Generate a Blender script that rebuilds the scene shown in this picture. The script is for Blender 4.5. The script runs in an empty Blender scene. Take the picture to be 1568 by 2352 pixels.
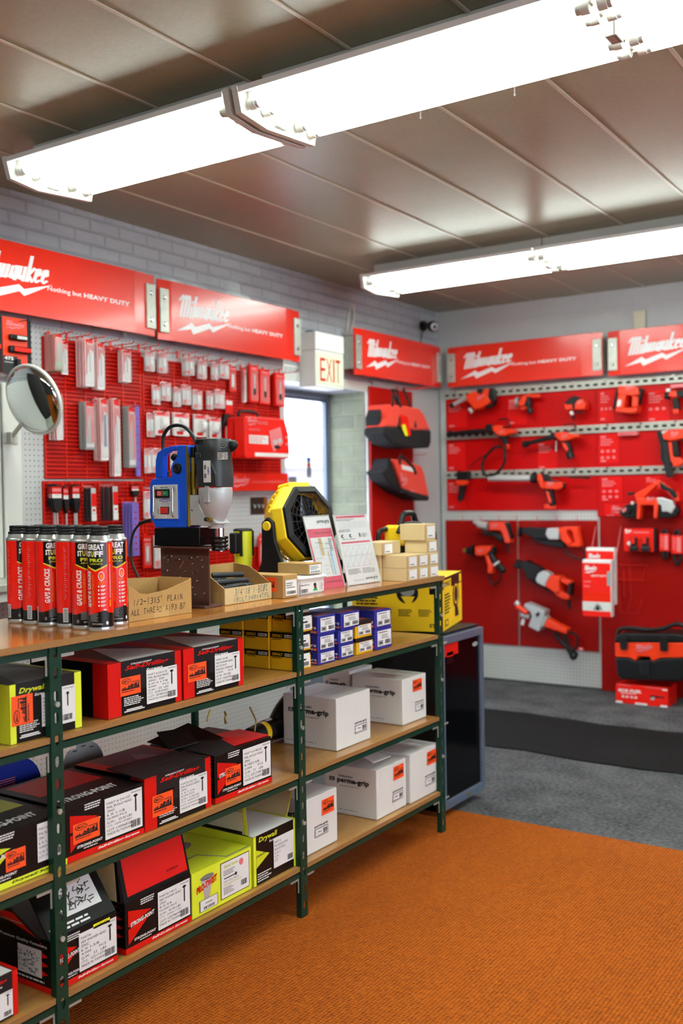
import bpy, bmesh, math, random
from mathutils import Vector, Matrix
random.seed(7)
S = bpy.context.scene
COL = S.collection
R = math.radians

# ---------------------------------------------------------------- camera
CAM_H = 1.38
YAW, PITCH, ROLL, FPX = R(33.794), R(1.133), R(-.954), 2326.8
_f = Vector((-math.sin(YAW)*math.cos(PITCH), math.cos(YAW)*math.cos(PITCH), -math.sin(PITCH)))
_r0 = Vector((math.cos(YAW), math.sin(YAW), 0)); _u0 = _r0.cross(_f)
_r = math.cos(ROLL)*_r0 + math.sin(ROLL)*_u0
_u = -math.sin(ROLL)*_r0 + math.cos(ROLL)*_u0
cd = bpy.data.cameras.new('camera'); cam = bpy.data.objects.new('camera', cd); COL.objects.link(cam)
cam.matrix_world = Matrix(((_r.x, _u.x, -_f.x, 0), (_r.y, _u.y, -_f.y, 0), (_r.z, _u.z, -_f.z, CAM_H), (0, 0, 0, 1)))
cd.sensor_fit = 'VERTICAL'; cd.sensor_height = 36; cd.sensor_width = 24; cd.lens = FPX/2352*36
cd.clip_start = .05; cd.clip_end = 200
cd.dof.use_dof = True; cd.dof.focus_distance = 2.95; cd.dof.aperture_fstop = 2.4; cd.dof.aperture_blades = 0
S.camera = cam

# ---------------------------------------------------------------- world, exposure, lights
S.view_settings.view_transform = 'Standard'; S.view_settings.look = 'None'
S.view_settings.gamma = 1; S.view_settings.use_curve_mapping = False
S.view_settings.exposure = 0.57
TUBE = 16.0          # radiance of a fluorescent tube
SKY = 5.6
w = bpy.data.worlds.new('overcast_sky'); S.world = w; w.use_nodes = True
bg = w.node_tree.nodes['Background']; bg.inputs[0].default_value = (.80, .86, 1, 1); bg.inputs[1].default_value = SKY

# ---------------------------------------------------------------- pixel <-> place
def ray(px, py): return (_r*(px-784) - _u*(py-1176) + _f*FPX)/FPX
def onz(px, py, Z): d = ray(px, py); return d*((Z-CAM_H)/d.z) + Vector((0, 0, CAM_H))
def onx(px, py, X): d = ray(px, py); return d*(X/d.x) + Vector((0, 0, CAM_H))
def ony(px, py, Y): d = ray(px, py); return d*(Y/d.y) + Vector((0, 0, CAM_H))
def crop(x0, y0, s): return lambda x, y: (x0+x/s, y0+y/s)
CT1 = crop(1000, 720, 2.7606); CT2 = crop(1000, 1150, 2.7606)
CL1 = crop(0, 720, 4.5235); CL2 = crop(320, 780, 4.3556)
C7 = crop(280, 960, 4.9); C8 = crop(580, 1090, 4.9); C3 = crop(600, 1000, 3.136)
C6 = crop(500, 1380, 2.529); CB = crop(640, 500, 3.4087)

# ---------------------------------------------------------------- materials
def lin(c): c /= 255; return c/12.92 if c <= .04045 else ((c+.055)/1.055)**2.4
MATS = {}
PAL = {'plategrey': dict(c=(208, 210, 210), r=.3, m=.1)}
def mat(name):
    if name in MATS: return MATS[name]
    p = PAL[name]
    m = bpy.data.materials.new(name); m.use_nodes = True
    nt = m.node_tree; b = nt.nodes['Principled BSDF']
    rgb = p['c']; col = (lin(rgb[0]), lin(rgb[1]), lin(rgb[2]), 1)
    b.inputs['Base Color'].default_value = col
    b.inputs['Roughness'].default_value = p.get('r', .5)
    b.inputs['Metallic'].default_value = p.get('m', 0)
    if 'coat' in p: b.inputs['Coat Weight'].default_value = p['coat']; b.inputs['Coat Roughness'].default_value = .08
    if 'sheen' in p: b.inputs['Sheen Weight'].default_value = p['sheen']
    if 'spec' in p: b.inputs['Specular IOR Level'].default_value = p['spec']
    if 'tr' in p:
        b.inputs['Transmission Weight'].default_value = p['tr']; b.inputs['IOR'].default_value = p.get('ior', 1.4)
    if 'alpha' in p: b.inputs['Alpha'].default_value = p['alpha']
    if 'e' in p:
        b.inputs['Emission Color'].default_value = col; b.inputs['Emission Strength'].default_value = p['e']
    if 'var' in p or 'bump' in p:
        tc = nt.nodes.new('ShaderNodeTexCoord')
        no = nt.nodes.new('ShaderNodeTexNoise'); no.inputs['Scale'].default_value = p.get('s', 30); no.inputs['Detail'].default_value = p.get('det', 4)
        nt.links.new(tc.outputs['Object'], no.inputs['Vector'])
        if 'stretch' in p:
            mp = nt.nodes.new('ShaderNodeMapping'); mp.inputs['Scale'].default_value = p['stretch']
            nt.links.new(tc.outputs['Object'], mp.inputs['Vector']); nt.links.new(mp.outputs[0], no.inputs['Vector'])
        if 'var' in p:
            v = p['var']; cr = nt.nodes.new('ShaderNodeValToRGB')
            cr.color_ramp.elements[0].position = .3; cr.color_ramp.elements[1].position = .7
            cr.color_ramp.elements[0].color = tuple(x*(1-v) for x in col[:3])+(1,)
            cr.color_ramp.elements[1].color = tuple(min(1, x*(1+v)) for x in col[:3])+(1,)
            nt.links.new(no.outputs[0], cr.inputs[0]); nt.links.new(cr.outputs[0], b.inputs['Base Color'])
        if 'bump' in p:
            bp = nt.nodes.new('ShaderNodeBump'); bp.inputs['Strength'].default_value = p['bump']; bp.inputs['Distance'].default_value = p.get('bd', .004)
            nt.links.new(no.outputs[0], bp.inputs['Height']); nt.links.new(bp.outputs[0], b.inputs['Normal'])
    MATS[name] = m
    return m
def pal(name, c, **k): PAL[name] = dict(c=c, **k); return name

pal('white', (236, 234, 230), r=.5); pal('offwhite', (214, 212, 204), r=.6); pal('black', (14, 14, 15), r=.5)
pal('glossblack', (10, 10, 11), r=.22); pal('ink', (22, 22, 24), r=.6); pal('rubber', (20, 20, 21), r=.45, bump=.2, s=60)
pal('printblack', (12, 11, 12), r=.38, spec=.3); pal('printgrey', (92, 92, 92), r=.35, spec=.4); pal('printdark', (32, 32, 34), r=.36, spec=.35)
pal('printred', (214, 18, 10), r=.4, spec=.35); pal('printwhite', (232, 231, 228), r=.4); pal('printlime', (206, 214, 40), r=.4, coat=.1)
pal('lime', (222, 232, 52), r=.4, coat=.1); pal('orangesticker', (255, 84, 22), r=.5); pal('yellowsticker', (238, 234, 40), r=.5)
pal('label', (228, 227, 226), r=.5); pal('printyellow', (232, 176, 24), r=.4); pal('printblue', (44, 50, 150), r=.35, coat=.1)
pal('greyink', (120, 118, 116), r=.6); pal('tealink', (40, 92, 92), r=.7); pal('pinkprint', (214, 70, 96), r=.4)
pal('lightblueprint', (150, 196, 222), r=.5); pal('flatblue', (60, 110, 190), r=.5)
pal('signred', (236, 36, 6), r=.26, coat=.15); pal('signreddark', (224, 30, 10), r=.3, coat=.2); pal('signwhite', (240, 236, 236), r=.35)
pal('galv', (182, 182, 172), r=.4, m=.45, var=.12, s=50); pal('steel', (190, 190, 190), r=.25, m=1); pal('chrome', (225, 225, 225), r=.08, m=1)
pal('darksteel', (70, 70, 72), r=.4, m=.8); pal('rodsteel', (44, 44, 48), r=.38, m=.5, bump=.4, s=400)
pal('greenpaint', (6, 52, 38), r=.4, spec=.4, bump=.05, s=80)
pal('whitepaint', (206, 206, 200), r=.35); pal('cream', (214, 208, 184), r=.5)
pal('red', (220, 28, 10), r=.38); pal('wirered', (216, 30, 8), r=.35, spec=.4); pal('panelred', (168, 6, 4), r=.5, spec=.25)
pal('posterred', (196, 0, 2), r=.45, spec=.2); pal('postertint', (222, 10, 8), r=.5, spec=.2); pal('toolred', (242, 56, 14), r=.38)
pal('toolblack', (17, 17, 19), r=.48, spec=.35); pal('toolgrey', (150, 150, 148), r=.4, m=.4); pal('silver', (196, 198, 198), r=.35, m=.3)
pal('castgrey', (180, 182, 184), r=.36, m=.2, bump=.06, s=200); pal('drillblue', (8, 82, 214), r=.42, bump=.12, s=300)
pal('motorgrey', (44, 47, 48), r=.42, bump=.12, s=300); pal('brass', (176, 150, 60), r=.3, m=.85); pal('beambrown', (82, 48, 38), r=.55, var=.1, s=20)
pal('kraft', (178, 138, 80), r=.75, var=.05, s=12, bump=.1); pal('kraftlight', (202, 176, 130), r=.7, var=.04, s=10)
pal('kraftdark', (160, 124, 76), r=.8); pal('cartonwhite', (222, 221, 218), r=.5, var=.02, s=6); pal('tape', (196, 160, 104), r=.25)
pal('canred', (240, 26, 6), r=.3, coat=.1); pal('canyellow', (226, 220, 40), r=.3); pal('canblack', (10, 10, 10), r=.3, coat=.1)
pal('canmetal', (200, 200, 198), r=.28, m=.7); pal('canorange', (244, 130, 30), r=.3)
pal('fanyellow', (250, 206, 30), r=.42, bump=.1, s=300); pal('beltyellow', (222, 226, 40), r=.4)
pal('tub', (214, 216, 216), r=.3); pal('clear', (240, 244, 244), r=.06, tr=.9, alpha=.22); pal('blister', (226, 220, 222), r=.12, alpha=.2, coat=.4)
pal('packwhite', (226, 222, 220), r=.35); pal('packpink', (226, 120, 124), r=.4); pal('lilac', (128, 110, 196), r=.3, alpha=.85)
pal('packgrey', (150, 152, 150), r=.4); pal('olivebag', (150, 140, 110), r=.3, alpha=.8); pal('bluelabel', (54, 88, 140), r=.4); pal('green', (40, 170, 90), r=.4)
pal('bagred', (226, 48, 18), r=.8, sheen=.2, bump=.3, s=40); pal('bagblack', (18, 18, 20), r=.85, bump=.3, s=60)
pal('fridgeblack', (10, 11, 14), r=.3); pal('fridgesilver', (116, 132, 156), r=.28, m=.5)
pal('tooltrim', (236, 26, 12), r=.42, spec=.35); pal('exitglow', (216, 226, 198), r=.5); pal('exitred', (206, 50, 20), r=.5)
pal('edgewood', (150, 106, 56), r=.7, var=.25, s=60, stretch=(1, 1, 30)); pal('palewood', (208, 186, 136), r=.7, var=.08, s=20, stretch=(8, 8, .8))
pal('asphalt', (150, 150, 160), r=.9, var=.1, s=1); pal('snow', (236, 238, 246), r=.9); pal('farwall', (108, 102, 150), r=.9)
pal('sawgrey', (150, 152, 150), r=.6); pal('navy', (16, 40, 140), r=.4); pal('tubbox', (206, 204, 198), r=.6)
pal('tubeglow', (242, 255, 248), e=TUBE); pal('purple', (92, 70, 170), r=.3); pal('darkwall', (52, 50, 50), r=.8)
pal('reflector', (244, 244, 242), r=.4); pal('doorframe', (108, 118, 132), r=.45, m=.3)
pal('redbtn', (216, 50, 40), r=.3); pal('greenbtn', (20, 130, 90), r=.3); pal('paper', (226, 224, 222), r=.8); pal('brownplate', (40, 30, 18), r=.5)

# ---------------------------------------------------------------- mesh builder
GLY = {}
def glyphs(txt, bold=0.0, shear=0.0):
    k = (txt, bold, shear)
    if k in GLY: return GLY[k]
    c = bpy.data.curves.new('t', 'FONT'); c.body = txt; c.size = 1; c.resolution_u = 2; c.offset = bold; c.shear = shear
    if bold: c.space_character = 1.0+bold*1.5
    o = bpy.data.objects.new('t', c); COL.objects.link(o)
    bpy.context.view_layer.update()
    me = bpy.data.meshes.new_from_object(o.evaluated_get(bpy.context.evaluated_depsgraph_get()))
    vs = [(v.co.x, v.co.y) for v in me.vertices]; fs = [tuple(p.vertices) for p in me.polygons]
    bpy.data.objects.remove(o); bpy.data.curves.remove(c); bpy.data.meshes.remove(me)
    if not vs: vs = [(0, 0)]; fs = []
    x0 = min(v[0] for v in vs); x1 = max(v[0] for v in vs); y0 = min(v[1] for v in vs); y1 = max(v[1] for v in vs)
    vs = [((x-x0)/(x1-x0 or 1), (y-y0)/(y1-y0 or 1)) for x, y in vs]
    GLY[k] = (vs, fs); return GLY[k]

class M:
    def __init__(s): s.v = []; s.f = []; s.fm = []; s.sm = []; s.T = Matrix()
    def face(s, pts, m, smooth=False):
        n = len(s.v); s.v += [s.T @ Vector(p) for p in pts]; s.f.append(tuple(range(n, n+len(pts)))); s.fm.append(m); s.sm.append(smooth)
    def raw(s, pts, faces, m, smooth=False):
        n = len(s.v); s.v += [s.T @ Vector(p) for p in pts]
        for q in faces: s.f.append(tuple(n+i for i in q)); s.fm.append(m); s.sm.append(smooth)
    def box(s, x0, x1, y0, y1, z0, z1, m, c=0):
        if c:
            c = min(c, abs(x1-x0)/2.1, abs(y1-y0)/2.1, abs(z1-z0)/2.1)
            bm = bmesh.new(); bmesh.ops.create_cube(bm, size=1)
            for v in bm.verts: v.co = Vector(((x0+x1)/2+v.co.x*(x1-x0), (y0+y1)/2+v.co.y*(y1-y0), (z0+z1)/2+v.co.z*(z1-z0)))
            bmesh.ops.bevel(bm, geom=bm.edges[:], offset=c, segments=2, profile=.5, affect='EDGES')
            s.raw([v.co.copy() for v in bm.verts], [[v.index for v in f.verts] for f in bm.faces], m); bm.free(); return
        P = [(x0, y0, z0), (x1, y0, z0), (x1, y1, z0), (x0, y1, z0), (x0, y0, z1), (x1, y0, z1), (x1, y1, z1), (x0, y1, z1)]
        s.raw(P, [(0, 3, 2, 1), (4, 5, 6, 7), (0, 1, 5, 4), (1, 2, 6, 5), (2, 3, 7, 6), (3, 0, 4, 7)], m)
    def loop(s, rings, m, closed=True, caps=True, smooth=True):
        n = len(rings[0]); pts = [p for r in rings for p in r]; fs = []
        for i in range(len(rings)-1):
            for j in range(n if closed else n-1):
                a = i*n+j; b = i*n+(j+1) % n; fs.append((a, b, b+n, a+n))
        s.raw(pts, fs, m, smooth)
        if caps:
            s.face(list(reversed(rings[0])), m); s.face(rings[-1], m)
    def cyl(s, p0, p1, r0, m, r1=None, n=14, caps=True, smooth=True):
        p0 = Vector(p0); p1 = Vector(p1); r1 = r0 if r1 is None else r1
        d = (p1-p0).normalized(); a = d.orthogonal().normalized(); b = d.cross(a)
        A = [2*math.pi*i/n for i in range(n)]
        s.loop([[p0+(a*math.cos(t)+b*math.sin(t))*r0 for t in A], [p1+(a*math.cos(t)+b*math.sin(t))*r1 for t in A]], m, caps=caps, smooth=smooth)
    def lathe(s, prof, p0, axis, m, n=20, caps=True):
        p0 = Vector(p0); d = Vector(axis).normalized(); a = d.orthogonal().normalized(); b = d.cross(a)
        A = [2*math.pi*i/n for i in range(n)]
        s.loop([[p0+d*h+(a*math.cos(t)+b*math.sin(t))*max(r, 1e-5) for t in A] for r, h in prof], m, caps=caps)
    def tube(s, pts, r, m, n=8, sub=6, closed=False):
        P = [Vector(p) for p in pts]
        if sub > 1 and len(P) > 2:
            Q = []
            for i in range(len(P)-1):
                a = P[max(i-1, 0)]; b = P[i]; c = P[i+1]; d = P[min(i+2, len(P)-1)]
                for k in range(sub):
                    t = k/sub; Q.append(.5*((2*b)+(-a+c)*t+(2*a-5*b+4*c-d)*t*t+(-a+3*b-3*c+d)*t**3))
            Q.append(P[-1]); P = Q
        rings = []; up = None
        for i, p in enumerate(P):
            d = (P[min(i+1, len(P)-1)]-P[max(i-1, 0)]).normalized()
            if up is None: up = d.orthogonal().normalized()
            up = (up-d*up.dot(d)).normalized(); b = d.cross(up)
            rr = r[i*len(r)//len(P)] if isinstance(r, (list, tuple)) else r
            rings.append([p+(up*math.cos(2*math.pi*k/n)+b*math.sin(2*math.pi*k/n))*rr for k in range(n)])
        s.loop(rings, m)
    def prism(s, pts, ext, m, smooth=False):
        """closed polygon pts (3D, any winding) extruded by vector ext"""
        P = [Vector(p) for p in pts]; e = Vector(ext)
        n = sum(((P[i]).cross(P[(i+1) % len(P)]) for i in range(len(P))), Vector())
        if n.dot(e) > 0: P = P[::-1]
        Q = [p+e for p in P]; N = len(P)
        s.face(P, m); s.face(Q[::-1], m)
        for i in range(N):
            j = (i+1) % N; s.raw([P[j], P[i], Q[i], Q[j]], [(0, 1, 2, 3)], m, smooth)
    def text(s, txt, O, U, V, m, bold=0.0, shear=0.0):
        """fit txt into the parallelogram O, O+U, O+V"""
        vs, fs = glyphs(txt, bold, shear); O = Vector(O); U = Vector(U); V = Vector(V)
        s.raw([O+U*x+V*y for x, y in vs], fs, m)
    def build(s, name, parent=None, off=None, bevel=0, label=None, seg=2):
        me = bpy.data.meshes.new(name)
        o_ = Vector(off) if off else Vector()
        me.from_pydata([v-o_ for v in s.v], [], s.f)
        names = list(dict.fromkeys(s.fm)); idx = {n: i for i, n in enumerate(names)}
        for n in names: me.materials.append(n if isinstance(n, bpy.types.Material) else mat(n))
        me.polygons.foreach_set('material_index', [idx[n] for n in s.fm])
        me.polygons.foreach_set('use_smooth', s.sm)
        me.update()
        o = bpy.data.objects.new(name, me); COL.objects.link(o)
        if parent: o.parent = parent
        elif off: o.location = o_
        if bevel:
            wd = o.modifiers.new('weld', 'WELD'); wd.merge_threshold = 1e-5
            b = o.modifiers.new('bevel', 'BEVEL'); b.width = bevel; b.segments = seg; b.limit_method = 'ANGLE'; b.angle_limit = R(40)
        if label: o['label'] = label
        return o

def tag(o, label, cat, group=None, kind=None):
    if label: o['label'] = label
    if cat: o['category'] = cat
    if group: o['group'] = group
    if kind: o['kind'] = kind
    return o
def thing(name, label, cat, loc=(0, 0, 0), rot=0, group=None):
    o = bpy.data.objects.new(name, None); COL.objects.link(o); o.empty_display_size = .05
    o.location = loc; o.rotation_euler = (0, 0, rot)
    return tag(o, label, cat, group)
def struct(name, m, bevel=0):
    o = m.build(name, bevel=bevel); o['kind'] = 'structure'; return o
def dup(root, loc, rot=None, label=None, group=None):
    r = root.copy(); COL.objects.link(r); r.location = loc
    if rot is not None: r.rotation_euler = (0, 0, rot)
    if label: r['label'] = label
    if group: r['group'] = group
    for ch in list(root.children):
        c = ch.copy(); COL.objects.link(c); c.parent = r
        for g in ch.children:
            d = g.copy(); COL.objects.link(d); d.parent = c
    return r

# ---------------------------------------------------------------- flat print on a face: O origin, U right, V up, N outward
class Face:
    def __init__(s, m, O, U, V):
        s.m = m; s.O = Vector(O); s.U = Vector(U); s.V = Vector(V); s.N = s.U.cross(s.V).normalized(); s.k = 1
    def P(s, u, v, k=None): return s.O+s.U*u+s.V*v+s.N*(.00035*(s.k if k is None else k))
    def r(s, u0, v0, u1, v1, c): s.m.face([s.P(u0, v0), s.P(u1, v0), s.P(u1, v1), s.P(u0, v1)], c); return s
    def p(s, pts, c): s.m.face([s.P(*q) for q in pts], c); return s
    def t(s, u0, v0, u1, v1, txt, c, bold=0.0, shear=0.0, dv=0.0):
        s.m.text(txt, s.P(u0, v0), s.U*(u1-u0)+s.V*dv, s.V*(v1-v0), c, bold, shear); return s
    def tv(s, u0, v0, u1, v1, txt, c, bold=0.0, shear=0.0):   # reads upward
        s.m.text(txt, s.P(u1, v0), s.V*(v1-v0), s.U*(u0-u1), c, bold, shear); return s
    def up(s, n=1): s.k += n; return s
    def bars(s, u0, v0, u1, v1, c, n=16):
        rr = random.Random(n*31+int(u0*997)); x = u0
        while x < u1:
            wv = (u1-u0)/n*rr.choice((.3, .5, .8)); s.r(x, v0, min(x+wv, u1), v1, c); x += wv+(u1-u0)/n*rr.choice((.3, .45, .6))
        return s
    def lines(s, u0, v0, u1, v1, n, c, seed=0):
        rr = random.Random(n*7+seed+int(u0*313)+int(v0*77)); h = (v1-v0)/n
        for i in range(n):
            x = u0; e = u0+(u1-u0)*rr.uniform(.6, 1); y = v1-(i+1)*h+.25*h
            while x < e:
                wv = (u1-u0)*rr.uniform(.06, .18); s.r(x, y, min(x+wv, e), y+h*.5, c); x += wv+(u1-u0)*.025
        return s
    def sub(s, u0, v0, u1, v1): 
        g = Face(s.m, s.O+s.U*u0+s.V*v0, s.U*(u1-u0), s.V*(v1-v0)); g.k = s.k; return g
    def ell(s, u, v, a, b, c, n=24): return s.p([(u+a*math.cos(2*math.pi*i/n), v+b*math.sin(2*math.pi*i/n)) for i in range(n)], c)

# script lettering of the big red signs, drawn as broad slanted strokes
LOGO = [[(-.16, .74), (.02, .98), (.09, .93), (.09, 0)], [(.09, .8), (.24, .98), (.31, .9), (.31, 0)], [(.31, .8), (.46, .98), (.53, .9), (.53, 0)],
        [(.75, .52), (.75, 0)], [(.75, .68), (.75, .76)], [(.95, .98), (.95, 0)], [(1.13, .54), (1.13, .06), (1.3, .06), (1.33, .54)], [(1.33, .1), (1.5, .06), (1.53, .54)],
        [(1.92, .5), (1.74, .5), (1.7, .08), (1.86, .06), (1.92, .3)], [(1.94, .54), (1.94, 0)], [(2.12, .54), (2.12, .08), (2.28, .06), (2.32, .2)], [(2.34, .54), (2.34, 0)],
        [(2.54, .98), (2.54, 0)], [(2.78, .54), (2.56, .26), (2.78, 0)], [(2.9, .26), (3.1, .32), (3.06, .52), (2.93, .5), (2.89, .1), (3.0, .02), (3.12, .1)],
        [(3.26, .26), (3.46, .32), (3.42, .52), (3.29, .5), (3.25, .1), (3.36, .02), (3.5, .12)]]
def logo(F, u0, v0, u1, v1, c, rise=.0, wd=.185):
    """brush script word in the box, with the jagged bolt below it (bottom third)"""
    k0 = F.k; m = F.m; W = (u1-u0)/4.0; H = (v1-v0)*.60; yb = v0+(v1-v0)*.36
    def q(x, y): return (u0+(x+.25+y*.3)*W, yb+y*H+(x/3.6)*rise*(v1-v0))
    for st in LOGO:
        for a, b in zip(st, st[1:]):
            ln = math.hypot(b[0]-a[0], b[1]-a[1]) or 1
            dx, dy = (b[0]-a[0])/ln, (b[1]-a[1])/ln
            hw = wd*.5; ex = hw*.35
            a2 = (a[0]-dx*ex, a[1]-dy*ex*.5); b2 = (b[0]+dx*ex, b[1]+dy*ex*.5)
            nx, ny = (-dy*hw, dx*hw*.4)
            F.k += .1
            F.p([q(a2[0]+nx, a2[1]+ny), q(a2[0]-nx, a2[1]-ny), q(b2[0]-nx, b2[1]-ny), q(b2[0]+nx, b2[1]+ny)], c)
    Bt = [(.0, -.1), (.28, .82), (.34, .50), (.60, 1.04), (.66, .74), (1.02, 1.42), (.66, .22), (.6, .52), (.30, -.22), (.26, .22)]
    hh = (v1-v0)*.30
    F.k += .3
    tris = [(0, 1, 9), (1, 2, 8, 9), (2, 3, 7, 8), (3, 4, 6, 7), (4, 5, 6)]
    pt = [(u0+x*(u1-u0), v0+y*hh+x*rise*(v1-v0)*.4) for x, y in Bt]
    for t_ in tris: F.p([pt[i] for i in t_], c)
    F.k = k0
def price(F, u0, v0, u1, v1, turned=False):
    """bright orange price sticker with the round mark and a black skyline"""
    s = F.sub(u0, v0, u1, v1)
    if turned: s = Face(F.m, s.O+s.U, s.V, -s.U); s.k = F.k
    s.r(0, 0, 1, 1, 'orangesticker'); s.up()
    s.ell(.3, .78, .23, .15, 'ink'); s.up(); s.ell(.3, .78, .20, .12, 'orangesticker'); s.up(); s.t(.15, .72, .45, .84, 'MSC', 'ink', .02)
    rr = random.Random(3)
    x = .08
    while x < .92:
        h = rr.uniform(.06, .3); s.r(x, .34, x+.045, .36+h*(.6 if x < .5 else 1.1), 'ink'); x += rr.uniform(.045, .08)
    s.r(.06, .31, .94, .36, 'ink'); s.lines(.08, .18, .92, .27, 1, 'ink'); s.r(.55, .68, .92, .71, 'ink')
def screwpic(s, u, v0, v1, c='ink'):
    s.r(u-.018, v0+.03, u+.018, v1-.03, c); s.ell(u, v1-.02, .06, .035, c, 12); s.p([(u-.018, v0+.03), (u+.018, v0+.03), (u, v0)], c)
    for i in range(6): y = v0+.06+i*.045; s.p([(u-.035, y), (u+.035, y+.015), (u+.035, y+.022), (u-.035, y+.007)], c)
def partlabel(F, u0, v0, u1, v1, rows, pic=True, right='STRONG-POINT'):
    s = F.sub(u0, v0, u1, v1); s.r(0, 0, 1, 1, 'label'); s.up()
    n = len(rows); h = .84/max(n, 7)
    for i, t_ in enumerate(rows):
        y = .93-(i+1)*h
        s.t(.05, y, .05+min(.66, .052*len(t_)), y+h*.62, t_, 'ink')
    if pic: screwpic(s, .82, .42, .86)
    if right: s.t(.70, .92, .97, .955, right, 'ink', .01)
    s.bars(.68, .06, .94, .24, 'ink', 14)
# ================================================================ the room
H = 2.71; XL = -3.62; YB = 6.74; XR = 3.2; YF = -2.6
def tex_mat(name, rgb, rough, plane, kind, **k):
    m = bpy.data.materials.new(name); m.use_nodes = True; nt = m.node_tree; b = nt.nodes['Principled BSDF']; L = nt.links
    N = nt.nodes.new
    b.inputs['Roughness'].default_value = rough
    if kind in ('slot', 'weave') or 'carpet' in name or name == 'darkmat': b.inputs['Specular IOR Level'].default_value = .2
    if 'coat' in k: b.inputs['Coat Weight'].default_value = k['coat']; b.inputs['Coat Roughness'].default_value = .12
    tc = N('ShaderNodeTexCoord'); sp = N('ShaderNodeSeparateXYZ'); L.new(tc.outputs['Object'], sp.inputs[0])
    cb = N('ShaderNodeCombineXYZ'); L.new(sp.outputs[plane[0]], cb.inputs[0]); L.new(sp.outputs[plane[1]], cb.inputs[1])
    col = tuple(lin(c) for c in rgb)+(1,)
    dk = tuple(lin(c) for c in k.get('dark', (40, 40, 40)))+(1,)
    bp = N('ShaderNodeBump'); bp.inputs['Strength'].default_value = k.get('bs', .5); bp.inputs['Distance'].default_value = k.get('bd', .004)
    L.new(bp.outputs[0], b.inputs['Normal'])
    if kind == 'peg':
        sc = N('ShaderNodeVectorMath'); sc.operation = 'SCALE'; L.new(cb.outputs[0], sc.inputs[0]); sc.inputs[3].default_value = 1/k['pitch']
        fr = N('ShaderNodeVectorMath'); fr.operation = 'FRACTION'; L.new(sc.outputs[0], fr.inputs[0])
        su = N('ShaderNodeVectorMath'); su.operation = 'SUBTRACT'; L.new(fr.outputs[0], su.inputs[0]); su.inputs[1].default_value = (.5, .5, 0)
        ln = N('ShaderNodeVectorMath'); ln.operation = 'LENGTH'; L.new(su.outputs[0], ln.inputs[0])
        lt = N('ShaderNodeMath'); lt.operation = 'LESS_THAN'; L.new(ln.outputs['Value'], lt.inputs[0]); lt.inputs[1].default_value = k['rad']
        mx = N('ShaderNodeMix'); mx.data_type = 'RGBA'; L.new(lt.outputs[0], mx.inputs[0]); mx.inputs[6].default_value = col; mx.inputs[7].default_value = dk
        L.new(mx.outputs[2], b.inputs['Base Color'])
        iv = N('ShaderNodeMath'); iv.operation = 'SUBTRACT'; iv.inputs[0].default_value = 1; L.new(lt.outputs[0], iv.inputs[1]); L.new(iv.outputs[0], bp.inputs['Height'])
    if kind == 'slot':
        mu = N('ShaderNodeMath'); mu.operation = 'MULTIPLY'; L.new(sp.outputs[plane[1]], mu.inputs[0]); mu.inputs[1].default_value = 1/k['pitch']
        fr = N('ShaderNodeMath'); fr.operation = 'FRACT'; L.new(mu.outputs[0], fr.inputs[0])
        lt = N('ShaderNodeMath'); lt.operation = 'LESS_THAN'; L.new(fr.outputs[0], lt.inputs[0]); lt.inputs[1].default_value = .32
        mx = N('ShaderNodeMix'); mx.data_type = 'RGBA'; L.new(lt.outputs[0], mx.inputs[0]); mx.inputs[6].default_value = col; mx.inputs[7].default_value = dk
        L.new(mx.outputs[2], b.inputs['Base Color'])
        iv = N('ShaderNodeMath'); iv.operation = 'SUBTRACT'; iv.inputs[0].default_value = 1; L.new(lt.outputs[0], iv.inputs[1]); L.new(iv.outputs[0], bp.inputs['Height'])
    if kind == 'brick':
        br = N('ShaderNodeTexBrick'); L.new(cb.outputs[0], br.inputs['Vector']); br.inputs['Scale'].default_value = 1
        br.inputs['Brick Width'].default_value = k['bw']; br.inputs['Row Height'].default_value = k['bh']; br.inputs['Mortar Size'].default_value = k.get('ms', .006)
        br.inputs['Mortar Smooth'].default_value = .4
        c2 = tuple(x*k.get('v2', .92) for x in col[:3])+(1,)
        br.inputs['Color1'].default_value = col; br.inputs['Color2'].default_value = c2; br.inputs['Mortar'].default_value = tuple(x*k.get('mo', .8) for x in col[:3])+(1,)
        no = N('ShaderNodeTexNoise'); no.inputs['Scale'].default_value = k.get('ns', 18); no.inputs['Detail'].default_value = 5; L.new(tc.outputs['Object'], no.inputs[0])
        mx = N('ShaderNodeMix'); mx.data_type = 'RGBA'; mx.blend_type = 'MULTIPLY'; mx.inputs[0].default_value = k.get('nv', .25)
        L.new(br.outputs['Color'], mx.inputs[6]); L.new(no.outputs[0], mx.inputs[7]); L.new(mx.outputs[2], b.inputs['Base Color'])
        ad = N('ShaderNodeMath'); ad.operation = 'MULTIPLY_ADD'; L.new(br.outputs['Fac'], ad.inputs[0]); ad.inputs[1].default_value = -1.0
        ns = N('ShaderNodeMath'); ns.operation = 'MULTIPLY'; L.new(no.outputs[0], ns.inputs[0]); ns.inputs[1].default_value = k.get('nb', .8); L.new(ns.outputs[0], ad.inputs[2])
        L.new(ad.outputs[0], bp.inputs['Height'])
    if kind == 'noise':
        no = N('ShaderNodeTexNoise'); no.inputs['Scale'].default_value = k['ns']; no.inputs['Detail'].default_value = k.get('det', 6); no.inputs['Roughness'].default_value = k.get('nr', .6)
        mp = N('ShaderNodeMapping'); mp.inputs['Scale'].default_value = k.get('st', (1, 1, 1)); L.new(tc.outputs['Object'], mp.inputs[0]); L.new(mp.outputs[0], no.inputs[0])
        n2 = N('ShaderNodeTexNoise'); n2.inputs['Scale'].default_value = k.get('ns2', 1.5); n2.inputs['Detail'].default_value = 3; L.new(tc.outputs['Object'], n2.inputs[0])
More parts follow.
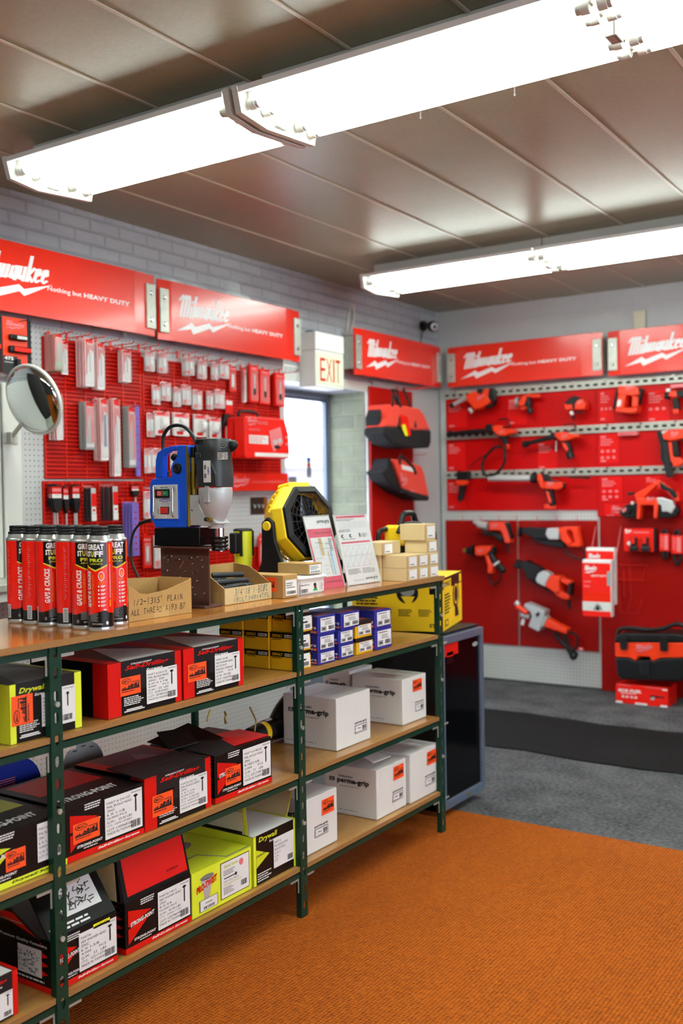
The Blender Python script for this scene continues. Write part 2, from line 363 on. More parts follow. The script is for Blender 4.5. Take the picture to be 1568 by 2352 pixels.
        av = N('ShaderNodeMix'); av.data_type = 'FLOAT'; av.inputs[0].default_value = k.get('mix2', .35); L.new(no.outputs[0], av.inputs[2]); L.new(n2.outputs[0], av.inputs[3])
        cr = N('ShaderNodeValToRGB'); L.new(av.outputs[0], cr.inputs[0]); cr.color_ramp.elements[0].position = .35; cr.color_ramp.elements[1].position = .65
        cr.color_ramp.elements[0].color = dk; cr.color_ramp.elements[1].color = col; L.new(cr.outputs[0], b.inputs['Base Color'])
        L.new(no.outputs[0], bp.inputs['Height'])
    if kind == 'weave':
        outs = []
        for ax, per in ((0, k['px']), (1, k['py'])):
            mu = N('ShaderNodeMath'); mu.operation = 'MULTIPLY'; L.new(sp.outputs[ax], mu.inputs[0]); mu.inputs[1].default_value = 2*math.pi/per
            si = N('ShaderNodeMath'); si.operation = 'SINE'; L.new(mu.outputs[0], si.inputs[0]); outs.append(si)
        mm = N('ShaderNodeMath'); mm.operation = 'MULTIPLY_ADD'; L.new(outs[1].outputs[0], mm.inputs[0]); mm.inputs[1].default_value = .8
        L.new(outs[0].outputs[0], mm.inputs[2])
        no = N('ShaderNodeTexNoise'); no.inputs['Scale'].default_value = 90; no.inputs['Detail'].default_value = 3; L.new(tc.outputs['Object'], no.inputs[0])
        a2 = N('ShaderNodeMath'); a2.operation = 'MULTIPLY_ADD'; L.new(no.outputs[0], a2.inputs[0]); a2.inputs[1].default_value = 5; L.new(mm.outputs[0], a2.inputs[2])
        mr = N('ShaderNodeMapRange'); L.new(a2.outputs[0], mr.inputs[0]); mr.inputs[1].default_value = .4; mr.inputs[2].default_value = 4.4
        n2 = N('ShaderNodeTexNoise'); n2.inputs['Scale'].default_value = 1.3; n2.inputs['Detail'].default_value = 4; L.new(tc.outputs['Object'], n2.inputs[0])
        a3 = N('ShaderNodeMix'); a3.data_type = 'FLOAT'; a3.inputs[0].default_value = .3; L.new(mr.outputs[0], a3.inputs[2]); L.new(n2.outputs[0], a3.inputs[3])
        cr = N('ShaderNodeValToRGB'); L.new(a3.outputs[0], cr.inputs[0]); cr.color_ramp.elements[0].position = .1; cr.color_ramp.elements[1].position = .85
        cr.color_ramp.elements[0].color = dk; cr.color_ramp.elements[1].color = col; L.new(cr.outputs[0], b.inputs['Base Color'])
        L.new(mr.outputs[0], bp.inputs['Height'])
    MATS[name] = m; PAL[name] = {}
    return name
tex_mat('leftbrick', (186, 188, 192), .22, (1, 2), 'brick', bw=.185, bh=.061, ms=.007, bs=.8, bd=.009, coat=.3, mo=.84, v2=.96, nv=.12, nb=1.6, ns=9)
tex_mat('backblock', (196, 196, 198), .5, (0, 2), 'brick', bw=.4, bh=.2, ms=.006, bs=.35, bd=.004, mo=.96, v2=.98, nv=.1, nb=.4)
tex_mat('revealblock', (136, 142, 116), .6, (0, 2), 'brick', bw=.2, bh=.1, ms=.009, bs=.8, bd=.006, mo=1.12, v2=.76, nv=.45, nb=1.2, ns=14)
tex_mat('ceilingpanel', (168, 161, 132), .36, (0, 1), 'noise', dark=(146, 139, 112), ns=60, ns2=1.2, mix2=.7, bs=.25, bd=.002)
tex_mat('greycarpet', (104, 104, 107), .95, (0, 1), 'noise', dark=(44, 44, 47), ns=55, ns2=5, mix2=.35, bs=.6, bd=.004)
tex_mat('darkmat', (27, 27, 28), .95, (0, 1), 'noise', dark=(12, 12, 13), ns=80, ns2=3, mix2=.3, bs=.6, bd=.004)
tex_mat('orangecarpet', (188, 94, 8), .9, (0, 1), 'weave', dark=(118, 50, 4), px=.011, py=.011, bs=.8, bd=.003)
tex_mat('peggrey', (186, 186, 186), .45, (1, 2), 'peg', pitch=.0235, rad=.13, dark=(70, 70, 72), bs=.3, bd=.002)
tex_mat('pegback', (190, 190, 188), .5, (0, 2), 'peg', pitch=.0235, rad=.17, dark=(104, 104, 104), bs=.2, bd=.002)
tex_mat('slotback', (172, 8, 1), .45, (0, 2), 'slot', pitch=.0165, dark=(112, 3, 1), bs=.6, bd=.004)
tex_mat('slotleft', (196, 16, 4), .45, (1, 2), 'slot', pitch=.0165, dark=(112, 6, 4), bs=.6, bd=.004)
tex_mat('counterwood', (204, 130, 52), .2, (0, 1), 'noise', dark=(140, 80, 26), ns=5, st=(1, .9, 6), det=9, nr=.7, ns2=2.2, mix2=.4, bs=.04, bd=.002, coat=.35)
tex_mat('shelfwood', (190, 140, 72), .3, (0, 1), 'noise', dark=(148, 98, 44), ns=6, st=(4, .8, 6), det=9, nr=.7, ns2=2.5, mix2=.4, bs=.05, bd=.002, coat=.25)

m = M(); m.box(XL-.5, XR, YF, YB+.1, -.06, 0, 'greycarpet'); struct('floor', m)
pal('seamhighlight', (196, 184, 160), r=.35)  # lighter than the ceiling: highlight of the lit battens put into the colour
m = M(); m.box(XL-.34, XR+.1, YF-.1, YB+.1, H, H+.08, 'ceilingpanel')
x = -2.85-.395*1
while x < XR:
    m.box(x-.007, x+.007, YF, YB, H-.005, H, 'seamhighlight', .002); x += .395
struct('ceiling', m)
YD0, YD1, ZD = 4.80, 5.71, 2.045
m = M()
m.box(XL-.34, XL, YF, YD0, 0, H, 'leftbrick'); m.box(XL-.34, XL, YD1, YB, 0, H, 'leftbrick'); m.box(XL-.34, XL, YD0, YD1, ZD, H, 'leftbrick')
m.box(XL-.34, XL-.001, YD1-.004, YD1, 0, ZD, 'revealblock'); m.box(XL-.34, XL-.001, YD0, YD0+.004, 0, ZD, 'revealblock')
struct('wall_left', m)
m = M(); m.box(XL-.34, XR+.1, YB, YB+.12, 0, H, 'backblock'); struct('wall_back', m)
m = M(); WN = ((-1.6, 0.1), (.5, 2.2), (2.6, 4.3)); zs0, zs1 = .75, 2.25
m.box(XR, XR+.1, YF-.1, YB, 0, zs0, 'whitepaint'); m.box(XR, XR+.1, YF-.1, YB, zs1, H, 'whitepaint')
for a_, b_ in ((YF-.1, WN[0][0]), (WN[0][1], WN[1][0]), (WN[1][1], WN[2][0]), (WN[2][1], YB)): m.box(XR, XR+.1, a_, b_, zs0, zs1, 'whitepaint')
struct('wall_right', m)
for i, (a_, b_) in enumerate(WN):
    m = M()
    for q in ((a_, b_, zs0, zs0+.05), (a_, b_, zs1-.05, zs1), (a_, a_+.05, zs0+.05, zs1-.05), (b_-.05, b_, zs0+.05, zs1-.05)): m.box(XR+.02, XR+.07, q[0], q[1], q[2], q[3], 'doorframe')
    o = struct('window_%d' % (i+1), m); g = M(); g.box(XR+.04, XR+.044, a_+.05, b_-.05, zs0+.05, zs1-.05, 'clear'); g.build('window_pane', o)
m = M(); m.box(XL-.34, XR, YF-.1, YF, 0, H, 'darkwall'); struct('wall_front', m)
m = M(); m.box(XL, XL+.018, YD1, YD1+.055, 0, ZD+.06, 'whitepaint', .003); m.box(XL, XL+.018, YD0-.055, YD0, 0, ZD+.06, 'whitepaint', .003)
m.box(XL, XL+.018, YD0, YD1, ZD, ZD+.06, 'whitepaint', .003); struct('trim_1', m)
# glass street door at the outer end of the opening
dx = XL-.31
d = M(); d.box(dx-.03, dx+.03, YD1-.020, YD1-.004, 0, ZD, 'doorframe', .003); d.box(dx-.03, dx+.03, YD0+.004, YD0+.02, 0, ZD, 'doorframe', .003)
d.box(dx-.03, dx+.03, YD0+.02, YD1-.02, ZD-.03, ZD, 'doorframe', .003)
dr = struct('door_1', d)
d = M(); d.box(dx-.02, dx+.02, YD1-.042, YD1-.022, .01, ZD-.034, 'doorframe', .003); d.box(dx-.02, dx+.02, YD0+.022, YD0+.045, .01, ZD-.034, 'doorframe', .003)
d.box(dx-.02, dx+.02, YD0+.045, YD1-.042, .01, .16, 'doorframe', .003); d.box(dx-.02, dx+.02, YD0+.045, YD1-.042, ZD-.055, ZD-.034, 'doorframe', .003)
d.build('door_leaf_frame', dr)
g = M(); g.box(dx-.003, dx+.003, YD0+.045, YD1-.042, .16, ZD-.055, 'clear'); g.build('glass_pane', dr)
g = M(); g.cyl((dx+.07, YD0+.10, .9), (dx+.07, YD0+.10, 1.15), .012, 'steel'); g.cyl((dx+.02, YD0+.10, .92), (dx+.07, YD0+.10, .92), .008, 'steel'); g.cyl((dx+.02, YD0+.10, 1.13), (dx+.07, YD0+.10, 1.13), .008, 'steel'); g.build('door_handle', dr)
def doorsticker(px0, py0, px1, py1, cols, label):
    a = onx(px0, py1, dx+.004); b = onx(px1, py0, dx+.004); m = M(); F = Face(m, a, (0, b.y-a.y, 0), (0, 0, b.z-a.z)); F.r(0, 0, 1, 1, 'galv').up(2)
    m.box(dx+.0032, dx+.0042, a.y, b.y, a.z, b.z, 'paper')
    for v0, v1, c in cols: F.r(0.05, v0, .95, v1, c)
    tag(m.build('door_sticker'), label, 'sticker')
doorsticker(704, 1050, 714, 1097, ((.8, 1, 'flatblue'), (.55, .68, 'red'), (.1, .5, 'greyink')), 'tall narrow blue, red and grey sticker on the glass street door')
doorsticker(662, 1095, 681, 1119, ((0.1, .5, 'packpink'), (.55, 1, 'greyink')), 'small grey and pink sticker on the door glass beside the red shelf sign')
doorsticker(701, 1113, 717, 1130, ((0, 1, 'flatblue'),), 'small blue square sticker on the door glass behind the fan')
# outside
m = M(); m.box(XR+.12, 60, -40, 50, -.12, -.04, 'snow'); m.box(-90, XL-.36, -40, 90, -.12, -.04, 'snow'); tag(m.build('snowy_lot'), 'snow covered ground outside the glass door', 'ground', kind='structure')
m = M(); m.box(-62, -52, 20, 120, -.04, 3.6, 'farwall'); m.box(-62.3, -51.7, 20, 120, 3.6, 3.75, 'snow')
o = m.build('distant_building'); tag(o, 'pale lilac low building far outside the glass door', 'building')
for i in range(12): m = M(); m.box(-52.0, -51.96, 30+i*7, 34+i*7, .9, 2.4, 'galv'); m.build('window', o)

# orange carpet, dark runner
m = M(); m.box(XL+.01, XR-.02, YF+.02, 3.86, .0005, .005, 'orangecarpet', .002)
tag(m.build('orange_carpet'), 'burnt orange ribbed carpet on the floor in front of the green shelving', 'carpet')
m = M()
pts = []; n = 40
for i in range(n+1):
    x = -3.3+i*(XR-.1+3.3)/n; pts.append((x, 5.76+.018*math.sin(x*7)+.012*math.sin(x*19)-(x+2.7)*.06, .0005))
for i in range(n+1):
    x = XR-.1-i*(XR-.1+3.3)/n; pts.append((x, 4.93+.015*math.sin(x*8)+.01*math.sin(x*17)-(x+2.4)*.05, .0005))
m.prism(pts, (0, 0, .006), 'darkmat')
tag(m.build('runner_mat'), 'long dark charcoal runner mat lying across the grey carpet', 'mat')

# ---------------------------------------------------------------- pegboard and red panels
m = M(); m.box(XL+.002, XL+.03, 2.86, YD0-.03, .02, 2.14, 'peggrey'); o = m.build('pegboard'); tag(o, 'light grey pegboard on the left wall behind the red wire panels', 'pegboard')
m = M(); m.box(XL+.002, XL+.03, YD1+.06, YB-.05, .02, 2.12, 'peggrey'); o = m.build('pegboard'); tag(o, 'grey pegboard on the left wall between the doorway and the room corner', 'pegboard')
m = M(); m.box(XL+.035, XR-.5, YB-.04, YB-.001, .01, 2.13, 'pegback'); o = m.build('pegboard'); tag(o, 'grey pegboard covering the back wall behind the power tools', 'pegboard')
YP = YB-.04
def wire_panel(y0, y1, z0, z1, label, back='panelred', pitch=.0185):
    X = XL+.032; t = thing('wire_display_grid', label, 'display panel', (X, y0, z0), 0, 'red panels on the left wall')
    m = M(); m.box(X, X+.006, y0, y1, z0, z1, back); m.build('backing', t, (X, y0, z0))
    m = M(); z = z0+.005
    while z < z1: m.box(X+.010, X+.014, y0, y1, z, z+.0045, 'wirered'); z += pitch
    n = max(2, round((y1-y0)/.11))
    for i in range(n+1): y = y0+(y1-y0-.008)*i/n; m.box(X+.006, X+.010, y, y+.008, z0, z1, 'wirered')
    m.build('wire_grid', t, (X, y0, z0))
    return t
XW = XL+.046
a = onx(90, 765, XW); b = onx(322, 860, XW)
wire_panel(3.0, 3.60, 1.46, 2.09, 'red wire display panel at the left end of the wall, upper')
wire_panel(3.61, 4.72, 1.42, 2.06, 'wide red wire display panel beside the doorway, upper')
wire_panel(2.985, 3.60, .86, 1.45, 'red wire display panel at the left end of the wall, lower')
wire_panel(3.61, 3.98, .80, 1.41, 'narrow red wire display panel behind the magnetic drill, lower')
wire_panel(4.02, 4.70, .72, 1.08, 'low red wire panel behind the yellow fan')
def back_panel(xa, xb, z0, z1, label, mt='slotback', name='slotted_panel', y=None):
    m = M(); yy = YP if y is None else y; m.box(xa, xb, yy-.012, yy-.0008, z0, z1, mt)
    return tag(m.build(name), label, 'display panel', 'red panels on the back wall')
def bx(px, py, Y): return ony(px, py, Y)
y6 = YP-.012
xa = bx(1023, 1196, y6).x; xb = bx(1186, 1196, y6).x; xc = bx(1190, 1196, y6).x; xd = bx(1371, 1196, y6).x; xe = bx(1377, 1200, y6).x
zb1 = bx(1119, 1478, y6).z; zt1 = bx(1050, 1195, y6).z
back_panel(xa, xb, zb1, zt1, 'lower red slotted panel at the left, holding two corded drills')
back_panel(xc, xd, zb1, zt1, 'lower red slotted panel holding the reciprocating saws')
back_panel(xe, XR-.6, bx(1420, 1590, y6).z, bx(1420, 1185, y6).z, 'red slotted panel behind the black and red tool vacuum')
zr = [bx(1022, 720+t/2.7606, y6).z for t in (545, 780, 800, 1020, 1050, 1250)]
back_panel(bx(1023, 900, y6).x, xd, zr[1]-.01, zr[0], 'smooth red poster panel under the top tool rail, left', 'posterred', 'red_backboard')
back_panel(bx(1023, 900, y6).x, xd, zr[3]-.01, zr[2], 'smooth red poster panel under the middle tool rail, left', 'posterred', 'red_backboard')
back_panel(bx(1023, 900, y6).x, xd, zr[5], zr[4], 'smooth red poster panel under the lowest tool rail, left', 'posterred', 'red_backboard')
back_panel(xe-.015, XR-.6, zr[1]-.01, zr[0], 'smooth red poster panel under the top tool rail, right', 'posterred', 'red_backboard')
back_panel(xe-.015, XR-.6, zr[3]-.01, zr[2], 'smooth red poster panel under the middle tool rail, right', 'posterred', 'red_backboard')
back_panel(xe-.015, XR-.6, bx(1380, 1187, y6).z, zr[4], 'smooth red poster panel under the lowest tool rail, right', 'posterred', 'red_backboard')
# left wall, right of the doorway
m = M(); X = XL+.03; m.box(X+.0008, X+.012, onx(851, 1000, X+.012).y, onx(948, 1000, X+.012).y, .55, onx(851, 887, X+.012).z, 'slotleft')
tag(m.build('slotted_panel'), 'tall red slotted panel behind the hanging tool bags beside the doorway', 'display panel')
# printed cards on the posters
def poster_card(c0, c1, label, body='postertint', rows=3, grid=0, lg=False):
    y = YP-.0145; a = bx(*CT1(*c0), y); b = bx(*CT1(*c1), y); m = M(); m.box(a.x, b.x, y, y+.0015, b.z, a.z, body)
    F = Face(m, (a.x, y, b.z), (b.x-a.x, 0, 0), (0, 0, a.z-b.z)); F.up()
    if rows: F.r(.08, .86, .35, .93, 'packpink'); F.lines(.08, .58, .9, .84, rows, 'packpink')
    for i in range(grid): F.ell(.16+.3*(i % 3), .40-.22*(i//3), .09, .05, 'packpink', 10)
    F.r(.08, .04, .35, .10, 'packpink')
    if lg: logo(F, .2, .25, .95, .85, 'packpink')
    tag(m.build('poster_card'), label, 'printed card', 'printed cards on the back wall')
poster_card((75, 560), (200, 720), 'printed red card under the cordless cutting tool, top row left end')
poster_card((455, 540), (575, 700), 'pinkish printed card left of the small cordless tool, top row')
poster_card((1038, 490), (1130, 680), 'printed red card with small lettering left of the square radio-like tool', grid=3)
poster_card((1340, 490), (1480, 680), 'printed red card between the square tool and the last tool of the top row', grid=3)
poster_card((75, 820), (190, 990), 'printed red card under the long grease gun, middle row')
poster_card((645, 815), (770, 985), 'light printed card under the caulking gun, middle row')
poster_card((1036, 765), (1160, 945), 'printed card with six small pictures, middle row right', grid=6)
poster_card((75, 1065), (190, 1240), 'printed red card behind the inspection camera, lowest row')
poster_card((1045, 1035), (1180, 1190), 'printed card with six small pictures, lowest row right', grid=6)
poster_card((1330, 1035), (1420, 1120), 'small printed card above the band saw, lowest row', rows=2)
poster_card((1070, 1205), (1250, 1285), 'red card with white script lettering beside the band saw', rows=0, lg=True)
# slotted grey tool rails
def rail(c0, c1, hgt, label, x1=None):
    y = YP-.03; a = bx(*CT1(*c0), y); xb_ = bx(*CT1(*c1), y).x if x1 is None else x1
    t = thing('tool_rail', label, 'rail', (a.x, y, a.z), 0, 'slotted rails on the back wall'); off = (a.x, y, a.z)
    m = M(); h = hgt; z0 = a.z-h; W = xb_-a.x
    n = int(W/.056); p = W/n
    m.box(a.x, xb_, y, y+.003, z0+h*.62, a.z, 'galv'); m.box(a.x, xb_, y, y+.003, z0, z0+h*.30, 'galv')
    for i in range(n+1):
        x0 = a.x+i*p-(p*.22 if i else 0); x1_ = a.x+i*p+p*.22 if i < n else xb_
        m.box(max(x0, a.x), min(x1_, xb_), y, y+.003, z0+h*.30, z0+h*.62, 'galv')
    m.box(a.x, xb_, y+.003, y+.0175, a.z-.004, a.z, 'galv'); m.box(a.x, xb_, y+.003, y+.0175, z0, z0+.004, 'galv')
    m.box(a.x+.002, xb_-.002, y+.0145, y+.016, z0+h*.2, z0+h*.75, 'ink'); m.build('channel', t, off)  # dark strip inside the channel stands for the shade in the slots
    for i in range(n//4): m = M(); xx = a.x+.1+i*p*4; m.cyl((xx, y, a.z-h*.14), (xx, y-.006, a.z-h*.14), .010, 'steel', n=8); m.build('bolt', t, off)
rail((50, 498), (1568, 410), .055, 'slotted galvanised rail above the top row of tools', XR-.7)
rail((62, 755), (1568, 690), .055, 'slotted galvanised rail above the middle row of tools', XR-.7)
rail((62, 1003), (1568, 970), .050, 'slotted galvanised rail above the lowest row of tools', XR-.7)

# ---------------------------------------------------------------- ceiling strip lights
def strip_light(x0, x1, y0, label, plates=(True, True)):
    zb = 2.565; L = x1-x0; t = thing('fluorescent_light', label, 'ceiling light', (x0, y0, zb), 0, 'fluorescent strip lights on the ceiling')
    m = M(); m.box(.002, L-.002, .125, .305, .070, H-zb-.001, 'offwhite')
    m.build('housing', t)
    m = M(); m.box(.003, L-.003, 0, .43, .066, .070, 'reflector'); m.box(.003, L-.003, 0, .004, .052, .066, 'reflector'); m.box(.003, L-.003, .426, .43, .046, .066, 'reflector')
    m.prism([(.003, .178, .066), (.003, .215, .010), (.003, .252, .066)], (L-.006, 0, 0), 'reflector')
    m.build('reflector', t)
    m = M()
    for y in (.055, .125, .305, .375):
        m.cyl((.035, y, .030), (L-.035, y, .030), .0165, 'tubeglow', n=10)
    for i, y in enumerate((.055, .125, .305, .375)):
        q = M(); q.cyl((.035, y, .030), (L-.035, y, .030), .0165, 'tubeglow', n=10); q.build('tube', t)
    for e, xx, s_ in ((0, 0.0, 1), (1, L, -1)):
        for y in (.055, .125, .305, .375):
            q = M()
            q.box(xx+s_*.008, xx+s_*.030, y-.010, y+.010, .034, .066, 'offwhite', .003)
            q.cyl((xx+s_*.010, y, .030), (xx+s_*.034, y, .030), .019, 'offwhite', n=12)
            q.cyl((xx+s_*.032, y, .030), (xx+s_*.046, y, .030), .0172, 'silver', n=10)
            q.build('lamp_holder', t)
        if plates[e]:
            q = M(); q.prism([(xx, -.002, .074), (xx, .020, -.004), (xx, .15, -.019), (xx, .414, .000), (xx, .432, .074)], (-s_*.022 if e == 0 else .02, 0, 0), 'offwhite')
            q.build('end_plate', t)
        q = M(); q.box(xx-.01*(1-s_), xx+.012+.0*s_, .185, .245, .000, .050, 'galv', .004); q.build('ridge_clip', t)
    return t
R1 = 2.448; R2 = 4.965
strip_light(-3.10, -2.06, R1, 'long ceiling strip light over the counter, nearest the left wall')
strip_light(-2.00, -.886, R1, 'long ceiling strip light at the top centre, its white end plate in view', (True, False))
strip_light(-.884, .23, R1, 'ceiling strip light cut off by the top right corner of the picture', (False, True))
strip_light(-3.15, -2.102, R2, 'far ceiling strip light with its end near the room corner', (True, False))
strip_light(-2.100, -1.0, R2, 'far ceiling strip light on the right, butted to its neighbour', (False, False))
strip_light(-.998, .1, R2, 'ceiling strip light outside the picture, end of the far row', (False, True))
strip_light(-3.0, -1.9, -.2, 'ceiling strip light outside the picture, left of the near row')
strip_light(-1.7, -.6, -.2, 'ceiling strip light outside the picture, middle of the near row')
strip_light(.4, 1.5, -.2, 'ceiling strip light outside the picture, right of the near row')
strip_light(1.4, 2.5, R1, 'ceiling strip light outside the picture, right end of the middle row')
# cable staples under the second strip light
for px, py, lb in ((965, 246, 'short white screw stub hanging under the second strip light, left one'), (1181, 192, 'short white screw stub hanging under the second strip light, right one')):
    a = onz(px, py, H); m = M(); m.cyl(a, a-Vector((0, 0, .035)), .0025, 'white', n=6); m.cyl(a-Vector((0, 0, .035)), a-Vector((0, 0, .04)), .004, 'white', n=6)
    tag(m.build('ceiling_screw'), lb, 'screw')

# ---------------------------------------------------------------- header signs
def header_sign(origin, rot, W, label, hh=.296, plates=(1, 1), arms=(1, 1)):
    """local x along the sign, y into the wall, z up; origin = lower left front corner"""
    t = thing('header_sign', label, 'sign', origin, rot, 'red header signs')
    m = M(); f0, f1 = .085, W-.145; dy = .014
    P = [(0, dy), (f0, 0), (f1, 0), (W, dy)]
    m.prism([(x, y, 0) for x, y in P]+[(x, y+.004, 0) for x, y in P[::-1]], (0, 0, hh), 'signred')
    F = Face(m, (f0, 0, 0), (f1-f0, 0, 0), (0, 0, hh))
    logo(F, .03, .20, .475, .84, 'signwhite', rise=.10)
    F.t(.43, .37, .80, .465, 'Nothing but', 'signwhite', .01) if 0 else None
    F.t(.455, .385, .655, .475, 'Nothing but', 'signwhite', .015); F.t(.67, .405, .965, .475, 'HEAVY DUTY', 'signwhite', .035)
    m.build('sign_face', t)
    for i, (xa_, xb_) in enumerate(((.004, .066), (W-.066, W-.004))):
        if not plates[i]: continue
        q = M(); y = dy*(1-.035/.085) if i == 0 else dy*(1-.035/.145)
        q.box(xa_, xb_, y-.012, y-.0005-.002, .035, hh-.045, 'galv', .002)
        for z in (.075, hh-.09): q.cyl(((xa_+xb_)/2, y-.012, z), ((xa_+xb_)/2, y-.018, z), .012, 'steel', r1=.007, n=12)
        q.build('end_bracket', t)
    for i, xx in enumerate((.004, W-.03)):
        if arms[i]:
            q = M(); q.box(xx, xx+.026, dy+.006, .118, .04, hh-.05, 'galv', .002); q.build('wall_arm', t)
    return t
XS = -3.50
def ys(px, py): return onx(px, py, XS)
header_sign((XS, 2.445, 2.155), R(90), 1.19, 'big red header sign at the left edge, cut off by the picture')
header_sign((XS, 3.655, 2.146), R(90), 1.18, 'red header sign on the left wall next to the exit sign')
header_sign((XS, 5.425, 2.128), R(90), 1.155, 'red header sign on the left wall between exit sign and corner')
YS = 6.60
header_sign((-3.472, YS, 2.13), 0, 1.163, 'red header sign on the back wall nearest the room corner', hh=.288, arms=(0, 1))
header_sign((-2.272, YS, 2.12), 0, 1.163, 'red header sign on the back wall cut off by the right edge', hh=.294)
# small red sign on the left wall
a = onx(519, 1128, XL+.10); b = onx(661, 1083, XL+.10)
t = thing('shelf_sign', 'small red sign strip under the hanging red tool case', 'sign', a, R(90))
m = M(); W_ = b.y-a.y; h_ = .098; m.box(0, W_, 0, .004, 0, h_, 'signreddark', .001); F = Face(m, (0, 0, 0), (W_, 0, 0), (0, 0, h_)); logo(F, .05, .2, .36, .85, 'packpink', rise=.08)
F.t(.42, .40, .66, .56, 'Nothing but', 'packpink'); F.t(.68, .43, .93, .56, 'HEAVY DUTY', 'packpink', .02)
m.box(.02, .04, .004, .05, .02, .08, 'galv'); m.box(W_-.04, W_-.02, .004, .05, .02, .08, 'galv'); m.build('sign_plate', t)
# ================================================================ green shelving with its plywood boards
ZT, ZA, ZB_, ZC = 1.035, .803, .474, .172
XF, XK = -1.930, -2.392
PY = (.66, 1.617, 2.614, 3.568)
t = thing('shelving_unit', 'long dark green slotted steel shelving with four plywood boards', 'shelving', (XF, .6, .005))
off = (XF, .6, .005)
def slotted(m, x0, x1, y0, y1, z0, z1, c, along):
    """thin flange with oval slots; along = axis of its width"""
    wv = (y1-y0) if along == 'y' else (x1-x0); s0, s1 = wv*c-.0065, wv*c+.0065
    def strip(a, b, za, zb):
        if along == 'y': m.box(x0, x1, y0+a, y0+b, za, zb, 'greenpaint')
        else: m.box(x0+a, x0+b, y0, y1, za, zb, 'greenpaint')
    strip(0, s0, z0, z1); strip(s1, wv, z0, z1)
    z = z0; p = .0535; hs = .028
    while z < z1:
        strip(s0, s1, z, min(z+p-hs, z1))
        za = z+p-hs
        if za+hs < z1:   # round the slot ends
            for ya_, sg in ((y0+s0, 1), (y0+s1, -1)):
                for zz, sz in ((za, 1), (za+hs, -1)):
                    m.prism([(x0, ya_, zz), (x0, ya_+sg*.0055, zz), (x0, ya_+sg*.003, zz+sz*.0022), (x0, ya_+sg*.001, zz+sz*.0045), (x0, ya_, zz+sz*.0065)], (x1-x0, 0, 0), 'greenpaint')
        z += p
for i, y in enumerate(PY):
    m = M(); slotted(m, XF-.003, XF, y, y+.036, .005, ZT-.017, .5, 'y'); m.box(XF-.020, XF-.003, y, y+.003, .005, ZT-.017, 'greenpaint')
    m.build('post', t, off)
    m = M(); slotted(m, XK, XK+.003, y, y+.036, .005, ZT-.017, .5, 'y'); m.box(XK+.003, XK+.020, y, y+.003, .005, ZT-.017, 'greenpaint')
    m.build('post', t, off)
for z in (ZA, ZB_, ZC, ZT):
    for xx in (XF-.0075, XK+.0045):
        m = M(); m.box(xx, xx+.003, PY[0], PY[-1]+.036, z-.036, z-.016, 'greenpaint')
        m.box(min(xx, xx-.02) if xx > -2.1 else xx, (xx+.003) if xx > -2.1 else xx+.022, PY[0], PY[-1]+.036, z-.0195, z-.0165, 'greenpaint'); m.build('beam', t, off)
    for y in (PY[0]+.004, PY[-1]+.036):
        m = M(); m.box(XK+.005, XF-.008, y, y+.003, z-.040, z-.016, 'greenpaint'); m.build('cross_beam', t, off)
for n, z in enumerate((ZA, ZB_, ZC)):
    m = M(); m.box(XK+.006, XF-.0035, PY[0]+.045, PY[-1]+.0, z-.0155, z-.0008, 'shelfwood'); m.box(XF-.0036, XF-.0032, PY[0]+.045, PY[-1], z-.0155, z-.001, 'edgewood')
    m.build('shelf_board', t, off)
m = M(); m.box(XK-.01, XF+.0035, PY[0]-.03, PY[-1]+.05, ZT-.0165, ZT, 'counterwood'); m.box(XF+.0036, XF+.004, PY[0]-.03, PY[-1]+.05, ZT-.0163, ZT-.0008, 'edgewood')
m.build('counter_board', t, off)
for y in PY[1:]:
    for z in (ZT, ZA, ZB_, ZC):
        for sg, y0 in ((-1, y-.001), (1, y+.038)):
            m = M(); m.box(XF-.0095, XF-.0078, min(y0, y0+sg*.045), max(y0, y0+sg*.045), z-.045, z-.037, 'galv')
            m.box(XF-.0095, XF-.0078, min(y0, y0+sg*.005), max(y0, y0+sg*.005), z-.085, z-.044, 'galv'); m.build('corner_brace', t, off)
    for z in (.31, .62, .88):
        m = M(); m.cyl((XF, y+.018, z), (XF+.006, y+.018, z), .007, 'galv', n=6); m.build('bolt', t, off)

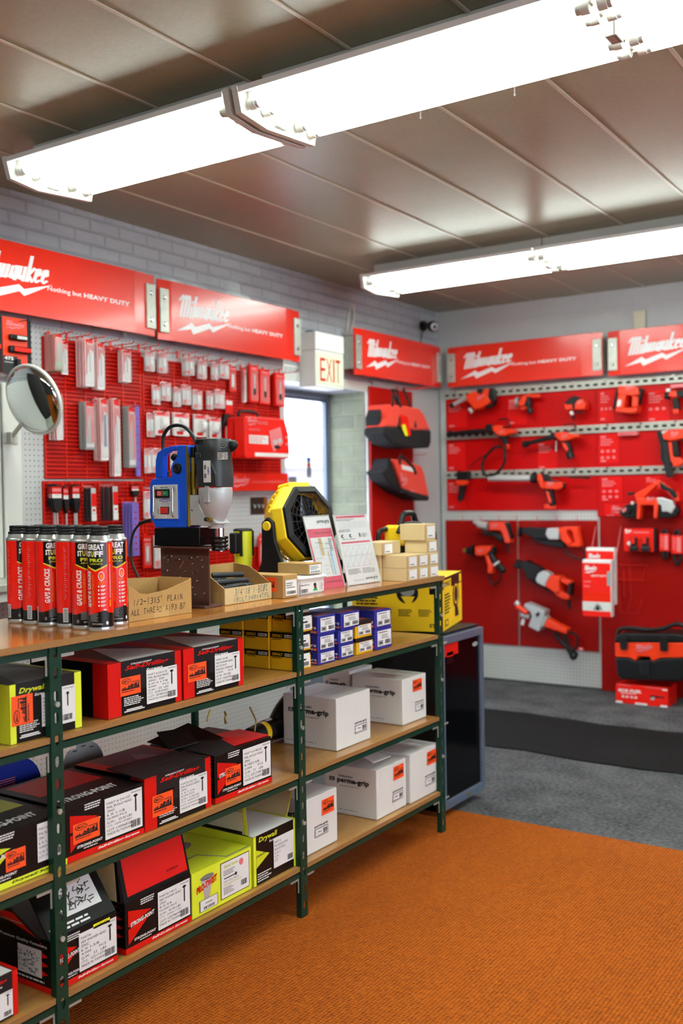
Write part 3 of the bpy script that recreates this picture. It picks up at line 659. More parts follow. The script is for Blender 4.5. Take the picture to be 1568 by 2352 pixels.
# ---------------------------------------------------------------- cartons
class Carton:
    """a box whose front looks along +X of the room; local x to the right, y into the shelf, z up"""
    def __init__(s, name, label, C, bl, br, tl, X, zb, d, body, cat='box', group=None, rot=0, bev=.0015, w=None, h=None):
        a = onx(*C(*bl), X); b = onx(*C(*br), X); c = onx(*C(*tl), X)
        s.w = w or b.y-a.y; s.h = h or c.z-zb; s.d = d; s.loc = (X, a.y, zb+.0006)
        s.t = thing(name, label, cat, s.loc, R(90+rot), group)
        s.m = M(); s.m.box(0, s.w, 0, d, 0, s.h, body, bev)
        s._f()
    def _f(s):
        w, h, d = s.w, s.h, s.d
        s.F = Face(s.m, (0, 0, 0), (w, 0, 0), (0, 0, h)); s.L = Face(s.m, (0, d, 0), (0, -d, 0), (0, 0, h)); s.Tp = Face(s.m, (0, 0, h), (w, 0, 0), (0, d, 0))
        s.F.k = s.L.k = s.Tp.k = 2
    def done(s): s.body = s.m.build('carton', s.t); return s
    def sticker(s, face, u0, v0, u1, v1, fn, name='price_sticker', label=None):
        m = M(); w, h, d = s.w, s.h, s.d
        f = Face(m, (0, 0, 0), (w, 0, 0), (0, 0, h)) if face == 'F' else Face(m, (0, d, 0), (0, -d, 0), (0, 0, h)) if face == 'L' else Face(m, (0, 0, h), (w, 0, 0), (0, d, 0))
        f.k = 7; fn(f, u0, v0, u1, v1); m.build(name, s.t, label=label)
    def price(s, face, *q, turned=False): s.sticker(face, *q, lambda f, *a: price(f, *a, turned=turned), label='bright orange price sticker')
    def plabel(s, face, *q, rows=(), right='STRONG-POINT', pic=True):
        s.sticker(face, *q, lambda f, *a: partlabel(f, *a, rows, pic, right), 'part_label', 'white printed part label')

ID = lambda x, y: (x, y)
XS0 = -1.9525
def selfdrill(label, bl, br, tl, zb, d, rows, icons=False, C=ID, X=XS0, pr=(.15, .36, .42, .70), lb=(.50, .10, .93, .74), top=0):
    c = Carton('screw_box', label, C, bl, br, tl, X, zb, d, 'printdark', 'box', 'red and black screw cartons'); F = c.F
    F.r(0, 0, .17, 1, 'printred'); F.r(.91, 0, 1, 1, 'printred'); F.p([(.17, .62), (.36, .46), (.17, .4)], 'printred')
    F.r(.17, 0, .91, .42, 'printblack'); F.up()
    F.p([(.26, .66), (.44, .66), (.40, .42), (.30, .42)], 'printblack'); F.up()
    F.t(.30, .91, .58, .94, 'STRONG-POINT', 'printwhite', .03); F.t(.22, .80, .82, .91, 'Self-Drilling', 'printred', .03, .4); F.up(); F.t(.50, .735, .73, .785, 'Screws', 'printwhite', .03, .2)
    F.lines(.2, .16, .47, .33, 5, 'printwhite'); F.r(.2, .05, .47, .07, 'printwhite'); F.r(.23, .08, .44, .10, 'printwhite')
    Tp = c.Tp; Tp.r(0, 0, 1, 1, 'printdark').up(); Tp.p([(.17, 0), (.91, 0), (.91, .35), (.60, .8)], 'printgrey' if top else 'printwhite'); Tp.r(.93, 0, 1, 1, 'printred'); Tp.r(0, 0, .15, 1, 'printred')
    if top:
        Tp.up(); Tp.p([(.17, 0), (.35, 0), (.55, .55), (.3, .9)], 'printdark'); Tp.up(); Tp.p([(.2, .1), (.33, .1), (.4, .3)], 'printred'); Tp.lines(.6, .05, .88, .4, 5, 'printwhite'); Tp.t(.2, .5, .6, .58, 'Self-Drilling', 'printred', .02, .3)
    L = c.L; L.r(.82, 0, 1, 1, 'printred').r(0, 0, .82, 1, 'printblack').up()
    if icons:
        for i, (u, v) in enumerate(((.18, .62), (.42, .76), (.18, .30), (.42, .42))): L.ell(u, v, .10, .09, 'printgrey', 6); L.up(.3); L.lines(u-.07, v-.05, u+.07, v+.05, 3, 'printwhite', i); L.r(u-.06, v-.14, u+.06, v-.12, 'printwhite')
        L.lines(.1, .04, .78, .10, 1, 'printwhite')
    c.done(); c.price('F', *pr); c.plabel('F', *lb, rows=rows)
    return c
selfdrill('red and black screw carton on the upper shelf board, hex pictures on its dark side', (248.5, 1655), (417, 1613.5), (249, 1527), ZA, .30,
          ('PART # D617Z', 'PHIL BUGLE HEAD', 'ZINC   DRI', '6-20 X 1-7/8', '4,000      PCS', 'G.W.:  25  LBS', 'I.T.C. : 63749-0718/CL', 'LOT: 187890264', 'MADE IN TAIWAN'), True)
selfdrill('red and black screw carton on the upper shelf board, right one beside the yellow boxes', (422, 1609.6), (559, 1574), (420, 1493), ZA, .30,
          ('PART # 85', 'HEX WASHER HEAD', '#3 POINT', 'ROHS ZINC COMPLIANT', '2,500      PCS', 'G.W. 39 LBS', 'LOT 12004782', 'MADE IN TAIWAN'), pr=(.06, .32, .36, .68))
c = selfdrill('red and black screw carton in the middle of the second board, grey printed lid', (333, 1908), (485, 1849), (333, 1789), ZB_, .27,
          ('PART# D614Z', 'PHIL BUGLE HEAD', 'ZINC', '6 X 1-1/4', '8,000 PCS', 'G.W.:  31.00 LBS.', 'I.T.C. : 63698-0917JC', 'LOT: L65297(40)', 'MADE IN TAIWAN'), top=1, pr=(.10, .22, .40, .62))
m = M(); m.prism([(-.012, -.006, c.h+.001), (c.w*.95, -.004, c.h+.001), (c.w*.95, .11, c.h+.006), (-.02, .12, c.h+.014)], (0, 0, .0025), 'printdark'); m.build('lid_flap', c.t)

def strongpoint(label, bl, br, tl, zb, d, rows, C=ID, X=XS0, lb=(.47, .16, .97, .93), pr=None, band='printred', bandtext='Self-Drilling Screws', tri='printred', topred=True, group='red and black screw cartons', w=None):
    c = Carton('screw_box', label, C, bl, br, tl, X, zb, d, 'printblack', 'box', group, w=w); F = c.F
    F.r(0, 0, 1, .115, band).up(); F.t(.38, .035, .93, .09, bandtext, 'printwhite' if band == 'printred' else 'printblack', .04, .3)
    F.p([(.04, .84), (.04, .52), (.38, .68)], tri); F.p([(.04, .47), (.38, .62), (.04, .17)], tri); F.up(); F.t(.07, .50, .42, .585, 'STRONG-POINT', 'printwhite', .04, .15, dv=.06)
    F.t(.12, .2, .44, .25, 'STRONG-POINT', 'printwhite', .04, .15); F.lines(.2, .15, .44, .185, 1, 'printwhite'); F.lines(.22, .84, .42, .97, 3, 'printwhite')
    T_ = c.Tp; T_.r(0, 0, 1, 1, 'printblack').up()
    if topred: T_.p([(.1, .45), (.9, .45), (.9, .95), (.1, .95)], tri); T_.up(); T_.t(.08, .12, .8, .24, 'STRONG-POINT', 'printwhite', .04, .2)
    L = c.L; L.r(0, 0, 1, .115, band); L.up()
    L.p([(.55, .9), (.62, .74), (.9, .74), (.97, .9)], 'printdark')
    for i in range(4): L.p([(.86, .28+i*.17), (.86, .42+i*.17), (.97, .35+i*.17)], tri)
    c.done()
    if lb: c.plabel('F', *lb, rows=rows)
    if pr: c.price('F', *pr)
    return c
strongpoint('black screw carton on the second board just right of the left green post', (154, 1979.5), (331, 1908), (154, 1857), ZB_, .28,
            ('PART # D612Z', 'PHIL BUGLE HEAD', 'ZINC', '6 X 1-1/8', '10,000 PCS', 'G.W.:   35.00 LBS', 'I.T.C. : 63751-0718/JC', 'LOT: L00068101', 'MADE IN TAIWAN'), pr=(.07, .30, .40, .66))
c = strongpoint('black screw carton with torn black lid flaps, right end of the second board', (494, 1847), (624.5, 1797), (494, 1736), ZB_, .26,
            ('PART # D825Z', 'PHIL BUGLE HEAD', 'ZINC', '8-18X2-5/8', '2,000      PCS', 'G.W.   21    LBS', 'I.T.C. 63517-0817', ' MADE IN TAIWAN'), pr=(.17, .30, .43, .66), topred=False)
F = Face(c.m, (0, 0, 0), (1, 0, 0), (0, 0, 1))
m = M(); h = c.h
for q, cl in (([(-.02, -.02, h+.004), (.07, -.03, h+.01), (.10, .10, h+.03), (-.04, .11, h+.02)], 'printdark'), ([(-.05, .08, h+.012), (.10, .05, h+.024), (.11, .20, h+.05), (-.07, .2, h+.03)], 'printblack'),
             ([(.06, .02, h+.003), (c.w, .01, h+.002), (c.w, .13, h+.006), (.09, .14, h+.016)], 'printred'), ([(-.08, .1, h+.02), (.01, .07, h+.028), (.06, .16, h+.05), (-.03, .2, h+.05)], 'printdark')):
    mm = M(); mm.prism(q, (0, 0, .0025), cl); mm.build('lid_flap', c.t)
# lowest board
c = strongpoint('black screw carton with its plain red lid standing open, lowest board', (289, 2202.7), (440, 2120), (287, 2078), ZC, .27,
            ('PART# H812', 'HEX WASHER HEAD', 'ZINC', '8 X 3/4', '10,000 PCS', 'G.W.:  42.00 LBS.', 'I.T.C. : 63543-1117JC', 'LOT: L00786001', 'MADE IN TAIWAN'), topred=False)
mm = M(); w_, h_ = c.w, c.h; mm.T = Matrix.Translation((0, .002, h_)) @ Matrix.Rotation(R(-14), 4, 'X')
mm.box(0, w_, 0, .003, 0, .132, 'printblack'); f = Face(mm, (0, 0, 0), (w_, 0, 0), (0, 0, .132)); f.r(.06, .10, .97, .93, 'printred').up(); f.t(.66, .22, .84, .28, 'By 8939821/01', 'printblack', .01); mm.build('open_lid', c.t)
mm = M(); mm.T = Matrix.Translation((.001, .02, h_)) @ Matrix.Rotation(R(-4), 4, 'Y'); mm.box(0, .003, 0, .2, 0, .11, 'printblack'); mm.box(-.0004, 0, .01, .19, .0, .105, 'palewood'); mm.build('side_flap', c.t)
c = strongpoint('black screw carton with a photo printed lid raised, behind the left post', (119, 2303), (270, 2203), (119, 2163), ZC, .27,
            ('PART#', 'HEX WASHER HEAD', 'ZINC', '6 X 1-5/8', '4,000      PCS', 'G.W.   33   LBS', 'I.T.C. : 63517-0718', ' MADE IN TAIWAN'), lb=(.40, .16, .98, .90), topred=False)
c.sticker('F', .62, .86, .88, .95, lambda f, *a: (f.r(*a, 'yellowsticker'), f.up(), f.t(a[0]+.04, a[1]+.025, a[2]-.04, a[3]-.025, 'D6817Z', 'ink')), 'yellow_sticker', 'small yellow sticker')
def jumble(F, u0, v0, u1, v1, seed):
    rr = random.Random(seed); F.r(u0, v0, u1, v1, 'label').up(.5)
    for i in range(60):
        F.k += .02; u = rr.uniform(u0+.05*(u1-u0), u1-.2*(u1-u0)); v = rr.uniform(v0+.06*(v1-v0), v1-.2*(v1-v0)); a = rr.uniform(0, 3.1); l = .14*(u1-u0)
        dx_, dy_ = math.cos(a)*l, abs(math.sin(a))*l; nx, ny = -math.sin(a)*l*.2, math.cos(a)*l*.2
        F.p([(u, v), (u+dx_, v+dy_), (u+dx_+nx, v+dy_+ny), (u+nx, v+ny)], rr.choice(('printgrey', 'ink', 'printdark', 'greyink')))
mm = M(); mm.T = Matrix.Translation((0, .004, c.h)) @ Matrix.Rotation(R(-38), 4, 'X'); mm.box(0, c.w, 0, .003, 0, .165, 'printblack')
f = Face(mm, (0, 0, 0), (c.w, 0, 0), (0, 0, .165)); f.k = 2; jumble(f, .30, .22, .88, .86, 4); f.t(.05, .88, .8, .96, 'Premium Quality Fasteners', 'printwhite', .01); f.lines(.05, .04, .95, .16, 2, 'printwhite'); mm.build('open_lid', c.t)
mm = M(); mm.T = Matrix.Translation((-.002, .03, c.h)) @ Matrix.Rotation(R(-38), 4, 'Y'); mm.box(-.003, 0, 0, .17, 0, .13, 'printblack'); f = Face(mm, (-.003, .17, 0), (0, -.17, 0), (0, 0, .13)); f.k = 2
f.p([(.25, .9), (.95, .9), (.95, .1)], 'printred').up(); f.t(.4, .5, .95, .58, 'STRONG-POINT', 'printwhite', .03); mm.build('side_flap', c.t)
f = Face(mm, (0, 0, 0), (1, 0, 0), (0, 0, 1))
mm = M(); L = Face(mm, (0, c.d, 0), (0, -c.d, 0), (0, 0, c.h)); L.k = 4; L.t(.30, .83, .95, .90, 'Premium Quality Fasteners', 'printwhite', .01); jumble(L, .55, .25, .88, .78, 9); L.lines(.5, .15, .95, .22, 1, 'printwhite'); mm.build('side_print', c.t)
# white and red carton, lower left corner
c = selfdrill('white and red screw carton at the lower left corner of the picture', (-95, 2441), (42, 2339), (-95, 2290), ZC, .2, ('PART # D', 'PHIL', 'ZINC', '8 X 2', '2,000 PCS', 'G.W.', 'LOT'), X=-1.9525, lb=(.42, .05, .9, .62), pr=(.1, .3, .3, .6))
# drywall cartons
def drywall(label, bl, br, tl, zb, d, X=XS0, C=ID, big=True, rows=('PART #', 'PHIL BUGLE', 'FINE', '6 X 2', 'G.W.', 'LOT')):
    c = Carton('screw_box', label, C, bl, br, tl, X, zb, d, 'printblack', 'box', 'yellow and black drywall screw cartons'); F = c.F
    F.r(0, 0, .08, 1, 'lime'); F.r(.9 if big else .93, 0, 1, 1, 'lime'); F.r(.08, .8, .9, 1, 'printdark'); F.up()
    F.t(.12, .80, .50, .92, 'Drywall', 'printlime', .03, .3); F.up(); F.t(.33, .735, .50, .785, 'Screws', 'printwhite', .03, .2)
    F.lines(.12, .16, .40, .33, 5, 'printwhite'); F.r(.12, .07, .4, .09, 'printwhite'); F.r(.14, .10, .38, .12, 'printwhite')
    L = c.L; L.r(.0, 0, 1, 1, 'lime'); T_ = c.Tp; T_.r(0, 0, 1, 1, 'printdark').up(); T_.p([(.1, 0), (.9, 0), (.9, .5), (.6, .9)], 'printgrey'); T_.r(.92, 0, 1, 1, 'lime')
    c.done(); return c
c = drywall('yellow and black drywall screw carton on the upper board behind the left green post', (24, 1716), (188, 1673), (23, 1575), ZA, .28)
c.price('F', .02, .30, .30, .80, turned=True); c.plabel('F', .42, .18, .62, .74, rows=('PART #', 'PHIL BUGLE', 'ZINC', '6 X 1-5/8', '4,000 PCS', 'G.W.', 'LOT', 'MADE IN TAIWAN'), right='', pic=False)
def bigscrew(f, u0, v0, u1, v1):
    s = f.sub(u0, v0, u1, v1); s.r(0, 0, 1, 1, 'label').up(); s.t(.2, .92, .9, .95, 'STRONG-POINT', 'ink', .01); s.r(.46, .48, .54, .8, 'ink'); s.ell(.5, .8, .10, .04, 'ink'); s.p([(.46, .48), (.54, .48), (.5, .44)], 'ink'); s.bars(.15, .08, .8, .24, 'ink', 13)
c.sticker('F', .68, .14, .9, .80, bigscrew, 'part_label', 'white label with a screw drawing')
c = strongpoint('black carton with a lime printed lid at the left edge of the second board', (-60, 2075), (155, 1995), (-60, 1936), ZB_, .28, ('PART # D61', 'PHIL BUGLE HD', 'ZINC', '6 X 1-5/8', '4,000 PCS', 'G.W. 34', 'LOT 19'), band='lime',
                bandtext='Drywall Screws', tri='printlime', lb=(.66, .24, .97, .94), pr=(.32, .28, .53, .64), topred=True, group='yellow and black drywall screw cartons')
c = Carton('screw_box', 'bright lime yellow screw carton with a label and screw picture, lowest board', ID, (442, 2118), (578, 2042), (442, 2009), XS0, ZC, .30, 'lime'); F = c.F
f = F.sub(.47, .12, .95, .92); f.r(-.02, -.02, 1.02, 1.02, 'ink').up(); f.r(0, 0, 1, 1, 'label').up(); f.t(.1, .82, .6, .92, 'Drywall Screws', 'printlime', .03, .2); f.lines(.08, .62, .5, .78, 3, 'greyink'); f.r(.1, .53, .5, .56, 'ink'); f.ell(.52, .55, .04, .05, 'ink')
f.t(.1, .42, .62, .48, '10 X 1 1/2 in.  3.81 cm', 'ink'); f.t(.1, .33, .75, .39, 'Quality and great Value for money', 'printlime', .02, .2); f.lines(.08, .08, .5, .3, 5, 'greyink'); f.bars(.7, .12, .92, .28, 'ink', 12); f.ell(.72, .82, .08, .1, 'packpink')
F.k = 3; F.ell(.24, .80, .11, .06, 'greyink'); F.p([(.15, .76), (.33, .76), (.27, .30), (.2, .30)], 'silver'); F.up(); F.t(.07, .50, .40, .66, 'PRO-TWIST', 'printred', .05, .1, dv=.12)
g = F.sub(.12, .08, .40, .32); g.r(-.03, -.03, 1.03, 1.03, 'ink').up(); g.r(0, 0, 1, 1, 'label').up(); g.r(.3, .6, .7, .66, 'ink'); g.bars(.2, .1, .8, .35, 'ink', 10)
T_ = c.Tp; T_.r(0, .0, 1, 1, 'printlime').up(); T_.p([(0, .30), (.46, .30), (.60, .02), (1, .02), (1, .04), (.62, .04), (.48, .32), (0, .32)], 'greyink'); T_.ell(.45, .62, .28, .12, 'greyink'); T_.up(); T_.t(.28, .58, .70, .66, 'PRO-TWIST', 'printred', .04, .2)
c.done()
c = Carton('screw_box', 'black drywall screw carton with yellow edges beside the middle post, lowest board', ID, (582.6, 2033), (680, 1985), (583, 1924), XS0, ZC, .28, 'printblack', group='yellow and black drywall screw cartons'); F = c.F
F.r(0, 0, .06, 1, 'lime'); F.r(.94, 0, 1, 1, 'lime'); F.up(); F.t(.12, .82, .55, .95, 'Drywall', 'printlime', .03, .2); F.up(); F.t(.36, .76, .56, .81, 'Screws', 'printwhite', .03); F.p([(.06, .72), (.36, .55), (.06, .35)], 'printlime'); F.up(); F.t(.06, .55, .3, .6, 'STRONG-POINT', 'printblack', .02, .1, dv=.04)
F.lines(.08, .05, .4, .24, 4, 'printwhite'); T_ = c.Tp; T_.r(0, 0, 1, 1, 'printwhite').up(); T_.p([(0, 0), (.2, 1), (0, 1)], 'printblack'); T_.r(.94, 0, 1, 1, 'lime'); c.L.r(0, 0, 1, 1, 'lime')
c.done(); c.plabel('F', .45, .18, .93, .80, rows=('PART #', 'PHIL BUGLE HEAD', 'BLACK PHOS', '6 X 1', 'G.W.', 'LOT'), pic=False, right='')
mm = M(); mm.T = Matrix.Translation((.004, .02, c.h+.002)) @ Matrix.Rotation(R(-8), 4, 'Y'); mm.box(0, .003, 0, .24, 0, .12, 'printgrey'); mm.box(-.0005, 0, 0, .24, 0, .12, 'tubbox'); f = Face(mm, (-.0008, .24, 0), (0, -.24, 0), (0, 0, .12)); f.k = 1; f.lines(.1, .3, .6, .9, 9, 'greyink'); f.bars(.3, .6, .95, .95, 'greyink', 20); f.r(.94, 0, 1, 1, 'lime'); f.r(0, 0, .9, .08, 'printblack'); mm.build('side_flap', c.t)
mm = M(); mm.T = Matrix.Translation((c.w-.004, .03, c.h+.002)) @ Matrix.Rotation(R(22), 4, 'Y'); mm.box(-.003, 0, 0, .2, 0, .10, 'kraftlight'); mm.box(-.0035, -.003, 0, .004, 0, .10, 'lime'); mm.build('side_flap', c.t)

# yellow boxes and violet boxes on the upper board
def ybox(label, y, z, x, w=.086, d=.10, h=.060, front=True, rot=0, nm='fastener_box'):
    t_ = thing(nm, label, 'box', (x, y, z+.0005), R(90+rot), 'small yellow boxes on the upper board'); m = M(); m.box(0, w, 0, d, 0, h, 'printyellow', .001)
    L = Face(m, (0, d, 0), (0, -d, 0), (0, 0, h)); L.k = 2; L.r(0, .70, 1, 1, 'printblack'); L.r(.0, .9, 1, 1, 'printblack'); L.up(); L.t(.08, .76, .50, .92, 'DEWALT', 'printyellow', .03); L.r(.58, .75, .95, .92, 'label'); L.up(); L.bars(.6, .77, .93, .9, 'ink', 12); L.lines(.08, .6, .5, .68, 1, 'printblack')
    T_ = Face(m, (0, 0, h), (w, 0, 0), (0, d, 0)); T_.k = 2; T_.r(0, .0, 1, 1, 'printblack'); T_.up(); T_.r(.1, .1, .9, .3, 'orangesticker')
    if front:
        F = Face(m, (0, 0, 0), (w, 0, 0), (0, 0, h)); F.k = 2; F.r(0, .72, 1, 1, 'printblack')
    m.build('carton', t_)
    if front:
        q = M(); F = Face(q, (0, 0, 0), (w, 0, 0), (0, 0, h)); F.k = 5; f = F.sub(.08, .10, .92, .84); f.r(0, 0, 1, 1, 'label').up(); f.lines(.08, .75, .7, .9, 1, 'ink'); f.r(.15, .5, .7, .62, 'ink'); f.r(.08, .1, .35, .35, 'ink'); f.bars(.5, .1, .92, .38, 'ink', 12); q.build('part_label', t_)
    return t_
pos = ('front', 'second', 'rear')
for r_, row in enumerate(('bottom', 'middle', 'top')):
    for k in range(3):
        ybox('small yellow and black box, %s row of the block by the middle post, %s one' % (row, pos[k]), 2.622+(.012 if (r_ == 2 and k == 0) else 0)-.006*k, ZA+.061*r_, -1.944-.104*k, front=(k == 0))
def vbox(C, bl, br, tl, zb, label, X=-1.944, d=.17, yellow=False, h=None):
    c = Carton('fastener_box', label, C, bl, br, tl, X, zb, d, 'printyellow' if yellow else 'printblue', 'box', 'violet and yellow fastener boxes', bev=.001, h=h); F = c.F
    if yellow: F.r(0, .74, 1, 1, 'printdark'); c.L.r(0, .74, 1, 1, 'printdark')
    else: c.L.r(0, .10, 1, .24, 'printred').up(); c.L.t(.45, .32, .97, .52, 'Powers', 'printwhite', .04); c.L.up(); c.L.t(.4, .12, .97, .22, 'FASTENERS', 'printwhite', .02); F.r(0, .03, 1, .1, 'printblue')
    c.Tp.r(0, 0, 1, 1, 'printdark' if yellow else 'printblue').up(); c.Tp.r(.2, .1, .9, .2, 'orangesticker')
    c.done()
    q = M(); F = Face(q, (0, 0, 0), (c.w, 0, 0), (0, 0, c.h)); F.k = 5; f = F.sub(.14, .14, .94, .90 if not yellow else .72); f.r(0, 0, 1, 1, 'label').up(); f.lines(.08, .82, .8, .94, 1, 'ink'); f.lines(.3, .45, .9, .75, 3, 'greyink'); f.r(.06, .08, .38, .36, 'ink'); f.up(); f.r(.1, .12, .34, .32, 'label').up(); f.r(.12, .15, .32, .29, 'ink'); f.bars(.55, .1, .92, .38, 'ink', 12); q.build('part_label', c.t)
    return c
def col(C, rows, name, X=-1.944, yellow=False):
    z = ZA
    for i, (bl, br, tl) in enumerate(rows):
        nm = ('bottom', 'second', 'top')[i] if len(rows) == 3 else ('lower', 'upper')[i]
        c = vbox(C, bl, br, tl, z, 'small %s box, %s of the %s' % ('yellow and grey' if yellow else 'violet blue', nm, name), X, yellow=yellow); z += c.h+.001
col(C6, (((583, 381), (680, 354), (583, 303)), ((580, 287), (678, 262), (580, 205)), ((580, 190), (683, 165), (578, 96))), 'left violet stack next to the middle post')
col(C6, (((705, 350), (789, 325), (703, 262)), ((700, 255), (786, 230), (698, 178)), ((715, 158), (823, 134), (714, 76))), 'middle violet stack on the upper board')
col(C6, (((806, 318), (900, 291), (806, 222)), ((800, 215), (893, 190), (800, 122))), 'yellow stack between the violet boxes', yellow=True)
col(C6, (((912, 272), (1010, 250), (912, 170)), ((910, 160), (1004, 135), (908, 62))), 'right violet stack on the upper board')
# flat violet box lying behind
vb = vbox(C6, (560, 62), (700, 60), (560, 40), ZA+.165, 'flat violet box lying at the back on top of the yellow boxes', X=-2.1, h=.03)

# ---------------------------------------------------------------- white cartons
def perma(label, C, bl, br, tl, zb, d=.232, price_=None, X=-1.97, lab=(.52, .20, .88, .36), rot=0, name='perma-grip'):
    c = Carton('white_carton', label, C, bl, br, tl, X, zb, d, 'cartonwhite', 'box', 'white cartons on the lower boards', bev=.003, rot=rot); L = c.L
    L.t(.27, .76, .55, .80, 'THE ORIGINAL GRIPSON', 'ink', .02); L.t(.25, .62, .86, .75, 'perma-grip', 'ink', .05); L.t(.30, .57, .68, .60, 'www.perma-grip.com', 'ink'); L.r(.10, .66, .2, .74, 'ink'); L.up(); L.lines(.12, .67, .19, .73, 3, 'label')
    L.lines(.05, .09, .95, .11, 1, 'greyink')
    c.Tp.r(0, .495, 1, .505, 'greyink'); c.Tp.r(.40, .0, .60, 1, 'cartonwhite'); c.F.r(.44, .72, .6, 1, 'cartonwhite')
    for u in (0, 1): pass
    F = c.F; u0, v0, u1, v1 = lab; F.up(); F.t(u0, v1+.02, u1, v1+.07, 'perma-grip', 'ink', .02); f = F.sub(u0, v0, u1, v1); f.r(0, 0, 1, 1, 'ink').up(); f.r(.03, .06, .97, .94, 'label').up(); f.t(.06, .45, .5, .7, '1" - 36pcs', 'ink', .01); f.bars(.62, .25, .92, .8, 'ink', 12); f.r(.06, .15, .92, .2, 'ink')
    c.done()
    if price_: c.price('F', *price_)
    return c
perma('white carton in front on the second board, just right of the middle post', C6, (692, 876), (888, 800), (690, 571), ZB_, X=-1.982)
perma('white carton with orange sticker at the right end of the second board', C6, (1075, 729), (1211, 655), (1072, 461), ZB_, price_=(.42, .66, .80, .92), X=-1.978)
perma('white carton standing at the back of the second board behind the others', C6, (768, 640), (900, 610), (768, 408), ZB_, X=-2.235, d=.13)
perma('white carton with orange sticker right beside the middle post, lowest board', C6, (520, 1486), (696, 1389), (520, 1158), ZC, price_=(.48, .60, .88, .88), X=-1.968, lab=(.24, .25, .68, .40))
perma('white carton with a raised lid flap in the middle of the lowest board', C6, (925, 1273), (1096, 1189), (921, 988), ZC, price_=(.55, .64, .90, .92), X=-1.962)
perma('white carton at the right end of the lowest board, partly behind another', C6, (1120, 1183), (1281, 1104), (1112, 898), ZC, price_=(.58, .62, .92, .90), X=-1.953)
c = [o for o in bpy.data.objects if o.name == 'white_carton.004'][0]
m = M(); m.prism([(-.02, .0, .215), (.12, .01, .207), (.13, .10, .216), (.02, .12, .235)], (0, 0, .003), 'cartonwhite'); m.build('lid_flap', c)
# ================================================================ things on the counter
class CFace(Face):
    """print wrapped round an upright cylinder: u in turns of angle, v in height"""
    def __init__(s, m, rad, z0, z1): s.m = m; s.R = rad; s.z0 = z0; s.z1 = z1; s.k = 1
    def P(s, u, v, k=None):
        a = R(u); r = s.R+.0003*(s.k if k is None else k); return Vector((r*math.cos(a), r*math.sin(a), s.z0+(s.z1-s.z0)*v))
    def r(s, u0, v0, u1, v1, c):
        n = max(1, int(abs(u1-u0)/9))
        for i in range(n):
            a = u0+(u1-u0)*i/n; b = u0+(u1-u0)*(i+1)/n; s.m.face([s.P(a, v0), s.P(b, v0), s.P(b, v1), s.P(a, v1)], c)
        return s
    def t(s, u0, v0, u1, v1, txt, c, bold=0.0, shear=0.0, up=False):
        vs, fs = glyphs(txt, bold, shear)
        if up: pts = [s.P(u1-(u1-u0)*y, v0+(v1-v0)*x) for x, y in vs]
        else: pts = [s.P(u0+(u1-u0)*x, v0+(v1-v0)*y) for x, y in vs]
        s.m.raw(pts, fs, c); return s
    def slope(s, u0, u1, vb, va, vt, c):   # band from v=vb up to a line va(u0) -> vt(u1)
        n = max(1, int(abs(u1-u0)/9))
        for i in range(n):
            f, g = i/n, (i+1)/n; a = u0+(u1-u0)*f; b = u0+(u1-u0)*g
            s.m.face([s.P(a, vb[0]+(vb[1]-vb[0])*f), s.P(b, vb[0]+(vb[1]-vb[0])*g), s.P(b, va+(vt-va)*g), s.P(a, va+(vt-va)*f)], c)
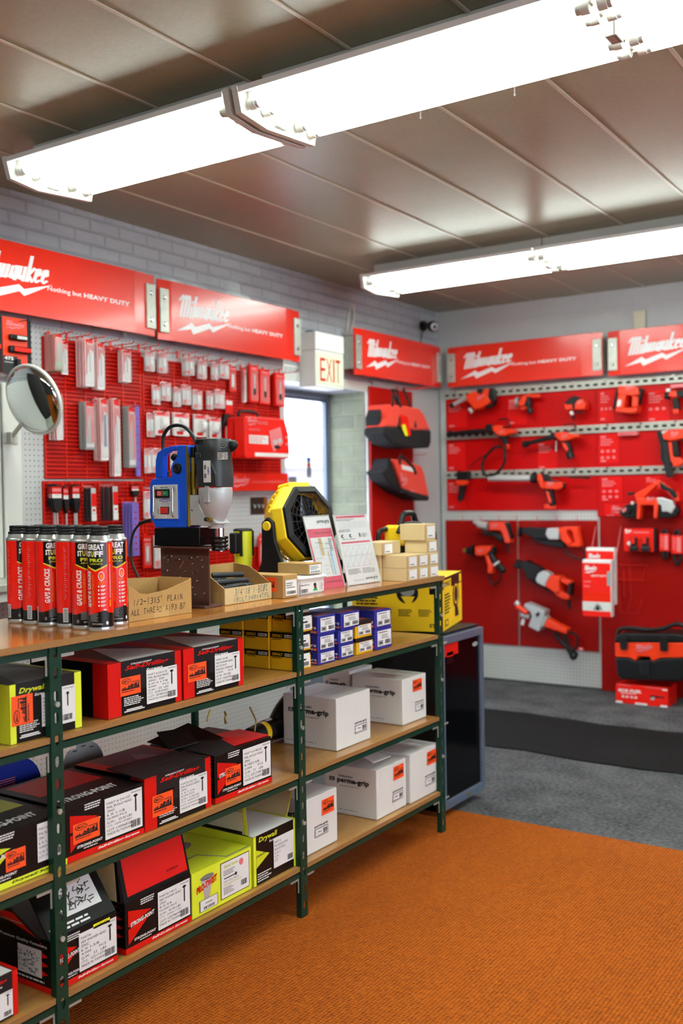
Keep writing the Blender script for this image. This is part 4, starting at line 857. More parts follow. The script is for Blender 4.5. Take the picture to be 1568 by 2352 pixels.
def make_can():
    t = thing('foam_can', 'x', 'can', (0, 0, 0), 0, 'foam sealant cans on the counter')
    r = .0318; m = M(); m.lathe([(r*.93, 0), (r, .003), (r, .008), (r*.97, .010), (r*.97, .012)], (0, 0, 0), (0, 0, 1), 'canmetal', 28)
    m.lathe([(r*.985, .011), (r*.985, .228)], (0, 0, 0), (0, 0, 1), 'canred', 36, caps=False)
    F = CFace(m, r*.985, .011, .228); F.k = 1
    F.r(-180, 0, 180, .13, 'canblack'); F.slope(-60, 40, (.12, .12), .13, .20, 'canblack'); F.slope(40, 60, (.12, .12), .20, .17, 'canblack'); F.slope(60, 180, (.12, .12), .17, .12, 'canblack'); F.slope(-180, -60, (.12, .12), .13, .13, 'canblack')
    F.r(-55, .74, 55, 1, 'canblack'); F.slope(-55, 0, (.72, .655), .75, .75, 'canyellow'); F.slope(0, 55, (.655, .72), .75, .75, 'canyellow'); F.up(.6)
    F.slope(-55, 0, (.735, .672), .76, .76, 'canblack'); F.slope(0, 55, (.672, .735), .76, .76, 'canblack'); F.up(.6)
    F.t(-42, .905, 40, .975, 'GREAT', 'signwhite', .05); F.t(-44, .825, -22, .893, 'ST', 'signwhite', .05); F.t(-20, .825, -6, .893, 'U', 'canyellow', .05); F.t(-3, .825, 36, .893, 'FF', 'signwhite', .05)
    F.t(-30, .765, 34, .808, 'PRO', 'printlime', .05); F.t(-28, .735, 32, .752, 'SERIES', 'printlime', .01)
    F.t(-52, .24, -26, .66, 'GAPS & CRACKS', 'signwhite', .04, .2, up=True); F.t(-20, .26, -8, .62, 'POLYURETHANE FOAM SEALANT', 'canorange', .02, .1, up=True)
    F.ell(26, .60, 14, .055, 'signwhite'); F.up(.5); F.ell(26, .60, 11, .045, 'canred'); F.up(.5); F.ell(26, .595, 7, .03, 'canorange'); F.r(12, .525, 40, .535, 'canorange'); F.r(12, .505, 36, .513, 'canorange')
    for i in range(6):
        v = .48-i*.045; F.ell(14, v, 3.5, .011, 'signwhite', 8); F.r(22, v+.003, 44, v+.011, 'signwhite'); F.r(22, v-.010, 38, v-.003, 'signwhite')
    F.r(34, .20, 46, .212, 'signwhite')
    F.r(64, .76, 74, .97, 'canorange'); F.r(64, .34, 74, .74, 'packpink'); F.r(64, .24, 74, .32, 'canorange')
    for i in range(7): F.r(-34+(i % 2)*3, .155-i*.014, 10-(i % 3)*4, .163-i*.014, 'greyink')
    F.t(-20, .03, 28, .048, 'NET WT. 24 OZ (680 g)', 'signwhite', .01); F.ell(50, .05, 6, .022, 'signwhite', 10); F.ell(-48, .05, 6, .022, 'greyink', 10)
    F.r(-116, .02, -92, .19, 'label'); F.up(.5)
    for i in range(14): F.r(-114, .03+i*.011, -94, .036+i*.011, 'ink')
    for i in range(26):
        v = .92-i*.025; F.r(-108, v, -108+5+(i*37 % 11), v+.009, 'packpink')
    m.build('can_body', t)
    m = M(); m.lathe([(r, .226), (r*1.01, .229), (r*1.0, .232), (r*.88, .235), (r*.80, .243), (r*.62, .249), (r*.58, .250), (.012, .254)], (0, 0, 0), (0, 0, 1), 'canmetal', 28); m.build('dome', t)
    m = M(); m.lathe([(.021, .241), (.024, .243), (.0255, .246), (.0255, .250), (.0215, .2505), (.0215, .254), (.0225, .2545), (.0225, .257), (.0215, .2575), (.0215, .261), (.0222, .2615), (.0222, .266), (.0195, .267), (.010, .267)], (0, 0, 0), (0, 0, 1), 'toolblack', 24)
    m.box(.024, .0315, -.004, .004, .247, .250, 'toolblack'); m.build('valve_collar', t)
    return t
can0 = make_can()
cans = [((1062, 1240), -22, 'foam can at the right end of the front row, its label turned left'), ((850, 1215), 14, 'foam can second from the right in the front row'),
        ((680, 1195), 88, 'third foam can from the right in the front row, plain red side showing'), ((510, 1185), 30, 'foam can in the middle of the front row with half the lettering showing'),
        ((345, 1165), 78, 'foam can second from the left in the front row'), ((200, 1150), 48, 'foam can at the left end of the front row')]
cp = []
for (x, y), dl, lb in cans:
    p = onz(0+x/4.612, 1180+y/4.612, ZT); cp.append((-1.958-.0685*len(cp), p.y+.006, dl, lb))
cp += [(-2.004, 1.905, 6, 'foam can at the right end of the rear row, label facing the room')]
for i, x in enumerate((-2.076, -2.146, -2.214, -2.284)):
    cp.append((x, 1.892+.004*(i % 2), (40, 120, 70, 200)[i], ('foam can in the rear row, second from the right', 'foam can in the middle of the rear row', 'foam can in the rear row, second from the left', 'foam can at the left end of the rear row')[i]))
for i, (x, y, dl, lb) in enumerate(cp):
    a = math.degrees(math.atan2(-y, -x)); rz = R(a+dl)
    if i == 0: can0.location = (x, y, ZT+.0005); can0.rotation_euler = (0, 0, rz); can0['label'] = lb
    else: dup(can0, (x, y, ZT+.0005), rz, lb)

# ---- open kraft trays with handwriting
def hand(F, u0, v0, u1, v1, txt, c, sh=.0, jit=1):
    rr = random.Random(len(txt)); n = len(txt); wv = (u1-u0)/n
    for i, ch in enumerate(txt):
        if ch == ' ': continue
        k = rr.uniform(-.06, .06)*(v1-v0)*jit; H_ = v1-v0; a0, a1, b0, b1 = 0, .78, 0, 1
        if ch in '1I': a0, a1 = .3, .48
        if ch == '-': b0, b1 = .42, .5
        if ch == '"': a0, a1, b0 = .15, .45, .7
        if ch == "'": a0, a1, b0 = .3, .4, .7
        if ch == 'J': a1 = .6
        F.t(u0+(i+a0)*wv, v0+k+b0*H_, u0+(i+a1)*wv, v0+b1*H_+k+rr.uniform(-.08, .1)*H_, ch, c, -.012, .12)
p0, p1 = onz(300, 1430, ZT), onz(429.5, 1406, ZT); w = p1.y-p0.y; h = onx(425, 1331, p0.x).z-ZT
t = thing('open_tray', 'torn open kraft tray of short black threaded rods with handwriting on its front', 'box', (-2.012, p0.y, ZT+.0006), R(90)); d = .13; k = .003
m = M(); m.box(0, w, 0, d, 0, k, 'kraft'); m.box(0, k, k, d, k, h*.93, 'kraft'); m.box(w-k, w, k, d, k, h*1.02, 'kraft')
pts = [(0, 0, k), (w, 0, k), (w, 0, h), (w*.85, 0, h*.90), (w*.6, 0, h*.76), (w*.3, 0, h*.70), (w*.17, 0, h*.74), (.012, 0, h*.98), (0, 0, h*.98)]
m.prism(pts, (0, k, 0), 'kraft')
pts = [(0, d-k, k), (w, d-k, k), (w, d-k, h), (w*.8, d-k, h*1.02), (w*.5, d-k, h*1.06), (w*.2, d-k, h*1.35), (0, d-k, h*1.62)]
m.prism(pts, (0, k, 0), 'kraft'); m.prism([(0, d-k, h*.9), (0, d-k, h*1.6), (0, d*.5, h*1.2), (0, d*.3, h*.9)], (k, 0, 0), 'kraft')
F = Face(m, (0, 0, 0), (w, 0, 0), (0, 0, h)); F.r(.38, 0, .62, .28, 'tape').up(); hand(F, .06, .42, .86, .60, '1/2-13X5" PLAIN', 'ink'); hand(F, .03, .16, .90, .32, 'ALL THREAD A193 B7', 'ink'); m.build('tray', t)
for i, (x0, y, z, x1, dy) in enumerate(((.012, .03, .047, .115, .01), (.015, .045, .033, .12, .004), (.03, .02, .034, .14, .012), (.05, .06, .03, .15, -.01), (.02, .075, .045, .12, .0), (.04, .09, .03, .15, .006))):
    a = Vector((-2.012-y, p0.y+x0, ZT+z+.006)); b = Vector((-2.012-y-dy, p0.y+x1, ZT+z+.010)); q = M(); q.cyl(a, b, .0068, 'rodsteel', n=12)
    tag(q.build('threaded_rod'), 'short black threaded rod lying in the torn kraft tray', 'rod', 'threaded rods in the kraft tray')
p0, p1 = onz(523, 1392, ZT), onz(610, 1374, ZT); w = p1.y-p0.y; h = onx(609, 1341.5, p0.x).z-ZT; X0 = -2.035; d = .16
t = thing('open_tray', 'open kraft tray of black bent bolts with green handwriting, right of the drill', 'box', (X0, p0.y, ZT+.0006), R(90))
m = M(); m.box(0, w, 0, d, 0, k, 'kraft'); m.box(0, w, 0, k, k, h, 'kraftlight'); m.box(0, w, d-k, d, k, h*2.2, 'kraft')
for xx in (0, w-k): m.prism([(xx, k, k), (xx, d-k, k), (xx, d-k, h*2.2), (xx, d*.55, h*2.0), (xx, k, h)], (k, 0, 0), 'kraft')
F = Face(m, (0, 0, 0), (w, 0, 0), (0, 0, h)); hand(F, .2, .50, .92, .92, '3/4"X8"J-Bolt', 'tealink'); hand(F, .17, .12, .96, .40, 'JBOLT348W4TPL', 'tealink'); L = Face(m, (0, d, 0), (0, -d, 0), (0, 0, h)); L.r(.7, 0, .85, .8, 'tape'); m.build('tray', t)
bolts = [((-.012, .10, .050), (.10, .05, .055)), ((.005, .05, .034), (.11, .03, .040)), ((.06, .12, .072), (.155, .07, .070)), ((.06, .10, .052), (.16, .055, .052)), ((.08, .08, .035), (.165, .04, .036)), ((.05, .13, .03), (.16, .10, .03)), ((.02, .14, .04), (.12, .12, .06)), ((.10, .12, .02), (.18, .09, .022))]
for i, (a, b) in enumerate(bolts):
    A = Vector((X0-a[1], p0.y+a[0]+.02, ZT+a[2]+.012)); B = Vector((X0-b[1], p0.y+b[0]+.02, ZT+b[2]+.012)); q = M(); dv = (B-A).normalized()
    if i == 1: q.tube([A, A.lerp(B, .6), B, B+Vector((.006, .008, -.018)), B+Vector((.004, .002, -.03))], .0088, 'rodsteel', 10)
    else: q.cyl(A, B, .0088, 'rodsteel', n=12)
    tag(q.build('anchor_bolt'), 'black steel anchor bolt lying in the tray with green handwriting', 'bolt', 'anchor bolts in the kraft tray')
for i in range(3):
    A = Vector((-2.13-.02*i, 2.425+.012*i, ZT+.03)); q = M(); q.tube([A, A+Vector((-.012, -.006, .08)), A+Vector((-.02, -.016, .16))], .0085, 'rodsteel', 10)
    tag(q.build('anchor_bolt'), 'long black anchor bolt leaning upright behind the brown steel beam', 'bolt', 'leaning anchor bolts')

# ---- brown steel beam and magnetic drill
YW = 2.338
def p7(x, y, Y): return ony(*C7(x, y), Y)
xl, xr = p7(455, 2120, YW).x, p7(990, 2120, YW).x; zt = p7(700, 1447, 2.30).z
t = thing('steel_beam', 'short brown painted steel beam standing as a base under the blue drill', 'beam', ((xl+xr)/2, YW, ZT+.0006)); off = ((xl+xr)/2, YW, ZT+.0006)
m = M(); m.box(xl, xr, YW-.003, YW+.003, ZT+.006, zt-.005, 'beambrown'); m.build('web', t, off)
m = M(); m.box(xl-.005, xr+.016, YW-.042, YW+.042, ZT+.0006, ZT+.0062, 'beambrown', .001); m.build('flange', t, off)
xfl = p7(352, 1440, YW-.042).x; xfr = p7(1000, 1440, YW-.03).x
m = M(); m.box(xfl, xfr, YW-.042, YW+.042, zt-.006, zt, 'beambrown', .001); m.build('flange', t, off)
for i, (x, y, L_) in enumerate(((520, 1562, 14), (560, 1558, 22), (650, 1595, 18), (785, 1577, 16), (855, 1562, 18), (525, 1600, 5), (520, 1630, 5), (795, 1640, 5), (903, 1603, 6), (912, 1676, 5), (515, 1717, 24), (718, 1725, 8), (852, 1735, 18), (657, 1792, 5), (850, 1835, 6), (795, 1908, 5), (770, 1985, 5), (828, 1990, 22), (932, 1975, 5))):
    a = p7(x, y, YW-.003); q = M(); l = L_/24*.03; q.cyl(a, a+Vector((0, -l, -.001)), .0022, 'steel', n=8); q.cyl(a+Vector((0, -.0005, 0)), a+Vector((0, -.003, 0)), .0042, 'steel', n=6)
    q.build('test_screw', t, off)
q = M(); q.cyl(p7(650, 1690, YW-.003)+Vector((0, -.0003, 0)), p7(695, 1610, YW-.003)+Vector((0, -.0003, 0)), .0006, 'kraft', n=4); q.build('scratch', t, off)

YD = 2.300; TD = .076
base = p7(640, 1437, YD); dc = (base.x, YW, zt+.0005)
t = thing('magnetic_drill', 'blue, grey and silver magnetic drill standing on the brown steel beam', 'drill', dc)
def poly7(pts, Y, th, mt, name, bev=.0015, parent=t, lab=None):
    m = M(); m.prism([p7(x, y, Y) for x, y in pts], (0, th, 0), mt); return m.build(name, parent, dc, bevel=bev, label=lab)
poly7([(365, 1240), (872, 1240), (872, 1436), (365, 1436)], YD, TD, 'glossblack', 'magnet_base', .001)
poly7([(345, 685), (462, 672), (530, 668), (560, 640), (545, 560), (570, 495), (612, 445), (622, 355), (620, 305), (742, 305), (722, 1236), (370, 1236), (355, 1190), (318, 1120), (310, 1060), (312, 740), (322, 700)], YD+.002, TD-.006, 'drillblue', 'housing', .004)
poly7([(368, 678), (375, 470), (395, 390), (450, 345), (540, 318), (622, 305), (622, 356), (598, 352), (570, 372), (545, 366), (515, 390), (492, 396), (470, 430), (464, 678)], YD+.006, .020, 'drillblue', 'carry_handle', .004)
# control plate
m = M(); a = p7(362, 1135, YD+.001); b = p7(630, 748, YD+.001); W_, H_ = b.x-a.x, b.z-a.z
m.box(a.x-.004, b.x+.004, YD-.0005, YD+.003, a.z-.004, b.z+.004, 'drillblue', .003); m.box(a.x, b.x, YD-.0025, YD, a.z, b.z, 'plategrey', .0015)
F = Face(m, (a.x, YD-.0026, a.z), (W_, 0, 0), (0, 0, H_)); F.t(.33, .90, .62, .94, 'MOTOR', 'ink', .02); F.ell(.50, .54, .24, .045, 'purple'); F.up(); F.t(.30, .515, .70, .56, 'CHAMPION', 'signwhite', .03); F.t(.34, .42, .68, .47, 'AC50', 'packgrey', .0)
F.ell(.46, .07, .11, .045, 'signwhite'); F.up(); F.t(.40, .055, .52, .09, 'RZ', 'purple', .02, .3); F.t(.82, .80, .88, .93, 'N', 'ink'); F.tv(.20, .14, .25, .30, 'OFF', 'ink')
m.build('control_plate', t, dc)
m = M(); q0 = p7(395, 900, YD); q1 = p7(545, 800, YD); m.box(q0.x, q1.x, YD-.010, YD-.0028, q0.z, q1.z, 'toolblack', .0015); o = m.build('switch', t, dc)
for nm, xa_, xb_, c_ in (('stop_button', 400, 458, 'redbtn'), ('start_button', 466, 516, 'greenbtn')):
    m = M(); q0 = p7(xa_, 880, YD-.01); q1 = p7(xb_, 820, YD-.01); m.box(q0.x, q1.x, YD-.014, YD-.0095, q0.z, q1.z, c_, .001); F = Face(m, (q0.x, YD-.0142, q0.z), (q1.x-q0.x, 0, 0), (0, 0, q1.z-q0.z))
    if c_ == 'redbtn': F.ell(.5, .5, .3, .3, 'signwhite'); F.up(); F.ell(.5, .5, .2, .2, 'redbtn')
    else: F.r(.25, .46, .75, .54, 'signwhite')
    m.build(nm, o, dc)
m = M(); q0 = p7(446, 1082, YD); q1 = p7(538, 998, YD); m.box(q0.x, q1.x, YD-.006, YD-.0028, q0.z, q1.z, 'toolblack', .001); m.box(q0.x+.003, q1.x-.003, YD-.010, YD-.0055, q0.z+.002, q1.z-.002, 'redbtn', .001); m.build('rocker_switch', t, dc)
for xx in (350, 566):
    m = M(); m.tube([p7(xx+24, 775, YD-.002), p7(xx+6, 780, YD-.014), p7(xx, 800, YD-.018), p7(xx, 950, YD-.018), p7(xx, 1085, YD-.018), p7(xx+6, 1108, YD-.014), p7(xx+26, 1112, YD-.002)], .0026, 'chrome', 8); m.build('guard_bar', t, dc)
c0 = p7(622, 568, YD)
m = M(); m.lathe([(.0165, 0), (.0165, .006), (.014, .010), (.006, .011), (.006, .008), (.003, .008)], c0+Vector((0, .004, 0)), (0, -1, 0), 'toolblack', 24); m.build('lock_knob', t, dc)
X0r = p7(724, 700, YD).x
def zr7(y): return p7(724, y, YD).z
for nm, y0_, y1_, za_, zb_2, mt_, th_ in (('slide_rail', .001, .012, 1226, 308, 'brass', .006), ('slide_rail', .050, .062, 860, 318, 'brass', .006), ('rail_channel', .013, .049, 860, 300, 'motorgrey', .003), ('motor_bracket', .030, .066, 660, 520, 'toolblack', .045), ('rail_foot', .013, .05, 1226, 1100, 'toolblack', .004)):
    m = M(); m.box(X0r-.001, X0r+th_, YD+y0_, YD+y1_, zr7(za_), zr7(zb_2), mt_, .001); m.build(nm, t, dc)
m = M(); xg = X0r+.010; m.cyl((xg, YD+.022, zr7(865)), (xg, YD+.022, zr7(445)), .0078, 'brass', n=18); m.build('guide_rod', t, dc)
m = M(); m.cyl((xg, YD+.022, zr7(443)), (xg, YD+.022, zr7(330)), .0088, 'glossblack', n=16); m.build('rod_sleeve', t, dc)
poly7([(745, 868), (858, 868), (862, 960), (900, 1045), (960, 1100), (1025, 1140), (1085, 1190), (1020, 1200), (985, 1222), (850, 1210), (745, 1212)], YD+.008, TD-.016, 'castgrey', 'gear_bracket', .003)
m = M(); a = p7(788, 1040, YD+.008); m.cyl(a, a+Vector((0, -.001, 0)), .0024, 'ink', n=10); m.build('pin_hole', t, dc)
m = M(); a = p7(985, 1142, YD); m.cyl(p7(940, 1142, YD+.01), a+Vector((-.004, .004, 0)), .0062, 'toolblack', n=12); m.cyl(a+Vector((0, .008, 0)), a+Vector((0, -.006, 0)), .0062, 'brass', n=12); m.build('feed_valve', t, dc)
cx = p7(1043, 500, YW).x
def z7(y): return p7(1043, y, YW).z
def rbox(rw, rd, e=4, n=28):   # rounded square outline
    out = []
    for i in range(n):
        a = 2*math.pi*i/n; c, s_ = math.cos(a), math.sin(a); out.append((rw*math.copysign(abs(c)**(2/e), c), rd*math.copysign(abs(s_)**(2/e), s_)))
    return out
m = M(); rings = []
for y, r_ in ((775, .049), (690, .050), (560, .0485), (400, .045), (380, .047), (250, .0455), (236, .043), (233, .03)):
    rings.append([(cx+px_, YW+py_, z7(y)) for px_, py_ in rbox(r_, r_, 3.2)])
m.loop(rings, 'motorgrey')
m.box(cx-.034, cx-.012, YW-.050, YW-.04, z7(450), z7(395), 'motorgrey', .002)
for i in range(4): m.box(cx-.034+i*.008, cx-.030+i*.008, YW-.0462, YW-.04, z7(300), z7(245), 'toolblack')
m.prism([(cx+.022, YW-.0495, z7(770)), (cx+.045, YW-.0495, z7(770)), (cx+.043, YW-.0495, z7(640)), (cx+.026, YW-.0495, z7(500)), (cx+.020, YW-.0495, z7(500))], (0, .01, 0), 'motorgrey')
m.build('motor', t, dc)
def decal7(x0, y0, x1, y1, Y, fn, nm='badge', lab=None):
    a = p7(x0, y1, Y); b = p7(x1, y0, Y); m = M(); F = Face(m, a, (b.x-a.x, 0, 0), (0, 0, b.z-a.z)); F.k = 2; fn(F); m.build(nm, t, dc, label=lab)
decal7(920, 478, 998, 726, YW-.0502, lambda F: (F.r(0, 0, 1, 1, 'label'), F.up(), F.tv(.55, .35, .8, .70, 'CHAMPION', 'purple', .03), F.lines(.1, .1, .4, .9, 2, 'greyink'), F.r(.2, .1, .24, .9, 'flatblue')))
decal7(1078, 385, 1190, 470, YW-.0475, lambda F: (F.r(0, 0, 1, 1, 'label'), F.up(), F.lines(.05, .08, .6, .95, 5, 'ink'), F.lines(.65, .08, .97, .95, 4, 'greyink')))
decal7(1092, 278, 1186, 335, YW-.0478, lambda F: (F.ell(.5, .5, .5, .5, 'silver'), F.up(), F.ell(.5, .5, .45, .4, 'motorgrey'), F.up(), F.t(.12, .36, .88, .64, 'CHAMPION', 'silver', .04)))
m = M(); m.box(cx-.03, cx+.03, YW-.046, YW+.046, z7(790), z7(774), 'redbtn'); m.build('seal_ring', t, dc)
m = M(); rings = []
for y, r_ in ((782, .050), (800, .0515), (850, .051), (930, .049), (1000, .045), (1080, .037), (1140, .029), (1190, .0245), (1242, .0225)):
    rings.append([(cx+.001+r_*math.cos(2*math.pi*i/28), YW+r_*math.sin(2*math.pi*i/28), z7(y)) for i in range(28)])
m.loop(rings, 'castgrey'); xr_ = cx+.012
m.prism([(xr_-.008, YW-.052, z7(765)), (xr_+.005, YW-.052, z7(765)), (xr_+.006, YW-.054, z7(945)), (xr_-.011, YW-.054, z7(945))], (0, .01, 0), 'castgrey')
m.prism([(xr_-.003, YW-.049, z7(960)), (xr_+.003, YW-.049, z7(960)), (xr_-.004, YW-.024, z7(1145))], (0, .01, 0), 'castgrey'); m.build('gear_housing', t, dc)
m = M(); m.cyl((cx+.014, YW, z7(1335)), (cx+.014, YW, z7(1240)), .0145, 'chrome', n=20); m.build('spindle', t, dc); m = M(); m.cyl((cx+.014, YW, z7(1500)), (cx+.014, YW, z7(1480)), .012, 'steel', n=16); m.build('cutter', t, dc)
m = M(); pr = []
for i, (y, r_) in enumerate(((1490, .024), (1460, .0255), (1455, .023), (1450, .023), (1445, .0262), (1415, .0262), (1410, .023), (1405, .023), (1400, .0268), (1370, .0268), (1365, .0245), (1360, .0245), (1355, .0275), (1332, .026))): pr.append((r_, z7(y)))
m.lathe(pr, (cx+.014, YW, 0), (0, 0, 1), 'glossblack', 26); m.build('chuck', t, dc)
m = M(); a = p7(1240, 315, YW+.03); m.cyl((a.x-.03, YW+.03, a.z-.018), a, .006, 'glossblack'); m.lathe([(.002, -.02), (.012, -.016), (.0155, -.004), (.0155, .008), (.010, .017), (.002, .02)], a, (.5, 0, .45), 'toolblack', 18); m.build('feed_handle', t, dc)
m = M(); a = p7(600, 440, YW+.045); m.lathe([(.002, -.016), (.011, -.01), (.013, 0), (.011, .01), (.002, .015)], a, (.6, 0, .3), 'toolblack', 16); m.cyl(a, (a.x+.04, YW+.03, a.z-.01), .004, 'steel'); m.build('feed_handle', t, dc)
m = M(); m.tube([p7(x, y, YW) for x, y in ((492, 640), (494, 560), (480, 450), (462, 330), (470, 200), (530, 110), (610, 82), (700, 98), (780, 175), (838, 290), (862, 430), (868, 560))], .0058, 'rubber', 10); m.build('flex_cable', t, dc)
m = M(); m.cyl(p7(492, 672, YW), p7(492, 600, YW), .011, 'toolblack', n=10); m.cyl(p7(492, 600, YW), p7(492, 590, YW), .008, 'steel', n=10); m.build('cable_gland', t, dc)
cp_ = [p7(x, y, YW) for x, y in ((330, 1150), (260, 1165), (200, 1190), (130, 1290), (98, 1450), (112, 1620), (165, 1750), (200, 1840))]
m = M(); m.tube(cp_[:3], .0062, 'rubber', 10); m.tube(cp_[2:]+[Vector((cp_[-1].x+.02, YW, ZT+.006)), Vector((cp_[-1].x+.06, YW, ZT+.006))], .0042, 'rubber', 8); m.build('power_cord', t, dc)

# ---- yellow belt barrier post behind the counter
X1 = -2.34; a = onx(*C7(1360, 1255), X1); bx_, by_ = X1, a.y; r0_ = .0345; zt_ = a.z
t = thing('barrier_post', 'yellow belt barrier head standing at the back of the counter, black strips on it', 'post', (bx_, by_, ZT+.0006)); off = (bx_, by_, ZT+.0006)
m = M(); m.lathe([(.030, ZT+.0006), (.030, zt_-.13), (r0_-.001, zt_-.095), (r0_, zt_-.09), (r0_, zt_-.004)], (bx_, by_, 0), (0, 0, 1), 'beltyellow', 24); m.build('post_body', t, off)
m = M(); m.lathe([(r0_+.001, zt_-.005), (r0_+.001, zt_), (r0_-.006, zt_+.004)], (bx_, by_, 0), (0, 0, 1), 'toolblack', 24); m.build('cap', t, off)
for a_ in (-62, 25, 150):
    m = M(); ca, sa = math.cos(R(a_)), math.sin(R(a_)); p = Vector((bx_+ca*(r0_+.0), by_+sa*(r0_+.0), 0)); tn = Vector((-sa, ca, 0)); nn = Vector((ca, sa, 0))
    m.prism([p-tn*.005+Vector((0, 0, zt_-.005)), p+tn*.005+Vector((0, 0, zt_-.005)), p+tn*.005+Vector((0, 0, zt_-.095)), p-tn*.005+Vector((0, 0, zt_-.095))], nn*.005, 'toolblack'); m.build('belt_clip', t, off)
m = M(); m.box(bx_-.015, bx_+.015, by_-.062, by_-.032, zt_-.085, zt_-.01, 'toolblack', .006); m.build('belt_head', t, off)

# ---- kraft boxes, tub, acrylic sign holders
def kraft(label, C, bl, br, tl, X, zb, d, body='kraft', lab=(.2, .2, .8, .85), w=None, h=None, rot=0, group=None):
    c = Carton('kraft_box', label, C, bl, br, tl, X, zb, d, body, 'box', group, bev=.0015, w=w, h=h, rot=rot)
    c.Tp.r(0, .49, 1, .505, 'kraftdark'); c.done()
    if lab: c.sticker('F', *lab, lambda f, *a: (f.r(*a, 'label'), f.up(), f.lines(a[0]+.06, a[1]+.3, a[2]-.1, a[3]-.1, 3, 'greyink'), f.bars(a[0]+.08, a[1]+.06, a[2]-.08, a[1]+.2, 'ink', 14)), 'white_label', 'white printed label')
    return c
c = kraft('kraft box with a large orange price sticker, right of the bolt tray', C3, (158, 1178), (262, 1156), (158, 1010), -1.992, ZT, .16, lab=(.12, .1, .9, .78)); c.price('L', .30, .28, .84, .90)
# tub
p0 = onz(*C3(262, 1152), ZT); p1 = onz(*C3(472, 1130), ZT); X0 = -1.995; ya, yb = onx(*C3(268, 1150), X0).y, onx(*C3(472, 1128), X0).y
t = thing('plastic_tub', 'low white plastic tub with a printed label between kraft box and acrylic sign', 'tub', (X0, ya, ZT+.0006), R(90)); w = yb-ya; d = .14; h = .050
m = M(); m.loop([[(w/2+(x*(w/2-.006*(1-q))), d/2+y*(d/2-.006*(1-q)), z) for x, y in rbox(1, 1, 8, 32)] for q, z in ((0, 0), (1, h))], 'tub'); 
m.build('tub_body', t)
m = M(); F = Face(m, (0, .0025, 0), (w, 0, 0), (0, 0, h)); F.k = 4; F.r(.08, .12, .9, .8, 'label').up(); F.t(.1, .62, .4, .72, 'MaxiSaver', 'ink', .02); F.bars(.1, .16, .34, .4, 'ink', 14); F.ell(.58, .62, .05, .12, 'ink'); F.p([(.5, .2), (.68, .2), (.6, .55)], 'green'); F.ell(.59, .45, .05, .1, 'packpink'); F.r(.74, .2, .745, .75, 'ink'); F.lines(.78, .2, .88, .7, 5, 'greyink'); m.build('tub_label', t)
m = M(); m.loop([[(w/2+(x*(w/2+e)), d/2+y*(d/2+e), z) for x, y in rbox(1, 1, 8, 32)] for e, z in ((.002, h), (.006, h+.003), (.006, h+.009), (.001, h+.011))], 'tub'); m.build('tub_lid', t)
c = kraft('flat kraft box lying on top of the white plastic tub', C3, (338, 1015), (436, 1000), (338, 925), -2.012, ZT+.0635, .13, lab=(.06, .1, .9, .85), body='kraft')
def holder(label, BL, BR, TLpx, draw, tilt_to=None):
    """leaning clear sheet holder; BL, BR its bottom corners on the counter"""
    w = BR.y-BL.y; top = ony(*TLpx, BL.y); dxl, dz = top.x-BL.x, top.z-ZT; L_ = math.hypot(dxl, dz); th = math.atan2(-dxl, dz)
    t = thing('sign_holder', label, 'sign', (BL.x, BL.y, ZT+.0006), R(90)+math.atan2(-(BR.x-BL.x), w)*.5)
    T_ = Matrix.Rotation(-th, 4, 'X')
    m = M(); m.T = T_; m.box(.002, w-.002, .0015, .0025, .003, L_-.003, 'label'); F = Face(m, (0, .0014, 0), (w, 0, 0), (0, 0, L_)); draw(F); m.build('printed_sheet', t)
    m = M(); m.T = T_
    m.box(0, w, -.001, -.0002, 0, L_, 'clear'); m.box(0, w, .003, .0045, 0, L_, 'clear')
    m.T = Matrix(); m.box(0, w, .0, .05, 0, .0015, 'clear'); m.T = T_
    o = m.build('acrylic_holder', t)
    m = M(); m.T = T_
    for q in ((0, .0012), (w-.0012, w)): m.box(q[0], q[1], -.001, .0045, 0, L_, 'white')
    m.box(0, w, -.001, .0045, L_-.0012, L_, 'white'); m.build('edge', t); return t
def draw1(F):
    F.k = 1; F.r(.04, .0, .98, .16, 'pinkprint'); F.r(.04, .70, .98, .82, 'pinkprint'); F.r(0, .16, .07, .82, 'pinkprint'); F.r(.93, .16, 1, .82, 'pinkprint'); F.up(); F.t(.48, .88, .97, .945, 'perma-grip', 'ink', .01); F.t(.3, .75, .9, .775, '2-Piece Screw Anchors', 'ink'); F.t(.3, .08, .9, .105, 'Cross Reference Guide', 'ink'); F.r(.70, .18, .78, .52, 'lightblueprint'); F.r(.62, .18, .66, .5, 'kraftlight'); F.r(.36, .45, .5, .69, 'kraftlight')
    rr = random.Random(5); F.up(.3)
    for i in range(14): u = rr.uniform(.1, .6); v = rr.uniform(.2, .66); F.r(u, v, u+rr.uniform(.1, .3), v+.003, 'ink')
    for i in range(9): u = .12+i*.09; F.r(u, .2+rr.uniform(0, .2), u+.004, .65, 'greyink')
    F.lines(.75, .5, .93, .68, 8, 'greyink')
